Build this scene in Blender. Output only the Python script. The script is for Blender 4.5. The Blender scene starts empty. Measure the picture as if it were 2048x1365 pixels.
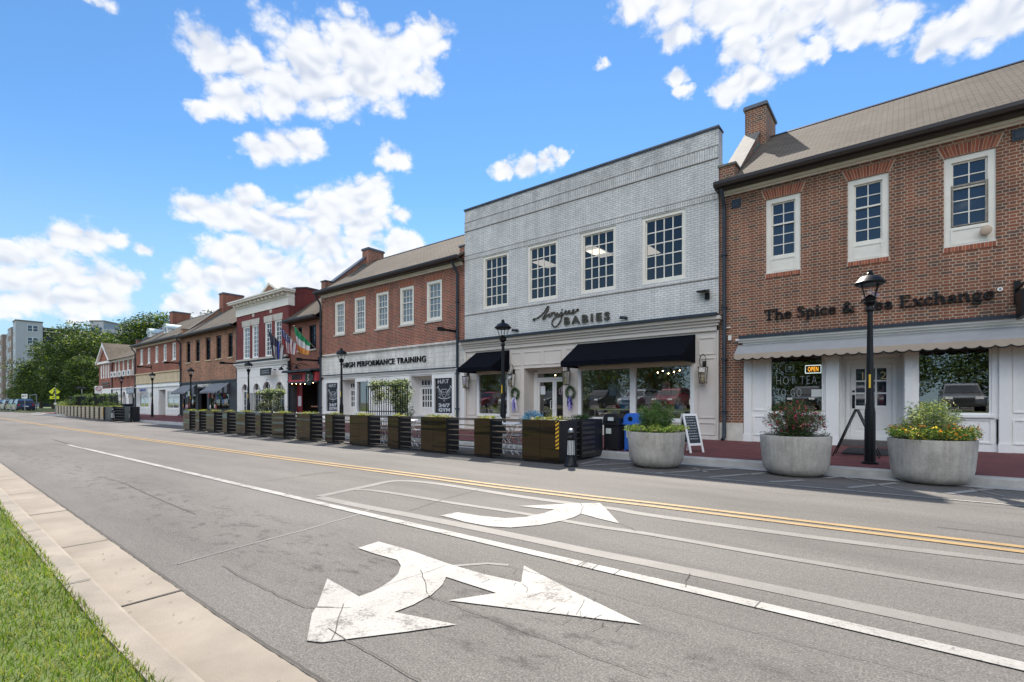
import bpy, math, random
import numpy as np
from mathutils import Vector, Matrix
R = math.radians
sc = bpy.context.scene
# ---------------------------------------------------------------- camera
F = 990.0; CX = 1024.0; HY = 806.0; TH = R(38.4); CT = math.cos(TH); ST = math.sin(TH); HC = 1.2
cam = bpy.data.cameras.new('camera'); camo = bpy.data.objects.new('camera', cam)
sc.collection.objects.link(camo); sc.camera = camo
camo.location = (0, 0, HC); camo.rotation_euler = (R(90), 0, TH)
cam.sensor_width = 36; cam.lens = F / 2048 * 36; cam.shift_y = (HY - 682.5) / 2048; cam.clip_end = 4000; cam.clip_start = .05
sc.view_settings.view_transform = 'Standard'; sc.view_settings.look = 'None'; sc.view_settings.gamma = 1
sc.view_settings.exposure = 1.06
sc.cycles.max_bounces = 6; sc.cycles.diffuse_bounces = 3; sc.cycles.glossy_bounces = 3; sc.cycles.transparent_max_bounces = 12
sc.cycles.transmission_bounces = 4; sc.cycles.caustics_reflective = False; sc.cycles.caustics_refractive = False
sc.cycles.sample_clamp_indirect = 4
# ---------------------------------------------------------------- sun and sky
SD = Vector((-.65, 1.0, 1.3)).normalized()          # towards the sun
sun = bpy.data.lights.new('sun', 'SUN'); sun.energy = 4.8; sun.angle = R(.5); sun.color = (1, .93, .83)
suno = bpy.data.objects.new('sun', sun); sc.collection.objects.link(suno); suno.location = (0, 0, 40)
suno.rotation_euler = SD.to_track_quat('Z', 'Y').to_euler()

class NT:
    """small node-tree writer"""
    def __init__(s, tree): s.t = tree; tree.nodes.clear()
    def n(s, typ, **k):
        nd = s.t.nodes.new(typ)
        for a, v in k.items():
            if a[0] == 'i' and a[1:].isdigit(): s.put(nd, int(a[1:]), v)
            elif a.startswith('_'): s.put(nd, a[1:].replace('_', ' '), v)
            else: setattr(nd, a, v)
        return nd
    def put(s, nd, key, v):
        if isinstance(v, bpy.types.Node): v = v.outputs[0]
        if isinstance(v, bpy.types.NodeSocket): s.t.links.new(v, nd.inputs[key])
        else: nd.inputs[key].default_value = v
    def m(s, op, a, b=0.0, c=None, clamp=False):
        nd = s.n('ShaderNodeMath', operation=op, use_clamp=clamp); s.put(nd, 0, a); s.put(nd, 1, b)
        if c is not None: s.put(nd, 2, c)
        return nd.outputs[0]
    def v(s, op, a, b=(0, 0, 0), out=0, scale=None):
        nd = s.n('ShaderNodeVectorMath', operation=op); s.put(nd, 0, a); s.put(nd, 1, b)
        if scale is not None: s.put(nd, 3, scale)
        return nd.outputs[out]
    def ramp(s, fac, stops):
        nd = s.n('ShaderNodeValToRGB'); s.put(nd, 0, fac); e = nd.color_ramp.elements
        while len(e) < len(stops): e.new(.5)
        for q, (p, c) in zip(e, stops): q.position = p; q.color = c if len(c) == 4 else (*c, 1)
        return nd.outputs[0]
    def mix(s, fac, a, b, mode='MIX'):
        nd = s.n('ShaderNodeMix', data_type='RGBA', blend_type=mode); s.put(nd, 0, fac)
        s.put(nd, 6, a if not isinstance(a, tuple) or len(a) == 4 else (*a, 1)); s.put(nd, 7, b if not isinstance(b, tuple) or len(b) == 4 else (*b, 1))
        return nd.outputs[2]
    def noise(s, vec, scale, detail=2, rough=.5, out=0):
        nd = s.n('ShaderNodeTexNoise'); s.put(nd, 'Vector', vec); s.put(nd, 'Scale', scale); s.put(nd, 'Detail', detail); s.put(nd, 'Roughness', rough)
        return nd.outputs[out]

world = bpy.data.worlds.new('World'); sc.world = world; world.use_nodes = True
W = NT(world.node_tree)
def pxdir(px, py):
    u = (px - CX) / F; v = (HY - py) / F
    return Vector((-ST + CT * u, CT + ST * u, v)).normalized()
sky = W.n('ShaderNodeTexSky', sky_type='NISHITA', sun_disc=False, sun_elevation=math.asin(SD.z), sun_rotation=math.atan2(SD.x, SD.y), altitude=100, air_density=1.0, dust_density=0.0, ozone_density=4.0)
tc = W.n('ShaderNodeTexCoord').outputs['Generated']
dn = W.v('NORMALIZE', tc)
w1 = W.noise(dn, 7, 5, .62, out=1)
w2 = W.noise(dn, 24, 5, .6, out=1)
q = W.v('ADD', dn, W.v('SCALE', W.v('SUBTRACT', w1, (.5, .5, .5)), scale=.030))
q = W.v('ADD', q, W.v('SCALE', W.v('SUBTRACT', w2, (.5, .5, .5)), scale=.042))
SQ = (1, 1, 1.45)
q = W.v('MULTIPLY', q, SQ)
# cumulus puffs: (px, py, radius px) at the directions they stand in; the first entries are the large banks
PUFF = [(420, 100, 62), (490, 118, 48), (470, 190, 50), (560, 170, 72), (620, 110, 80), (700, 90, 80), (650, 175, 80), (740, 150, 92), (800, 110, 70), (850, 75, 48), (560, 205, 40), (400, 215, 26), (845, 165, 38),
        (520, 296, 42), (565, 296, 48), (612, 290, 38), (790, 320, 30),
        (400, 420, 42), (450, 430, 55), (490, 395, 36), (520, 450, 62), (580, 470, 60), (640, 430, 58), (700, 400, 56), (735, 385, 38), (720, 450, 55), (640, 490, 60), (480, 510, 60), (800, 435, 20),
        (400, 560, 55), (470, 560, 58), (560, 540, 60), (660, 545, 62), (740, 520, 48), (800, 490, 36), (400, 615, 52), (500, 610, 60), (600, 590, 70), (700, 570, 60), (350, 610, 26),
        (20, 510, 48), (90, 500, 44), (140, 480, 40), (190, 480, 45), (225, 480, 30), (60, 560, 60), (140, 550, 60), (210, 560, 50), (250, 560, 30), (20, 610, 50), (90, 600, 44), (150, 600, 58), (210, 605, 44), (290, 502, 20),
        (1010, 335, 22), (1050, 335, 24), (1090, 328, 20), (1120, 312, 16), (1205, 127, 12), (1350, 160, 20), (1368, 185, 17),
        (1280, 5, 46), (1350, 20, 58), (1430, 20, 70), (1520, 25, 78), (1610, 25, 76), (1700, 25, 76), (1780, 40, 60), (1350, 70, 32), (1490, 100, 52), (1560, 110, 52), (1500, 160, 46), (1460, 180, 32), (1640, 95, 24), (1700, 70, 30),
        (1880, 75, 46), (1930, 70, 60), (1990, 50, 70), (2050, 20, 80), (1860, 90, 26), (180, -20, 34)]
fld = None
for px, py, r in PUFF:
    u = (px - CX) / F; v = (HY - py) / F; L = math.sqrt(1 + u * u + v * v)
    c = pxdir(px, py); rr = (r + 7) / F / (L ** 1.35) * 1.06
    dd = W.v('DISTANCE', q, tuple(c[i] * SQ[i] for i in range(3)), out=1)
    f = W.m('MULTIPLY_ADD', dd, -1 / rr, 1.0)
    fld = f if fld is None else W.n('ShaderNodeMath', operation='SMOOTH_MAX', i0=fld, i1=f, i2=.14).outputs[0]
# unseen cloud banks added behind the camera as fill light on the facades
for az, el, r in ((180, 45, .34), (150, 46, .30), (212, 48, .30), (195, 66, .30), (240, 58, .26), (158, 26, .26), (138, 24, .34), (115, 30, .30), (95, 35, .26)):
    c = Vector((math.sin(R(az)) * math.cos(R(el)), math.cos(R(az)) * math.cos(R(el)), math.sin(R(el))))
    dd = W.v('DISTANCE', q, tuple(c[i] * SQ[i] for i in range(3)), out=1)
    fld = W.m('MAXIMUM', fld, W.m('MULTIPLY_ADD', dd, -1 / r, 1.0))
def billow(vec, fine=True, n_=3):
    p = W.v('MULTIPLY', vec, (1, 1, 1.35)); o = None
    for s_, a_ in ((17, .62), (38, .40), (85, .22))[:n_]:
        b_ = W.m('ABSOLUTE', W.m('MULTIPLY_ADD', W.noise(p, s_, 0 if s_ < 80 else 1), 2.0, -1.0)); o = W.m('MULTIPLY_ADD', b_, a_, o if o is not None else .22)
    return W.m('ADD', o, W.m('MULTIPLY', W.noise(p, 150, 4, .65), .22)) if fine else o
fn = billow(dn)
dens = W.m('ADD', fld, W.m('MULTIPLY', W.m('SUBTRACT', fn, .50), 1.15))
alpha = W.n('ShaderNodeMapRange', interpolation_type='SMOOTHSTEP', i0=dens, i1=-.04, i2=.60).outputs[0]
alpha = W.m('MULTIPLY', alpha, .96)
# light on the puffs: a second look at the noise a little nearer the sun
off = (SD + Vector((0, 0, .8))).normalized() * .013
fn2 = W.m('SUBTRACT', billow(W.v('ADD', dn, tuple(off)), False, 2), billow(dn, False, 2))
lit = W.m('MULTIPLY_ADD', W.m('MULTIPLY', fn2, -1.0), 1.25, .72)
lit = W.m('SUBTRACT', lit, W.m('MULTIPLY', W.m('MAXIMUM', fld, 0.0), .22), clamp=True)
ccol = W.ramp(lit, [(0, (.62, .68, .80)), (.35, (.78, .82, .90)), (.62, (.93, .95, .98)), (1, (1.03, 1.03, 1.02))])
SKY = .093
skyc = W.mix(1.0, sky, (.62, .84, .94), 'MULTIPLY')
hzn = W.n('ShaderNodeMapRange', interpolation_type='SMOOTHSTEP', i0=W.n('ShaderNodeSeparateXYZ', i0=dn).outputs[2], i1=-.02, i2=.42, i3=.85, i4=.0).outputs[0]
skyc = W.mix(hzn, skyc, (2.75, 3.75, 4.6))      # pale summer air low over the roofs
bg = W.n('ShaderNodeBackground', _Color=skyc, _Strength=SKY)
back = W.n('ShaderNodeMapRange', i0=W.n('ShaderNodeSeparateXYZ', i0=dn).outputs[1], i1=.1, i2=-.5, i3=.49, i4=1.42).outputs[0]     # rear cloud faces the sun; brightness raised further as fill on the facades
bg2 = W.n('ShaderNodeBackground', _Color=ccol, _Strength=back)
hz = W.n('ShaderNodeSeparateXYZ', i0=dn).outputs[2]
alpha = W.m('MULTIPLY', alpha, W.n('ShaderNodeMapRange', i0=hz, i1=.0, i2=.06).outputs[0])
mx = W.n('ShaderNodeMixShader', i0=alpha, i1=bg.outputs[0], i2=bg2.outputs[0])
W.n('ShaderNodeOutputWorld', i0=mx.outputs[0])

# ---------------------------------------------------------------- picture-to-place helpers (camera geometry only)
def kk(px): return CT + ST * (px - CX) / F
def X(px, Y=15.0): u = (px - CX) / F; return Y * (-ST + CT * u) / (CT + ST * u)
def Z(px, py, Y=15.0): return HC + (HY - py) / F * Y / kk(px)
def G(px, py, z=0.0):
    s = (HC - z) * F / (py - HY); u = (px - CX) / F
    return (s * (-ST + CT * u), s * (CT + ST * u))

# ---------------------------------------------------------------- materials
MATS = {}
def mat(name, col, rough=.6, metal=0.0, var=.12, vs=3.0, bump=0.0, bs=40.0, emit=None, es=1.0, spec=.5, coat=0.0, obj=False):
    if name in MATS: return MATS[name]
    m = bpy.data.materials.new(name); m.use_nodes = True; N = NT(m.node_tree)
    p = N.n('ShaderNodeBsdfPrincipled', _Roughness=rough, _Metallic=metal); p.inputs['Specular IOR Level'].default_value = spec
    p.inputs['Coat Weight'].default_value = coat
    co = N.n('ShaderNodeTexCoord').outputs['Object'] if obj else N.n('ShaderNodeNewGeometry').outputs['Position']
    if var:
        nz = N.noise(co, vs, 5, .6)
        c = N.ramp(nz, [(.25, tuple(x * (1 - var) for x in col)), (.75, tuple(min(1, x * (1 + var)) for x in col))])
        N.put(p, 'Base Color', c)
    else: p.inputs['Base Color'].default_value = (*col, 1)
    if bump:
        b = N.n('ShaderNodeBump', _Strength=bump, _Distance=.01); N.put(b, 'Height', N.noise(co, bs, 3)); N.put(p, 'Normal', b)
    if emit: p.inputs['Emission Color'].default_value = (*emit, 1); p.inputs['Emission Strength'].default_value = es
    N.n('ShaderNodeOutputMaterial', i0=p.outputs[0]); MATS[name] = m; return m

def brick(name, c1, c2, mort, w=.215, h=.070, ms=.010, bond='english', dirt=.25, bump=.5, dark=None, vert=False, rough=.85, streak=.80, grime=None):
    m = bpy.data.materials.new(name); m.use_nodes = True; N = NT(m.node_tree)
    g = N.n('ShaderNodeNewGeometry'); s = N.n('ShaderNodeSeparateXYZ', i0=g.outputs['Position']); sn = N.n('ShaderNodeSeparateXYZ', i0=g.outputs['Normal'])
    isx = N.m('GREATER_THAN', N.m('ABSOLUTE', sn.outputs[0]), .5)
    uu = N.m('ADD', N.m('MULTIPLY', s.outputs[0], N.m('SUBTRACT', 1.0, isx)), N.m('MULTIPLY', s.outputs[1], isx))
    uv = N.n('ShaderNodeCombineXYZ', i0=s.outputs[2] if vert else uu, i1=uu if vert else s.outputs[2])
    b = N.n('ShaderNodeTexBrick', _Vector=uv, _Scale=1.0, _Mortar_Size=ms, _Mortar_Smooth=.2, _Bias=-.1, _Brick_Width=w, _Row_Height=h)
    b.inputs['Color1'].default_value = (*c1, 1); b.inputs['Color2'].default_value = (*c2, 1); b.inputs['Mortar'].default_value = (*mort, 1)
    if bond == 'english': b.squash = .5; b.squash_frequency = 2
    pos = g.outputs['Position']
    col = b.outputs[0]
    if dark:       # some bricks burnt darker, brick by brick
        cell = N.n('ShaderNodeTexWhiteNoise', noise_dimensions='2D')
        bw = w
        su = N.m('FLOOR', N.m('DIVIDE', uu, bw)); sv = N.m('FLOOR', N.m('DIVIDE', s.outputs[2], h))
        N.put(cell, 'Vector', N.n('ShaderNodeCombineXYZ', i0=su, i1=sv))
        k = N.m('MULTIPLY', N.m('GREATER_THAN', cell.outputs[0], .78), N.m('SUBTRACT', 1.0, b.outputs[1]))
        col = N.mix(N.m('MULTIPLY', k, .75), col, dark)
    nz = N.noise(pos, .9, 6, .65)
    col = N.mix(1.0, col, N.ramp(nz, [(.3, (1 - dirt,) * 3), (.7, (1 + dirt * .35,) * 3)]), 'MULTIPLY')
    nz3 = N.noise(N.v('MULTIPLY', pos, (2.6, 2.6, .3)), 1.6, 4, .6); col = N.mix(1.0, col, N.ramp(nz3, [(.32, (streak,) * 3), (.6, (1.04,) * 3)]), 'MULTIPLY')   # rain streaks
    if grime:      # soot that has settled on the parapet bricks
        gk = N.m('MULTIPLY', N.n('ShaderNodeMapRange', i0=s.outputs[2], i1=grime[0], i2=grime[1]).outputs[0], N.n('ShaderNodeMapRange', i0=N.noise(pos, 3.5, 5, .7), i1=.35, i2=.6).outputs[0])
        col = N.mix(N.m('MULTIPLY', gk, .55), col, N.mix(1.0, col, (.52, .52, .53), 'MULTIPLY'))
    nz2 = N.noise(pos, 30, 3, .6)
    col = N.mix(1.0, col, N.ramp(nz2, [(.3, (.84,) * 3), (.7, (1.12,) * 3)]), 'MULTIPLY')
    p = N.n('ShaderNodeBsdfPrincipled', _Roughness=rough); N.put(p, 'Base Color', col)
    if bump:
        bp = N.n('ShaderNodeBump', _Strength=bump, _Distance=.008, invert=True); N.put(bp, 'Height', b.outputs[1]); N.put(p, 'Normal', bp)
    N.n('ShaderNodeOutputMaterial', i0=p.outputs[0]); MATS[name] = m; return m

def shingle(name, c1, c2):
    m = bpy.data.materials.new(name); m.use_nodes = True; N = NT(m.node_tree)
    g = N.n('ShaderNodeNewGeometry'); s = N.n('ShaderNodeSeparateXYZ', i0=g.outputs['Position'])
    uv = N.n('ShaderNodeCombineXYZ', i0=s.outputs[0], i1=N.m('MULTIPLY', s.outputs[1], 1.22))
    b = N.n('ShaderNodeTexBrick', _Vector=uv, _Scale=1.0, _Mortar_Size=.012, _Mortar_Smooth=.3, _Brick_Width=.24, _Row_Height=.13)
    b.inputs['Color1'].default_value = (*c1, 1); b.inputs['Color2'].default_value = (*c2, 1); b.inputs['Mortar'].default_value = (c1[0] * .35, c1[1] * .35, c1[2] * .35, 1)
    nz = N.noise(g.outputs['Position'], .7, 6, .6)
    col = N.mix(1.0, b.outputs[0], N.ramp(nz, [(.3, (.78,) * 3), (.7, (1.12,) * 3)]), 'MULTIPLY')
    p = N.n('ShaderNodeBsdfPrincipled', _Roughness=.95); N.put(p, 'Base Color', col); p.inputs['Specular IOR Level'].default_value = .15
    N.n('ShaderNodeOutputMaterial', i0=p.outputs[0]); MATS[name] = m; return m

def glassmat(name, tint=(.75, .8, .8), refl=.12, rough=.0, fk=1.6):
    m = bpy.data.materials.new(name); m.use_nodes = True; N = NT(m.node_tree)
    fr = N.n('ShaderNodeFresnel', _IOR=1.5)
    f = N.m('ADD', N.m('MULTIPLY', fr.outputs[0], fk), refl, clamp=True)
    tr = N.n('ShaderNodeBsdfTransparent'); tr.inputs[0].default_value = (*tint, 1)
    gl = N.n('ShaderNodeBsdfGlossy', _Roughness=rough)
    mx = N.n('ShaderNodeMixShader', i0=f, i1=tr.outputs[0], i2=gl.outputs[0])
    N.n('ShaderNodeOutputMaterial', i0=mx.outputs[0]); MATS[name] = m; return m

# ---------------------------------------------------------------- mesh builder
def root_off(o):
    while o.parent: o = o.parent
    return Vector(o.location)
COL = sc.collection
class MB:
    def __init__(s): s.V = []; s.Fc = []; s.I = []
    def add(s, vs, fs, mi=0):
        b = len(s.V); s.V += [tuple(v) for v in vs]; s.Fc += [tuple(b + i for i in f) for f in fs]; s.I += [mi] * len(fs)
    def box(s, x0, x1, y0, y1, z0, z1, mi=0):
        if x0 > x1: x0, x1 = x1, x0
        if y0 > y1: y0, y1 = y1, y0
        if z0 > z1: z0, z1 = z1, z0
        v = [(x, y, z) for z in (z0, z1) for y in (y0, y1) for x in (x0, x1)]
        s.add(v, [(0, 2, 3, 1), (4, 5, 7, 6), (0, 1, 5, 4), (2, 6, 7, 3), (0, 4, 6, 2), (1, 3, 7, 5)], mi)
    def quad(s, a, b, c, d, mi=0): s.add([a, b, c, d], [(0, 1, 2, 3)], mi)
    def poly(s, pts, mi=0): s.add(pts, [tuple(range(len(pts)))], mi)
    def prism(s, pts, d, mi=0):
        """polygon pts (3-D) swept by vector d"""
        n = len(pts); d = Vector(d); p2 = [tuple(Vector(p) + d) for p in pts]
        s.add(list(pts) + p2, [tuple(range(n))[::-1], tuple(range(n, 2 * n))] + [(i, (i + 1) % n, n + (i + 1) % n, n + i) for i in range(n)], mi)
    def cyl(s, p0, p1, r0, r1=None, n=12, mi=0, caps=True):
        r1 = r0 if r1 is None else r1; p0 = Vector(p0); p1 = Vector(p1); a = (p1 - p0).normalized()
        u = a.orthogonal().normalized(); w = a.cross(u)
        v = []
        for p, r in ((p0, r0), (p1, r1)):
            for i in range(n):
                t = 2 * math.pi * i / n; v.append(tuple(p + u * (r * math.cos(t)) + w * (r * math.sin(t))))
        fs = [(i, (i + 1) % n, n + (i + 1) % n, n + i) for i in range(n)]
        if caps: fs += [tuple(range(n))[::-1], tuple(range(n, 2 * n))]
        s.add(v, fs, mi)
    def tube(s, pts, r, n=8, mi=0):
        pts = [Vector(p) for p in pts]; L = len(pts); rr = r if isinstance(r, (list, tuple)) else [r] * L
        v = []; prev = None
        for i, p in enumerate(pts):
            a = (pts[min(i + 1, L - 1)] - pts[max(i - 1, 0)]).normalized()
            u = a.orthogonal().normalized() if prev is None else (prev - a * prev.dot(a)).normalized()
            prev = u; w = a.cross(u)
            for j in range(n):
                t = 2 * math.pi * j / n; v.append(tuple(p + u * (rr[i] * math.cos(t)) + w * (rr[i] * math.sin(t))))
        fs = [(i * n + j, i * n + (j + 1) % n, (i + 1) * n + (j + 1) % n, (i + 1) * n + j) for i in range(L - 1) for j in range(n)]
        fs += [tuple(range(n))[::-1], tuple(range((L - 1) * n, L * n))]
        s.add(v, fs, mi)
    def lathe(s, prof, c=(0, 0, 0), n=24, mi=0, caps=True, sx=1, sy=1):
        v = [(c[0] + r * math.cos(2 * math.pi * j / n) * sx, c[1] + r * math.sin(2 * math.pi * j / n) * sy, c[2] + z) for r, z in prof for j in range(n)]
        L = len(prof)
        fs = [(i * n + j, i * n + (j + 1) % n, (i + 1) * n + (j + 1) % n, (i + 1) * n + j) for i in range(L - 1) for j in range(n)]
        if caps: fs += [tuple(range(n))[::-1], tuple(range((L - 1) * n, L * n))]
        s.add(v, fs, mi)
    def holes(s, x0, x1, z0, z1, y, hs, depth=.2, mi=0):
        """wall face towards -Y with rectangular openings and their reveals"""
        xs = sorted({x0, x1, *[h[0] for h in hs], *[h[1] for h in hs]}); zs = sorted({z0, z1, *[h[2] for h in hs], *[h[3] for h in hs]})
        xs = [x for x in xs if x0 <= x <= x1]; zs = [z for z in zs if z0 <= z <= z1]
        for i in range(len(xs) - 1):
            for j in range(len(zs) - 1):
                cx = (xs[i] + xs[i + 1]) / 2; cz = (zs[j] + zs[j + 1]) / 2
                if any(h[0] < cx < h[1] and h[2] < cz < h[3] for h in hs): continue
                s.quad((xs[i], y, zs[j]), (xs[i + 1], y, zs[j]), (xs[i + 1], y, zs[j + 1]), (xs[i], y, zs[j + 1]), mi)
        for a, b, c, d in hs:
            e = y + depth
            s.quad((a, y, c), (a, e, c), (a, e, d), (a, y, d), mi); s.quad((b, y, c), (b, e, c), (b, e, d), (b, y, d), mi)
            s.quad((a, y, d), (b, y, d), (b, e, d), (a, e, d), mi); s.quad((a, y, c), (b, y, c), (b, e, c), (a, e, c), mi)
    def frame(s, x0, x1, z0, z1, y0, y1, t, tb=None, mi=0):
        tb = t if tb is None else tb
        s.box(x0, x0 + t, y0, y1, z0, z1, mi); s.box(x1 - t, x1, y0, y1, z0, z1, mi)
        s.box(x0 + t, x1 - t, y0, y1, z1 - t, z1, mi); s.box(x0 + t, x1 - t, y0, y1, z0, z0 + tb, mi)
    def build(s, name, m, parent=None, smooth=False):
        if not s.V: return None
        o_ = root_off(parent) if parent else Vector((0, 0, 0))
        me = bpy.data.meshes.new(name)
        V = np.array(s.V, dtype=np.float64) - np.array(o_)
        me.from_pydata(V.tolist(), [], s.Fc)
        ms = m if isinstance(m, (list, tuple)) else [m]
        for k in ms: me.materials.append(k)
        if len(ms) > 1: me.polygons.foreach_set('material_index', s.I)
        if smooth:
            me.polygons.foreach_set('use_smooth', [True] * len(me.polygons))
            try: me.set_sharp_from_angle(angle=R(38))
            except Exception: pass
        me.update()
        o = bpy.data.objects.new(name, me); COL.objects.link(o)
        if parent: o.parent = parent
        return o
def tag(o, label=None, cat=None, group=None, kind=None):
    if label: o['label'] = label
    if cat: o['category'] = cat
    if group: o['group'] = group
    if kind: o['kind'] = kind
    return o
def thing(name, label, cat, loc=(0, 0, 0), group=None):
    o = bpy.data.objects.new(name, None); COL.objects.link(o); o.location = loc; o.empty_display_size = .2
    return tag(o, label, cat, group)
def struct(o): o['kind'] = 'structure'; return o
def copy_tree(o, parent=None):
    c = o.copy(); COL.objects.link(c)
    if parent: c.parent = parent
    for ch in list(o.children): copy_tree(ch, c)
    return c
def place(proto, first, loc, rz=0, label=None, sc_=1):
    o = proto if first else copy_tree(proto)
    o.location = loc; o.rotation_euler = (0, 0, rz); o.scale = (sc_,) * 3
    if label: o['label'] = label
    return o
def text(s, size, depth, m, name, parent, loc, rot=(R(90), 0, 0), bold=0.0, xs=1.0, align='LEFT', width=None, space=1.0):
    """lettering with the built-in font, turned into one mesh; size = cap height"""
    cu = bpy.data.curves.new('t', 'FONT'); cu.body = s; cu.size = size / .729; cu.extrude = depth / 2; cu.offset = bold; cu.align_x = align; cu.space_character = space; cu.resolution_u = 3
    t = bpy.data.objects.new('t', cu); COL.objects.link(t)
    dg = bpy.context.evaluated_depsgraph_get(); me = bpy.data.meshes.new_from_object(t.evaluated_get(dg))
    bpy.data.objects.remove(t); bpy.data.curves.remove(cu)
    if width:
        xsv = [v.co.x for v in me.vertices]; w = max(xsv) - min(xsv); x0 = min(xsv)
        for v in me.vertices: v.co.x = (v.co.x - x0) * width / w
    elif xs != 1:
        for v in me.vertices: v.co.x *= xs
    me.transform(Matrix.Translation(Vector(loc) - (root_off(parent) if parent else Vector((0, 0, 0)))) @ Matrix.Rotation(rot[2], 4, 'Z') @ Matrix.Rotation(rot[0], 4, 'X'))
    me.materials.clear(); me.materials.append(m); o = bpy.data.objects.new(name, me); COL.objects.link(o)
    if parent: o.parent = parent
    return o
def strip(mb, pts, w, z, mi=0):
    """flat band of width w along ground points"""
    P = [Vector((p[0], p[1], 0)) for p in pts]; L = []; Rr = []
    for i, p in enumerate(P):
        a = (P[min(i + 1, len(P) - 1)] - P[max(i - 1, 0)]).normalized(); nrm = Vector((-a.y, a.x, 0)); ww = (w[i] if isinstance(w, (list, tuple)) else w) / 2
        L.append(p + nrm * ww); Rr.append(p - nrm * ww)
    for i in range(len(P) - 1):
        mb.quad((Rr[i].x, Rr[i].y, z), (Rr[i + 1].x, Rr[i + 1].y, z), (L[i + 1].x, L[i + 1].y, z), (L[i].x, L[i].y, z), mi)
def stroke(mb, pts, w, y, d, to=None):
    """ribbon of width w in the facade plane (points x,z), thickness d"""
    P = [Vector((p[0], 0, p[1])) for p in pts]; A = []; B = []
    for i, p in enumerate(P):
        a = (P[min(i + 1, len(P) - 1)] - P[max(i - 1, 0)])
        if a.length < 1e-9: a = Vector((1, 0, 0))
        a.normalize(); nrm = Vector((-a.z, 0, a.x)); ww = (w[i] if isinstance(w, (list, tuple)) else w) / 2
        A.append(p + nrm * ww); B.append(p - nrm * ww)
    for i in range(len(P) - 1):
        mb.prism([(B[i].x, y, B[i].z), (B[i + 1].x, y, B[i + 1].z), (A[i + 1].x, y, A[i + 1].z), (A[i].x, y, A[i].z)], (0, d, 0))
def smooth_pts(p, n=6):
    o = []
    for i in range(len(p) - 1):
        p0 = p[max(i - 1, 0)]; p1 = p[i]; p2 = p[i + 1]; p3 = p[min(i + 2, len(p) - 1)]
        for k in range(n):
            t = k / n
            o.append(tuple(.5 * (2 * p1[j] + (p2[j] - p0[j]) * t + (2 * p0[j] - 5 * p1[j] + 4 * p2[j] - p3[j]) * t * t + (3 * p1[j] - p0[j] - 3 * p2[j] + p3[j]) * t ** 3) for j in range(len(p1))))
    o.append(tuple(p[-1])); return o
def leafcloud(mb, blobs, n, size, rng, nm=3, shell=.55, asp=.55, pm=None, up=.25):
    """small leaf-sized faces scattered through ellipsoid clumps; blobs = (cx,cy,cz,rx,ry,rz)"""
    vol = np.array([b[3] * b[4] * b[5] for b in blobs]) ** .67; vol /= vol.sum()
    idx = rng.choice(len(blobs), n, p=vol); B = np.array(blobs)[idx]
    d = rng.normal(size=(n, 3)); d /= np.linalg.norm(d, axis=1)[:, None]
    r = shell + (1 - shell) * rng.random(n) ** .6; r *= (1 + .18 * rng.normal(size=n))
    c = B[:, :3] + d * B[:, 3:6] * r[:, None]
    a = rng.normal(size=(n, 3)); a[:, 2] *= .6; a /= np.linalg.norm(a, axis=1)[:, None]
    nn = rng.normal(size=(n, 3)) + d * .5 + np.array([0, 0, up]); b = np.cross(nn, a); b /= np.linalg.norm(b, axis=1)[:, None] + 1e-9
    sz = size * (.6 + .8 * rng.random(n)); a *= sz[:, None]; b *= (sz * asp)[:, None]
    P = np.stack([c - a, c + b * .5 - a * .1, c + a, c - b * .5 - a * .1], axis=1).reshape(-1, 3)
    base = len(mb.V); mb.V += [tuple(x) for x in P.tolist()]
    mb.Fc += [(base + 4 * i, base + 4 * i + 1, base + 4 * i + 2, base + 4 * i + 3) for i in range(n)]
    pm = pm or [1 / nm] * nm
    mb.I += rng.choice(nm, n, p=pm).tolist()
def leafmat(name, c, tr=.35):
    if name in MATS: return MATS[name]
    m = bpy.data.materials.new(name); m.use_nodes = True; N = NT(m.node_tree)
    pos = N.n('ShaderNodeNewGeometry').outputs['Position']
    col = N.ramp(N.noise(pos, 2.5, 4, .6), [(.3, tuple(x * .75 for x in c)), (.7, tuple(x * 1.25 for x in c))])
    p = N.n('ShaderNodeBsdfPrincipled', _Roughness=.55); N.put(p, 'Base Color', col); p.inputs['Specular IOR Level'].default_value = .3
    t = N.n('ShaderNodeBsdfTranslucent'); N.put(t, 0, N.mix(1.0, col, (1.25, 1.35, .6), 'MULTIPLY'))
    N.n('ShaderNodeOutputMaterial', i0=N.n('ShaderNodeMixShader', i0=tr, i1=p.outputs[0], i2=t.outputs[0]).outputs[0]); MATS[name] = m; return m
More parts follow.
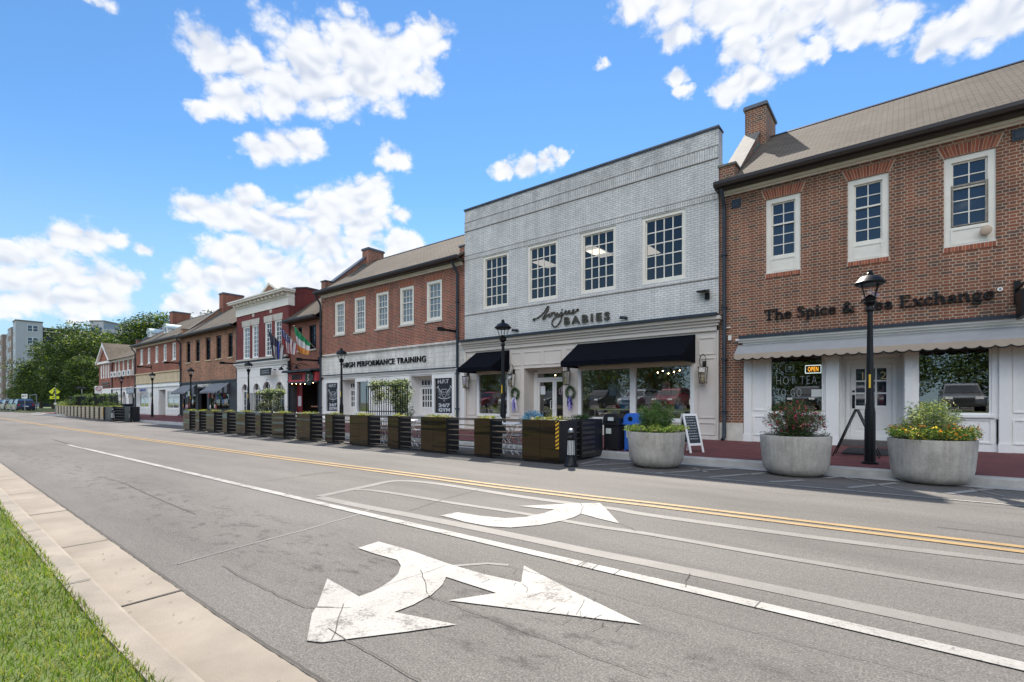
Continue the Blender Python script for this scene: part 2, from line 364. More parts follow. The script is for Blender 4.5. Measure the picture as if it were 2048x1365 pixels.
# ---------------------------------------------------------------- ground, road, kerbs, markings
def asphalt():
    m = bpy.data.materials.new('asphalt'); m.use_nodes = True; N = NT(m.node_tree)
    pos = N.n('ShaderNodeNewGeometry').outputs['Position']
    st = N.v('MULTIPLY', pos, (.25, 1.1, 1))
    big = N.ramp(N.noise(st, .8, 6, .65), [(.3, (.080, .074, .068)), (.5, (.110, .102, .094)), (.72, (.140, .130, .120))])
    blot = N.ramp(N.noise(N.v('MULTIPLY', pos, (.8, 1.4, 1)), 5, 4, .7), [(.52, (1,) * 3), (.66, (.46,) * 3)])
    yy = N.n('ShaderNodeSeparateXYZ', i0=pos).outputs[1]
    tr = N.m('MULTIPLY', N.n('ShaderNodeMapRange', interpolation_type='SMOOTHSTEP', i0=N.m('ABSOLUTE', N.m('SUBTRACT', yy, 2.1)), i1=.75, i2=.15).outputs[0], .85)
    col = N.mix(tr, big, N.mix(1.0, big, blot, 'MULTIPLY'))
    sp = N.noise(pos, 95, 2, .7); col = N.mix(1.0, col, N.ramp(sp, [(.32, (.62,) * 3), (.5, (1,) * 3), (.68, (1.6,) * 3)]), 'MULTIPLY')
    sp2 = N.noise(pos, 28, 3, .7); col = N.mix(1.0, col, N.ramp(sp2, [(.32, (.84,) * 3), (.68, (1.14,) * 3)]), 'MULTIPLY')
    p = N.n('ShaderNodeBsdfPrincipled', _Roughness=.85); N.put(p, 'Base Color', col); p.inputs['Specular IOR Level'].default_value = .3
    b = N.n('ShaderNodeBump', _Strength=.35, _Distance=.006); N.put(b, 'Height', sp); N.put(p, 'Normal', b)
    N.n('ShaderNodeOutputMaterial', i0=p.outputs[0]); MATS['asphalt'] = m; return m
ASPH = asphalt()
def paint(name, c, wear=.35):
    m = bpy.data.materials.new(name); m.use_nodes = True; N = NT(m.node_tree)
    pos = N.n('ShaderNodeNewGeometry').outputs['Position']
    a = N.noise(pos, 60, 4, .75); b = N.noise(pos, 3.2, 5, .7)
    f = N.m('ADD', N.m('MULTIPLY', a, .42), N.m('MULTIPLY', b, .58))
    col = N.ramp(f, [(wear - .05, (.10, .09, .082)), (wear + .03, tuple(x * .86 for x in c)), (.62, c)])
    col = N.mix(1.0, col, N.ramp(N.noise(pos, 85, 2, .7), [(.3, (.72,) * 3), (.52, (1,) * 3)]), 'MULTIPLY'); col = N.mix(1.0, col, N.ramp(N.noise(pos, 1.3, 5, .7), [(.35, (.80,) * 3), (.6, (1.03,) * 3)]), 'MULTIPLY')
    p = N.n('ShaderNodeBsdfPrincipled', _Roughness=.7); N.put(p, 'Base Color', col)
    N.n('ShaderNodeOutputMaterial', i0=p.outputs[0]); return m
WHITE_P = paint('white_road_paint', (.34, .326, .304), .44); YEL_P = paint('yellow_road_paint', (.33, .21, .075), .40); GHOST = paint('ground_off_paint', (.175, .163, .150), .38)
CRACK = mat('crack', (.055, .05, .045), .9, var=.3); SEAL = paint('crack_seal', (.18, .17, .158), .42)
CONC = mat('kerb_concrete', (.215, .188, .155), .9, var=.26, vs=2.6, bump=.25, bs=90)
CONC2 = mat('gutter_concrete', (.218, .187, .152), .9, var=.24, vs=1.7, bump=.2, bs=120)
CONCG = mat('old_kerb_concrete', (.36, .35, .33), .9, var=.25, vs=3, bump=.3, bs=60)
EARTH = mat('earth', (.09, .11, .04), .95, var=.3, vs=.3)
PAVE = brick('brick_paving', (.19, .045, .042), (.13, .032, .034), (.08, .04, .035), w=.2, h=.1, ms=.006, bond='stretcher', dirt=.3, bump=.2, vert=False)
def pavemat():
    m = PAVE; N = m.node_tree
    # paving lies flat: run the bond in x and y
    br = [n for n in N.nodes if n.type == 'TEX_BRICK'][0]; g = [n for n in N.nodes if n.type == 'NEW_GEOMETRY'][0]
    mp = N.nodes.new('ShaderNodeMapping'); N.links.new(g.outputs['Position'], mp.inputs[0]); N.links.new(mp.outputs[0], br.inputs['Vector'])
pavemat()
mb = MB(); mb.quad((-1800, -1800, -.03), (1800, -1800, -.03), (1800, 1800, -.03), (-1800, 1800, -.03)); struct(mb.build('ground', EARTH))
mb = MB(); mb.quad((-230, .3, 0), (60, .3, 0), (60, 16.5, 0), (-230, 16.5, 0)); mb.quad((-83, 16.5, 0), (-74, 16.5, 0), (-74, 60, 0), (-83, 60, 0)); struct(mb.build('road', ASPH))
mb = MB(); mb.box(-120, 60, -60, -5.9, -.02, .70); struct(mb.build('parking_lot', ASPH))
def E(x): return 1.15 + .022 * max(0, min(-x, 32) - 3)
xs = [18, 6] + [3 - .6 * i for i in range(0, 60)] + [-45, -70, -110, -230]
prof = [(E, 0, .006), (E, -.37, .000 + .012), (E, -.375, .10), (E, -.40, .128), (E, -.52, .132), (E, -.53, .05)]
def runband(offs, name, m):
    mb = MB()
    for i in range(len(xs) - 1):
        for k in range(len(offs) - 1):
            a, b = xs[i], xs[i + 1]
            mb.quad((a, E(a) + offs[k][0], offs[k][1]), (b, E(b) + offs[k][0], offs[k][1]), (b, E(b) + offs[k + 1][0], offs[k + 1][1]), (a, E(a) + offs[k + 1][0], offs[k + 1][1]))
    return struct(mb.build(name, m))
runband([(0, -.02), (0, .0062), (-.36, .0085)], 'gutter', CONC2)
runband([(-.362, .0), (-.375, .098), (-.385, .118), (-.405, .130), (-.53, .134), (-.53, .0)], 'kerb', CONC)
mb = MB()
for k in range(-3, 34):
    x = -3.6 - 1.83 * k
    if x < -60: break
    e = E(x); strip(mb, [(x, e + .002), (x + .02, e - .355)], .012 if k % 2 else .018, .0125)
    if k > -3: strip(mb, [(x - .25, e - .40), (x - .25, e - .53)], .01, .1385)
rng0 = random.Random(4)
for i in range(26):
    x = rng0.uniform(-5, -1.2); y = E(x) - rng0.uniform(.06, .34); a = rng0.uniform(0, 3); l = rng0.uniform(.01, .035)
    strip(mb, [(x, y), (x + l * math.cos(a), y + l * math.sin(a))], .004, .0125)
# asphalt edge: a ragged dark joint
pts = []
x = 4
while x > -60: pts.append((x, E(x) + .006 + rng0.uniform(-.003, .003))); x -= .05 if x > -12 else 1.2
strip(mb, pts, .014, .0128)
struct(mb.build('pavement_joints', CRACK))
mb = MB(); pts = []; x = 3.0
while x > -30: pts.append((x, E(x) - .345 + rng0.uniform(-.006, .006))); x -= .15
strip(mb, pts, [.022 + .02 * abs(math.sin(i * .37)) for i in range(len(pts))], .0128); struct(mb.build('gutter_silt', mat('gutter_silt', (.16, .135, .105), .95, var=.35, vs=14)))
# lawn
mb = MB()
for i in range(len(xs) - 1):
    a, b = xs[i], xs[i + 1]; mb.quad((a, E(a) - .53, .125), (b, E(b) - .53, .125), (b, -2, .16), (a, -2, .16)); mb.quad((a, -2, .16), (b, -2, .16), (b, -5.9, .73), (a, -5.9, .73))
LAWN = mat('lawn_soil', (.075, .105, .022), .95, var=.35, vs=6)
struct(mb.build('lawn', LAWN))
rg = np.random.default_rng(3)
mb = MB(); n = 120000
# denser close to the camera, where single blades show
x = -.9 - rg.random(n) ** 1.7 * 15; emax = 1.15 + .022 * np.maximum(0, np.minimum(-x, 32) - 3) - .52
# keep to the band the camera can look at
dep = np.minimum(1.0 + .5 * -x, 5)
y = emax + .015 - rg.random(n) ** 1.15 * dep
ps = .5 + .5 * np.sin(x * 3.1 + np.sin(y * 4.3) * 2) * np.cos(y * 2.7 + x)
h = (.014 + .024 * rg.random(n)) * (1 + .03 * -x) * (.75 + .5 * ps); w = (.0010 + .0011 * rg.random(n)) * (1 + .16 * -x)
an = rg.random(n) * 2 * np.pi; ln = rg.random(n) * 1.1; la = rg.random(n) * 2 * np.pi
zb = np.full(n, .128)
cx, sx = np.cos(an) * w, np.sin(an) * w; lx, ly = np.cos(la) * ln * h, np.sin(la) * ln * h
P = np.stack([np.stack([x - cx, y - sx, zb], 1), np.stack([x + cx, y + sx, zb], 1), np.stack([x + cx * .7 + lx * .4, y + sx * .7 + ly * .4, zb + h * .6], 1), np.stack([x - cx * .7 + lx * .4, y - sx * .7 + ly * .4, zb + h * .6], 1), np.stack([x + lx, y + ly, zb + h], 1)], 1).reshape(-1, 3)
mb.V = [tuple(v) for v in P.tolist()]
for i in range(n): b = 5 * i; mb.Fc += [(b, b + 1, b + 2, b + 3), (b + 3, b + 2, b + 4)]
mi = rg.choice(4, n, p=[.40, .33, .2, .07]); mb.I = np.repeat(mi, 2).tolist()
tag(mb.build('grass', [leafmat('grass_green', (.10, .165, .02), .4), leafmat('grass_mid', (.15, .21, .03), .4), leafmat('grass_yellow', (.30, .30, .07), .4), leafmat('grass_straw', (.34, .28, .13), .3)]), kind='stuff', label='short sunlit green grass on the verge beside the kerb')

# painted markings
mb = MB()
strip(mb, [(x, 3.2) for x in np.linspace(-18.7, 14, 40)], .105, .0062)
A1 = [(340,520),(460,482),(650,535),(860,610),(1080,675),(1295,722),(1310,623),(1600,775),(2000,968),(1600,918),(1300,882),(870,828),(1020,805),(1150,785),(1000,737),(855,690),(835,735),(770,795),(660,855),(550,897),(720,930),(915,970),(640,1010),(280,1055),(130,1075),(40,1065),(70,905),(100,860),(160,700),(250,750),(345,805),(440,770),(530,715),(575,670),(590,625),(570,590),(515,575),(425,550)]
A2 = [(820,330),(920,310),(1050,330),(1200,345),(1320,338),(1430,315),(1490,293),(1400,287),(1280,273),(1400,268),(1640,257),(1755,255),(1800,300),(1868,375),(1740,345),(1645,318),(1600,340),(1530,360),(1400,385),(1230,400),(1100,392),(960,365),(890,345)]
def c5(p): return G(600 + p[0] / 2.926, 920 + p[1] / 2.926)
def c6(p): return G(1300 + p[0] / 2.738, 980 + p[1] / 2.738)
def c4(p): return G(p[0] / 2.814, 880 + p[1] / 2.814)
def c2(p): return G(1500 + p[0] / 3.737, 860 + p[1] / 3.737)
def c3(p): return G(1080 + p[0] / 4.876, 820 + p[1] / 4.876)
for A in (A1, A2): mb.poly([(*c5(p), .0062) for p in A][::-1])
struct(mb.build('white_road_markings', WHITE_P))
mb = MB()
yl = [G(*p) for p in [(0, 837.5), (153, 861.5), (295, 881.5), (600, 923.4), (846, 955.9), (983, 974.7), (1181, 999.3), (1300, 1012.9), (2048, 1105.3)]]
yl = [(yl[0][0] - 90, yl[0][1] + .6)] + yl + [(12, 5.9)]
strip(mb, yl, .095, .0062); strip(mb, [(a, b + .19) for a, b in yl], .095, .0062)
struct(mb.build('yellow_road_markings', YEL_P))
mb = MB()
g1 = [c5(p) for p in [(110,215),(300,175),(420,150),(520,128),(640,125),(800,140),(1000,170),(1250,210),(1500,245),(1850,290)]] + [c6(p) for p in [(0,140),(1000,275),(2048,400)]]
g2 = [c5(p) for p in [(330,175),(420,180),(600,205),(900,255),(1300,315),(1700,385)]] + [c6(p) for p in [(0,245),(600,350),(1200,450),(2048,590)]]
g3 = [c5(p) for p in [(110,220),(250,250),(430,285),(620,320),(900,375),(1300,455),(1700,540)]] + [c6(p) for p in [(0,405),(600,527),(1170,645),(2048,830)]]
g1, g2, g3 = [smooth_pts(g, 3) + [(10, g[-1][1])] for g in (g1, g2, g3)]
strip(mb, g1, .14, .0036); strip(mb, g2, .10, .0040); strip(mb, g3, .15, .0032)
struct(mb.build('ground_off_road_markings', GHOST)); mb = MB()
strip(mb, [c5(p) for p in [(410, 290), (340, 322), (150, 375), (0, 420)]] + [c4(p) for p in [(1650, 525), (1440, 580), (1200, 645), (1000, 700)]], .03, .0028)
strip(mb, [c5(p) for p in [(860, 625), (1100, 608), (1220, 618)]], .04, .0030)
struct(mb.build('sealed_cracks', SEAL))
def jit(p, a=.007):
    q = []
    for i in range(len(p) - 1):
        d = math.dist(p[i], p[i + 1]); k = max(1, int(d / .06))
        for j in range(k): t = j / k; q.append((p[i][0] * (1 - t) + p[i + 1][0] * t + rng0.uniform(-a, a), p[i][1] * (1 - t) + p[i + 1][1] * t + rng0.uniform(-a, a)))
    q.append(p[-1]); return q
mb = MB()
for pl, f, w in [([(945,715),(1000,702),(1200,645),(1440,580)], c4, .0062), ([(1250,710),(1340,762),(1450,820),(1590,885),(1720,945),(1880,950)], c4, .012),
                 ([(750,800),(1000,890),(1300,1000),(1700,1150),(2048,1275)], c5, .009), ([(160,995),(280,1060),(480,1170),(710,1302)], c5, .012), ([(250,850),(235,920),(185,1060)], c5, .012),
                 ([(700,650),(725,710),(745,790)], c5, .012), ([(1220,625),(1450,690),(1700,760),(2048,855)], c5, .007), ([(0,630),(300,710),(560,780),(900,870),(1200,940),(1640,1054)], c6, .007),
                 ([(640,300),(760,260),(900,215),(1040,180)], c5, .016), ([(215,460),(200,500),(195,540)], c6, .012), ([(1640,255),(1655,280),(1640,318)], c5, .014), ([(1295,730),(1330,760),(1325,785)], c5, .0062),
                 ([(1670,825),(1615,915)], c5, .006), ([(340,800),(420,770),(620,700),(760,660),(860,620)], c5, .006), ([(100,868),(300,872)], c5, .007), ([(1870,375),(1940,400),(1965,420)], c5, .012),
                 ([(10,440),(250,485),(500,492),(700,515),(1050,537)], c2, .018), ([(1090,525),(1500,550),(2048,600)], c2, .022), ([(1570,205),(1800,230),(2048,262)], c6, .03), ([(560,205),(700,245),(860,320),(1100,420)], c4, .018),
                 ([(300,0),(480,50)], c4, .05), ([(0,95),(120,78),(260,70)], c5, .03), ([(1480,235),(1650,212),(1880,185)], c4, .02)]:
    strip(mb, jit([f(p) for p in pl]), w * .45, .0078)
for i in range(60):   # short hairlines across the thermoplastic
    px = rng0.uniform(900, 1900); a = c5((px, 600 + (px - 900) * .33 + rng0.uniform(-80, 120)))
    if i < 16: strip(mb, jit([a, (a[0] + rng0.uniform(-.05, .05), a[1] - rng0.uniform(.04, .12))], .004), .003, .0080)
for i in range(26):
    xx = rng0.uniform(-12, 5); strip(mb, jit([(xx, 3.26), (xx + rng0.uniform(-.02, .02), 3.14)], .003), .005, .0080)
struct(mb.build('road_cracks', CRACK))
mb = MB()
for pl, f, w in [([(0,335),(115,322)], c2, .11), ([(150,392),(400,378)], c2, .11), ([(560,362),(810,341)], c2, .11), ([(735,435),(1100,399)], c2, .11), ([(1480,480),(2048,413)], c2, .12),
                 ([(700,355),(960,415),(1215,468)], c2, .05), ([(1640,440),(1900,500)], c2, .04), ([(380,535),(590,490)], c3, .10), ([(380,548),(900,520)], c3, .10), ([(680,585),(900,568)], c3, .07), ([(1120,622),(1900,572)], c3, .10), ([(1650,660),(2048,628)], c3, .10), ([(1490,570),(1630,610)], c3, .08)]:
    strip(mb, [f(p) for p in pl], w * .85, .0062)
strip(mb, [(-3.8, 8.08), (8, 8.3)], .06, .0066)
struct(mb.build('parking_bay_markings', WHITE_P))

# far side kerb and brick pavement
mb = MB()
mb.quad((-74, 9.55, .006), (30, 9.55, .006), (30, 9.87, .007), (-74, 9.87, .007))
mb.prism([(-74, 9.87, .0), (-74, 9.89, .10), (-74, 9.92, .124), (-74, 10.06, .126), (-74, 10.06, .0)], (104, 0, 0))
struct(mb.build('kerb_opposite', CONCG))
mb = MB(); mb.quad((-74, 10.06, .12), (30, 10.06, .12), (30, 17.2, .12), (-74, 17.2, .12)); mb.quad((-74, 10.06, 0), (-74, 10.06, .12), (-74, 17.2, .12), (-74, 17.2, 0))
struct(mb.build('pavement', PAVE))
mb = MB(); mb.box(-230, -84, 10.2, 60, -.02, .13); struct(mb.build('park_ground', EARTH))
# ---------------------------------------------------------------- building kit
BR8 = brick('brick_red_brown', (.29, .098, .050), (.18, .068, .040), (.48, .36, .26), bond='english', dark=(.10, .07, .055), ms=.0095)
BR6 = brick('brick_red_dark', (.34, .078, .042), (.23, .058, .036), (.50, .34, .25), w=.215, bond='stretcher', dark=(.11, .05, .04), ms=.0115)
BR5 = brick('brick_red_plain', (.32, .105, .065), (.24, .08, .055), (.36, .2, .15), bond='stretcher')
BR4 = brick('brick_deep_red', (.22, .038, .036), (.16, .032, .032), (.2, .06, .05), bond='stretcher', dirt=.3)
BR3 = brick('brick_tan', (.46, .20, .11), (.35, .155, .09), (.46, .30, .20), bond='stretcher', dark=(.12, .07, .05))
BR2 = brick('brick_rust', (.36, .105, .06), (.27, .08, .05), (.36, .2, .14), bond='stretcher')
BR7 = brick('brick_painted_white', (.76, .74, .705), (.67, .655, .63), (.32, .30, .285), w=.205, h=.0685, ms=.0062, bond='stretcher', dirt=.18, bump=.4, rough=.6, streak=.90, grime=(7.3, 8.9))
BR7V = brick('brick_painted_soldier', (.74, .72, .685), (.65, .63, .60), (.34, .32, .30), w=.36, h=.072, ms=.008, bond='stretcher', dirt=.2, bump=.4, vert=True, rough=.6, streak=.90, grime=(7.3, 8.9))
BR6W = brick('brick_whitewashed', (.86, .82, .75), (.78, .75, .69), (.52, .50, .47), w=.6, h=.2, ms=.006, bond='stretcher', dirt=.25, bump=.2, rough=.7)
SH = shingle('roof_shingles', (.155, .128, .10), (.12, .10, .08)); SHD = shingle('roof_shingles_grey', (.24, .21, .175), (.19, .165, .14))
WH = mat('white_paint', (.87, .85, .81), .5, var=.05, vs=2); CREAM = mat('cream_trim', (.80, .75, .66), .55, var=.08, vs=3)
GREI = mat('greige_stucco', (.70, .63, .56), .7, var=.05, vs=1.2, bump=.05, bs=60); STONE = mat('tan_stone', (.62, .49, .32), .85, var=.18, vs=2)
STUC = mat('white_stucco', (.82, .80, .76), .75, var=.05, vs=1.5); NAVY = mat('dark_metal_flashing', (.035, .045, .06), .45, var=.2, metal=.3)
BLK = mat('black_paint', (.006, .006, .007), .4, var=.1, spec=.3); DGREY = mat('dark_grey_paint', (.045, .048, .055), .5, var=.12)
GUT = mat('dark_brown_gutter', (.030, .022, .022), .4, var=.2); CAPM = mat('metal_coping', (.12, .13, .15), .45, var=.2, metal=.4); CAPL = mat('stone_coping', (.17, .155, .135), .8, var=.3, vs=5)
COPP = mat('weathered_flashing', (.09, .16, .16), .6, var=.3, vs=8); LIMES = mat('limestone', (.52, .48, .42), .8, var=.12)
PANE = mat('dark_window_glass', (.012, .022, .040), .03, var=.2, spec=.9); PANEL_ = mat('pale_window_glass', (.15, .19, .22), .04, var=.35, vs=1.2, spec=.9)
GLASS = glassmat('shop_glass', (.80, .83, .83), .17, fk=2.2); GLASS2 = glassmat('upper_glass', (.62, .70, .80), .02, fk=1.9)
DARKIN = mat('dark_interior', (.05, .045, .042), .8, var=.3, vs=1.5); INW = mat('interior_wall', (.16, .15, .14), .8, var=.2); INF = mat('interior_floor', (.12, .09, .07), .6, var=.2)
WEATH = mat('weathered_wood', (.30, .26, .21), .8, var=.3, vs=9)
YF = 15.0
def win(root, x0, x1, z0, z1, cols=2, rows=(2, 3), y=YF, m=None, pm=None, fr=.1, bot=None, rec=.05, mw=.022, rail=.04, sill=None, label=None, arch=False):
    m = m or WH; pm = pm or PANE; bot = fr if bot is None else bot
    w = MB(); w.frame(x0, x1, z0, z1, y + rec, y + rec + .12, fr, bot)
    if bot > .2:                                                     # panelled apron under the sash
        w.frame(x0 + fr * .9, x1 - fr * .9, z0 + .05, z0 + bot - .06, y + rec - .015, y + rec + .02, .035)
        w.box(x0 - .0, x1 + .0, y - .01, y + rec, z0, z0 + .035)
    a, b, c, d = x0 + fr, x1 - fr, z0 + bot, z1 - fr; n = sum(rows)
    s = .035; yy = y + rec + .05
    w.frame(a, b, c, d, yy, yy + .05, s)
    a += s; b -= s; c += s; d -= s
    for i in range(1, cols): x = a + (b - a) * i / cols; w.box(x - mw / 2, x + mw / 2, yy + .005, yy + .04, c, d)
    for j in range(1, n):
        z = c + (d - c) * j / n; t = mw
        if len(rows) == 2 and j == rows[1]: w.box(a - s * .6, b + s * .6, yy - .02, yy + .044, z - rail / 2, z + rail / 2); continue
        w.box(a, b, yy + .006, yy + .038, z - t / 2, z + t / 2)
    if arch:                                                         # segmental head
        k = [(x0 + (x1 - x0) * i / 8, z1 + arch * (1 - (2 * i / 8 - 1) ** 2)) for i in range(9)]
        w.prism([(x0, y + rec + .03, z1 - .02)] + [(p[0], y + rec + .03, p[1]) for p in k] + [(x1, y + rec + .03, z1 - .02)], (0, .08, 0))
    o = w.build('window', m, root)
    if label: o['label'] = label
    p = MB(); p.quad((a - .01, yy + .03, c - .01), (b + .01, yy + .03, c - .01), (b + .01, yy + .03, d + .01), (a - .01, yy + .03, d + .01)); p.build('pane', pm, o)
    if sill:
        q = MB(); q.box(x0 - .06, x1 + .06, y - .05, y + .10, z0 - .08, z0 - .002); q.build('sill', sill, o)
    return o
def pipe(root, x, z0, z1, y=YF, r=.055, kick=True, m=None, elbow=False):
    p = MB(); pts = []
    if elbow: pts += [(x, y - .36, z1), (x, y - .32, z1 - .12), (x, y - .12, z1 - .38)]
    pts += [(x, y - .08, z1 - (.5 if elbow else 0)), (x, y - .08, z0 + .18)]
    if kick: pts += [(x, y - .12, z0 + .08), (x, y - .26, z0 + .02)]
    p.tube(pts, r, 8)
    for z in np.arange(z0 + .8, z1 - .6, 1.5): p.box(x - r * 1.25, x + r * 1.25, y - .15, y - .002, z, z + .05)
    return p.build('downpipe', m or NAVY, root, smooth=True)
def molding(m, x0, x1, z0, z1, steps, y=YF):
    """stepped cornice: steps = list of (fraction of height from the bottom, projection)"""
    h = z1 - z0; fr = [s[0] for s in steps] + [1.0]
    for i, (f, pr) in enumerate(steps):
        m.box(x0 - (pr if i else 0) * .6, x1 + (pr if i else 0) * .6, y - pr, y + .02, z0 + h * f + .0005, z0 + h * fr[i + 1])
def rowhouse(root, x0, x1, zs, ze, holes, bm, roof, rm, yr, zr, pw=0, ridge_over=.0, eave=.40, lp=None, rp=None, cap=None, trim=None, gut=True):
    """brick upper storey, side and back walls, gable roof with its ridge along the street, gutter and trim"""
    xa, xb = x0 + .006, x1 - .006; yb = 2 * yr - YF
    w = MB(); w.holes(xa, xb, zs, ze, YF, holes, .13)
    gz = lambda y: zr - abs(y - yr) * (zr - ze) / (yr - YF + eave * .5)
    prof = [(YF, 0), (YF, ze), (yr, zr - .12), (yb, ze), (yb, 0)]
    for x in (xa, xb): w.poly([(x, y, z) for y, z in (prof if x == xb else prof[::-1])])
    w.quad((xa, yb, 0), (xb, yb, 0), (xb, yb, ze), (xa, yb, ze))
    wo = w.build('wall', bm, root)
    r = MB(); t = .10; sl = (zr - ze) / (yr - YF + eave); ye = YF - eave
    for sgn in (1, -1):
        e_ = (yr - sgn * (yr - ye)); pts = [(xa, e_, ze), (xa, yr, zr), (xa, yr, zr - t), (xa, e_, ze - t * .6)]
        r.prism(pts if sgn == 1 else pts[::-1], (xb - xa, 0, 0))
    ro = r.build('roof', rm, root)
    rc = MB(); rc.prism([(xa, yr - .12, zr - .06), (xa, yr, zr + .03), (xa, yr + .12, zr - .06)], (xb - xa, 0, 0)); rc.build('ridge_cap', GUT, ro)
    if gut:
        g = MB(); gx0, gx1 = x0 - .02, x1 + .0
        pr = [(ye - .14, ze + .02), (ye - .14, ze - .06), (ye - .10, ze - .13), (ye + .01, ze - .13), (ye + .01, ze + .02), (ye - .01, ze + .02), (ye - .01, ze - .10), (ye - .12, ze - .04), (ye - .12, ze + .02)]
        g.prism([(gx0, a, b) for a, b in pr[:5]], (gx1 - gx0, 0, 0)); g.box(gx0, gx1, ye + .012, YF - .002, ze - .16, ze - .10)
        g.build('gutter', GUT, ro)
    if trim:
        k = MB(); tz0, tz1, mm = trim; k.box(x0 + .12, x1 - .12, YF - .05, YF - .002, tz0, tz1 - .10); k.box(x0 + .12, x1 - .12, YF - .14, YF - .002, tz1 - .098, tz1); k.build('eave_trim', mm, root)
    for side, spec in (('l', lp), ('r', rp)):
        if not spec: continue
        d = spec.get('w', .35); xx0 = x0 + .01 if side == 'l' else x1 - .01 - d; xx1 = xx0 + d; up = spec.get('up', .35)
        q = MB(); ymax = spec.get('ymax', yr)
        sl2 = (zr - ze) / (yr - ye)
        pts = [(xx0, YF - .02, ze - .5), (xx0, YF - .02, ze + up + .18), (xx0, YF + .42, ze + up + .18), (xx0, ymax, ze + (ymax - ye) * sl2 + up), (xx0, 2 * yr - ymax, ze + (ymax - ye) * sl2 + up), (xx0, yb, ze + up), (xx0, yb, ze - .5)]
        q.prism(pts, (d, 0, 0)); po = q.build('parapet', bm, ro)
        c = MB(); cm = spec.get('cap', CAPM); ct = .06
        top = pts[1:6]
        for i in range(len(top) - 1):
            a, b = top[i], top[i + 1]
            c.prism([(a[0] - .04, a[1] - (.04 if i == 0 else 0), a[2]), (a[0] - .04, b[1], b[2]), (a[0] - .04, b[1], b[2] + ct), (a[0] - .04, a[1] - (.04 if i == 0 else 0), a[2] + ct)], (d + .08, 0, 0))
        c.build('coping', cm, po)
        fl = MB()
        xf = xx1 if side == 'l' else xx0
        for i in range(2, 3):
            a, b = pts[i], pts[i + 1]
            fl.prism([(xf - .02, a[1] - .3, a[2] - up - .35), (xf - .02, b[1], b[2] - up - .02), (xf - .02, b[1], b[2] - up + .16), (xf - .02, a[1] - .3, a[2] - up - .16)], (.04, 0, 0))
        fl.build('flashing', COPP, po)
    return wo, ro
def chimney(ro, x0, x1, y0, y1, z0, z1, bm, capm=None, band=.22):
    c = MB(); c.box(x0, x1, y0, y1, z0, z1); o = c.build('chimney', bm, ro)
    k = MB(); k.box(x0 - .05, x1 + .05, y0 - .05, y1 + .05, z1, z1 + .09); k.box(x0 - .02, x1 + .02, y0 - .02, y1 + .02, z1 + .09, z1 + .13); k.build('chimney_cap', capm or CAPM, o)
    return o
def panelbox(m, x0, x1, z0, z1, y, t=.035, d=.018): m.frame(x0, x1, z0, z1, y - d, y, t)
def jackarch(m, x0, x1, z, h, n, y, flare=.10):
    for i in range(n):
        a0 = x0 + (x1 - x0) * (i + .1) / n; a1 = x0 + (x1 - x0) * (i + .9) / n; k = lambda x: (x - (x0 + x1) / 2) / ((x1 - x0) / 2) * flare
        up = .035 * (1 - (2 * (i + .5) / n - 1) ** 2) if False else 0
        m.prism([(a0, y - .006, z), (a1, y - .006, z), (a1 + k(a1), y - .006, z + h + up), (a0 + k(a0), y - .006, z + h + up)], (0, .02, 0), i % 3)
JB = [mat('arch_brick_a', (.38, .10, .055), .9, var=.2, vs=9), mat('arch_brick_b', (.28, .08, .045), .9, var=.2, vs=9), mat('arch_brick_c', (.42, .13, .065), .9, var=.2, vs=9)]
MORT = mat('pale_mortar', (.50, .38, .28), .95, var=.1)
def sash_door(root, x0, x1, z0, z1, y, cols, rows, m, pm=None, pz=.42, name='door', handle='r', label=None):
    """panelled door with a glazed upper part"""
    d = MB(); s = .11; zc = z0 + (z1 - z0) * pz
    d.frame(x0, x1, z0, z1, y, y + .05, s, .2); d.box(x0 + s, x1 - s, y + .02, y + .045, z0 + .2, zc); d.box(x0 + s, x1 - s, y, y + .05, zc, zc + .1)
    xm = (x0 + x1) / 2
    panelbox(d, x0 + s + .05, x1 - s - .05, z0 + .27, zc - .07, y + .022, .03, .012)
    a, b, c, e = x0 + s, x1 - s, zc + .1, z1 - s
    for i in range(1, cols): x = a + (b - a) * i / cols; d.box(x - .02, x + .02, y + .008, y + .04, c, e)
    for j in range(1, rows): z = c + (e - c) * j / rows; d.box(a, b, y + .009, y + .039, z - .02, z + .02)
    o = d.build(name, m, root)
    if label: o['label'] = label
    p = MB(); p.quad((a, y + .03, c), (b, y + .03, c), (b, y + .03, e), (a, y + .03, e)); p.build('pane', pm or PANE, o)
    hx = x1 - s * .55 if handle == 'r' else x0 + s * .55
    h = MB(); h.box(hx - .03, hx + .03, y - .012, y, z0 + .80, z0 + 1.15); h.tube([(hx, y - .01, z0 + .86), (hx, y - .06, z0 + .88), (hx, y - .06, z0 + 1.05), (hx, y - .01, z0 + 1.07)], .011, 6); h.cyl((hx, y - .02, z0 + 1.24), (hx, y, z0 + 1.24), .028, n=10); h.build('handle', BLK, o)
    return o
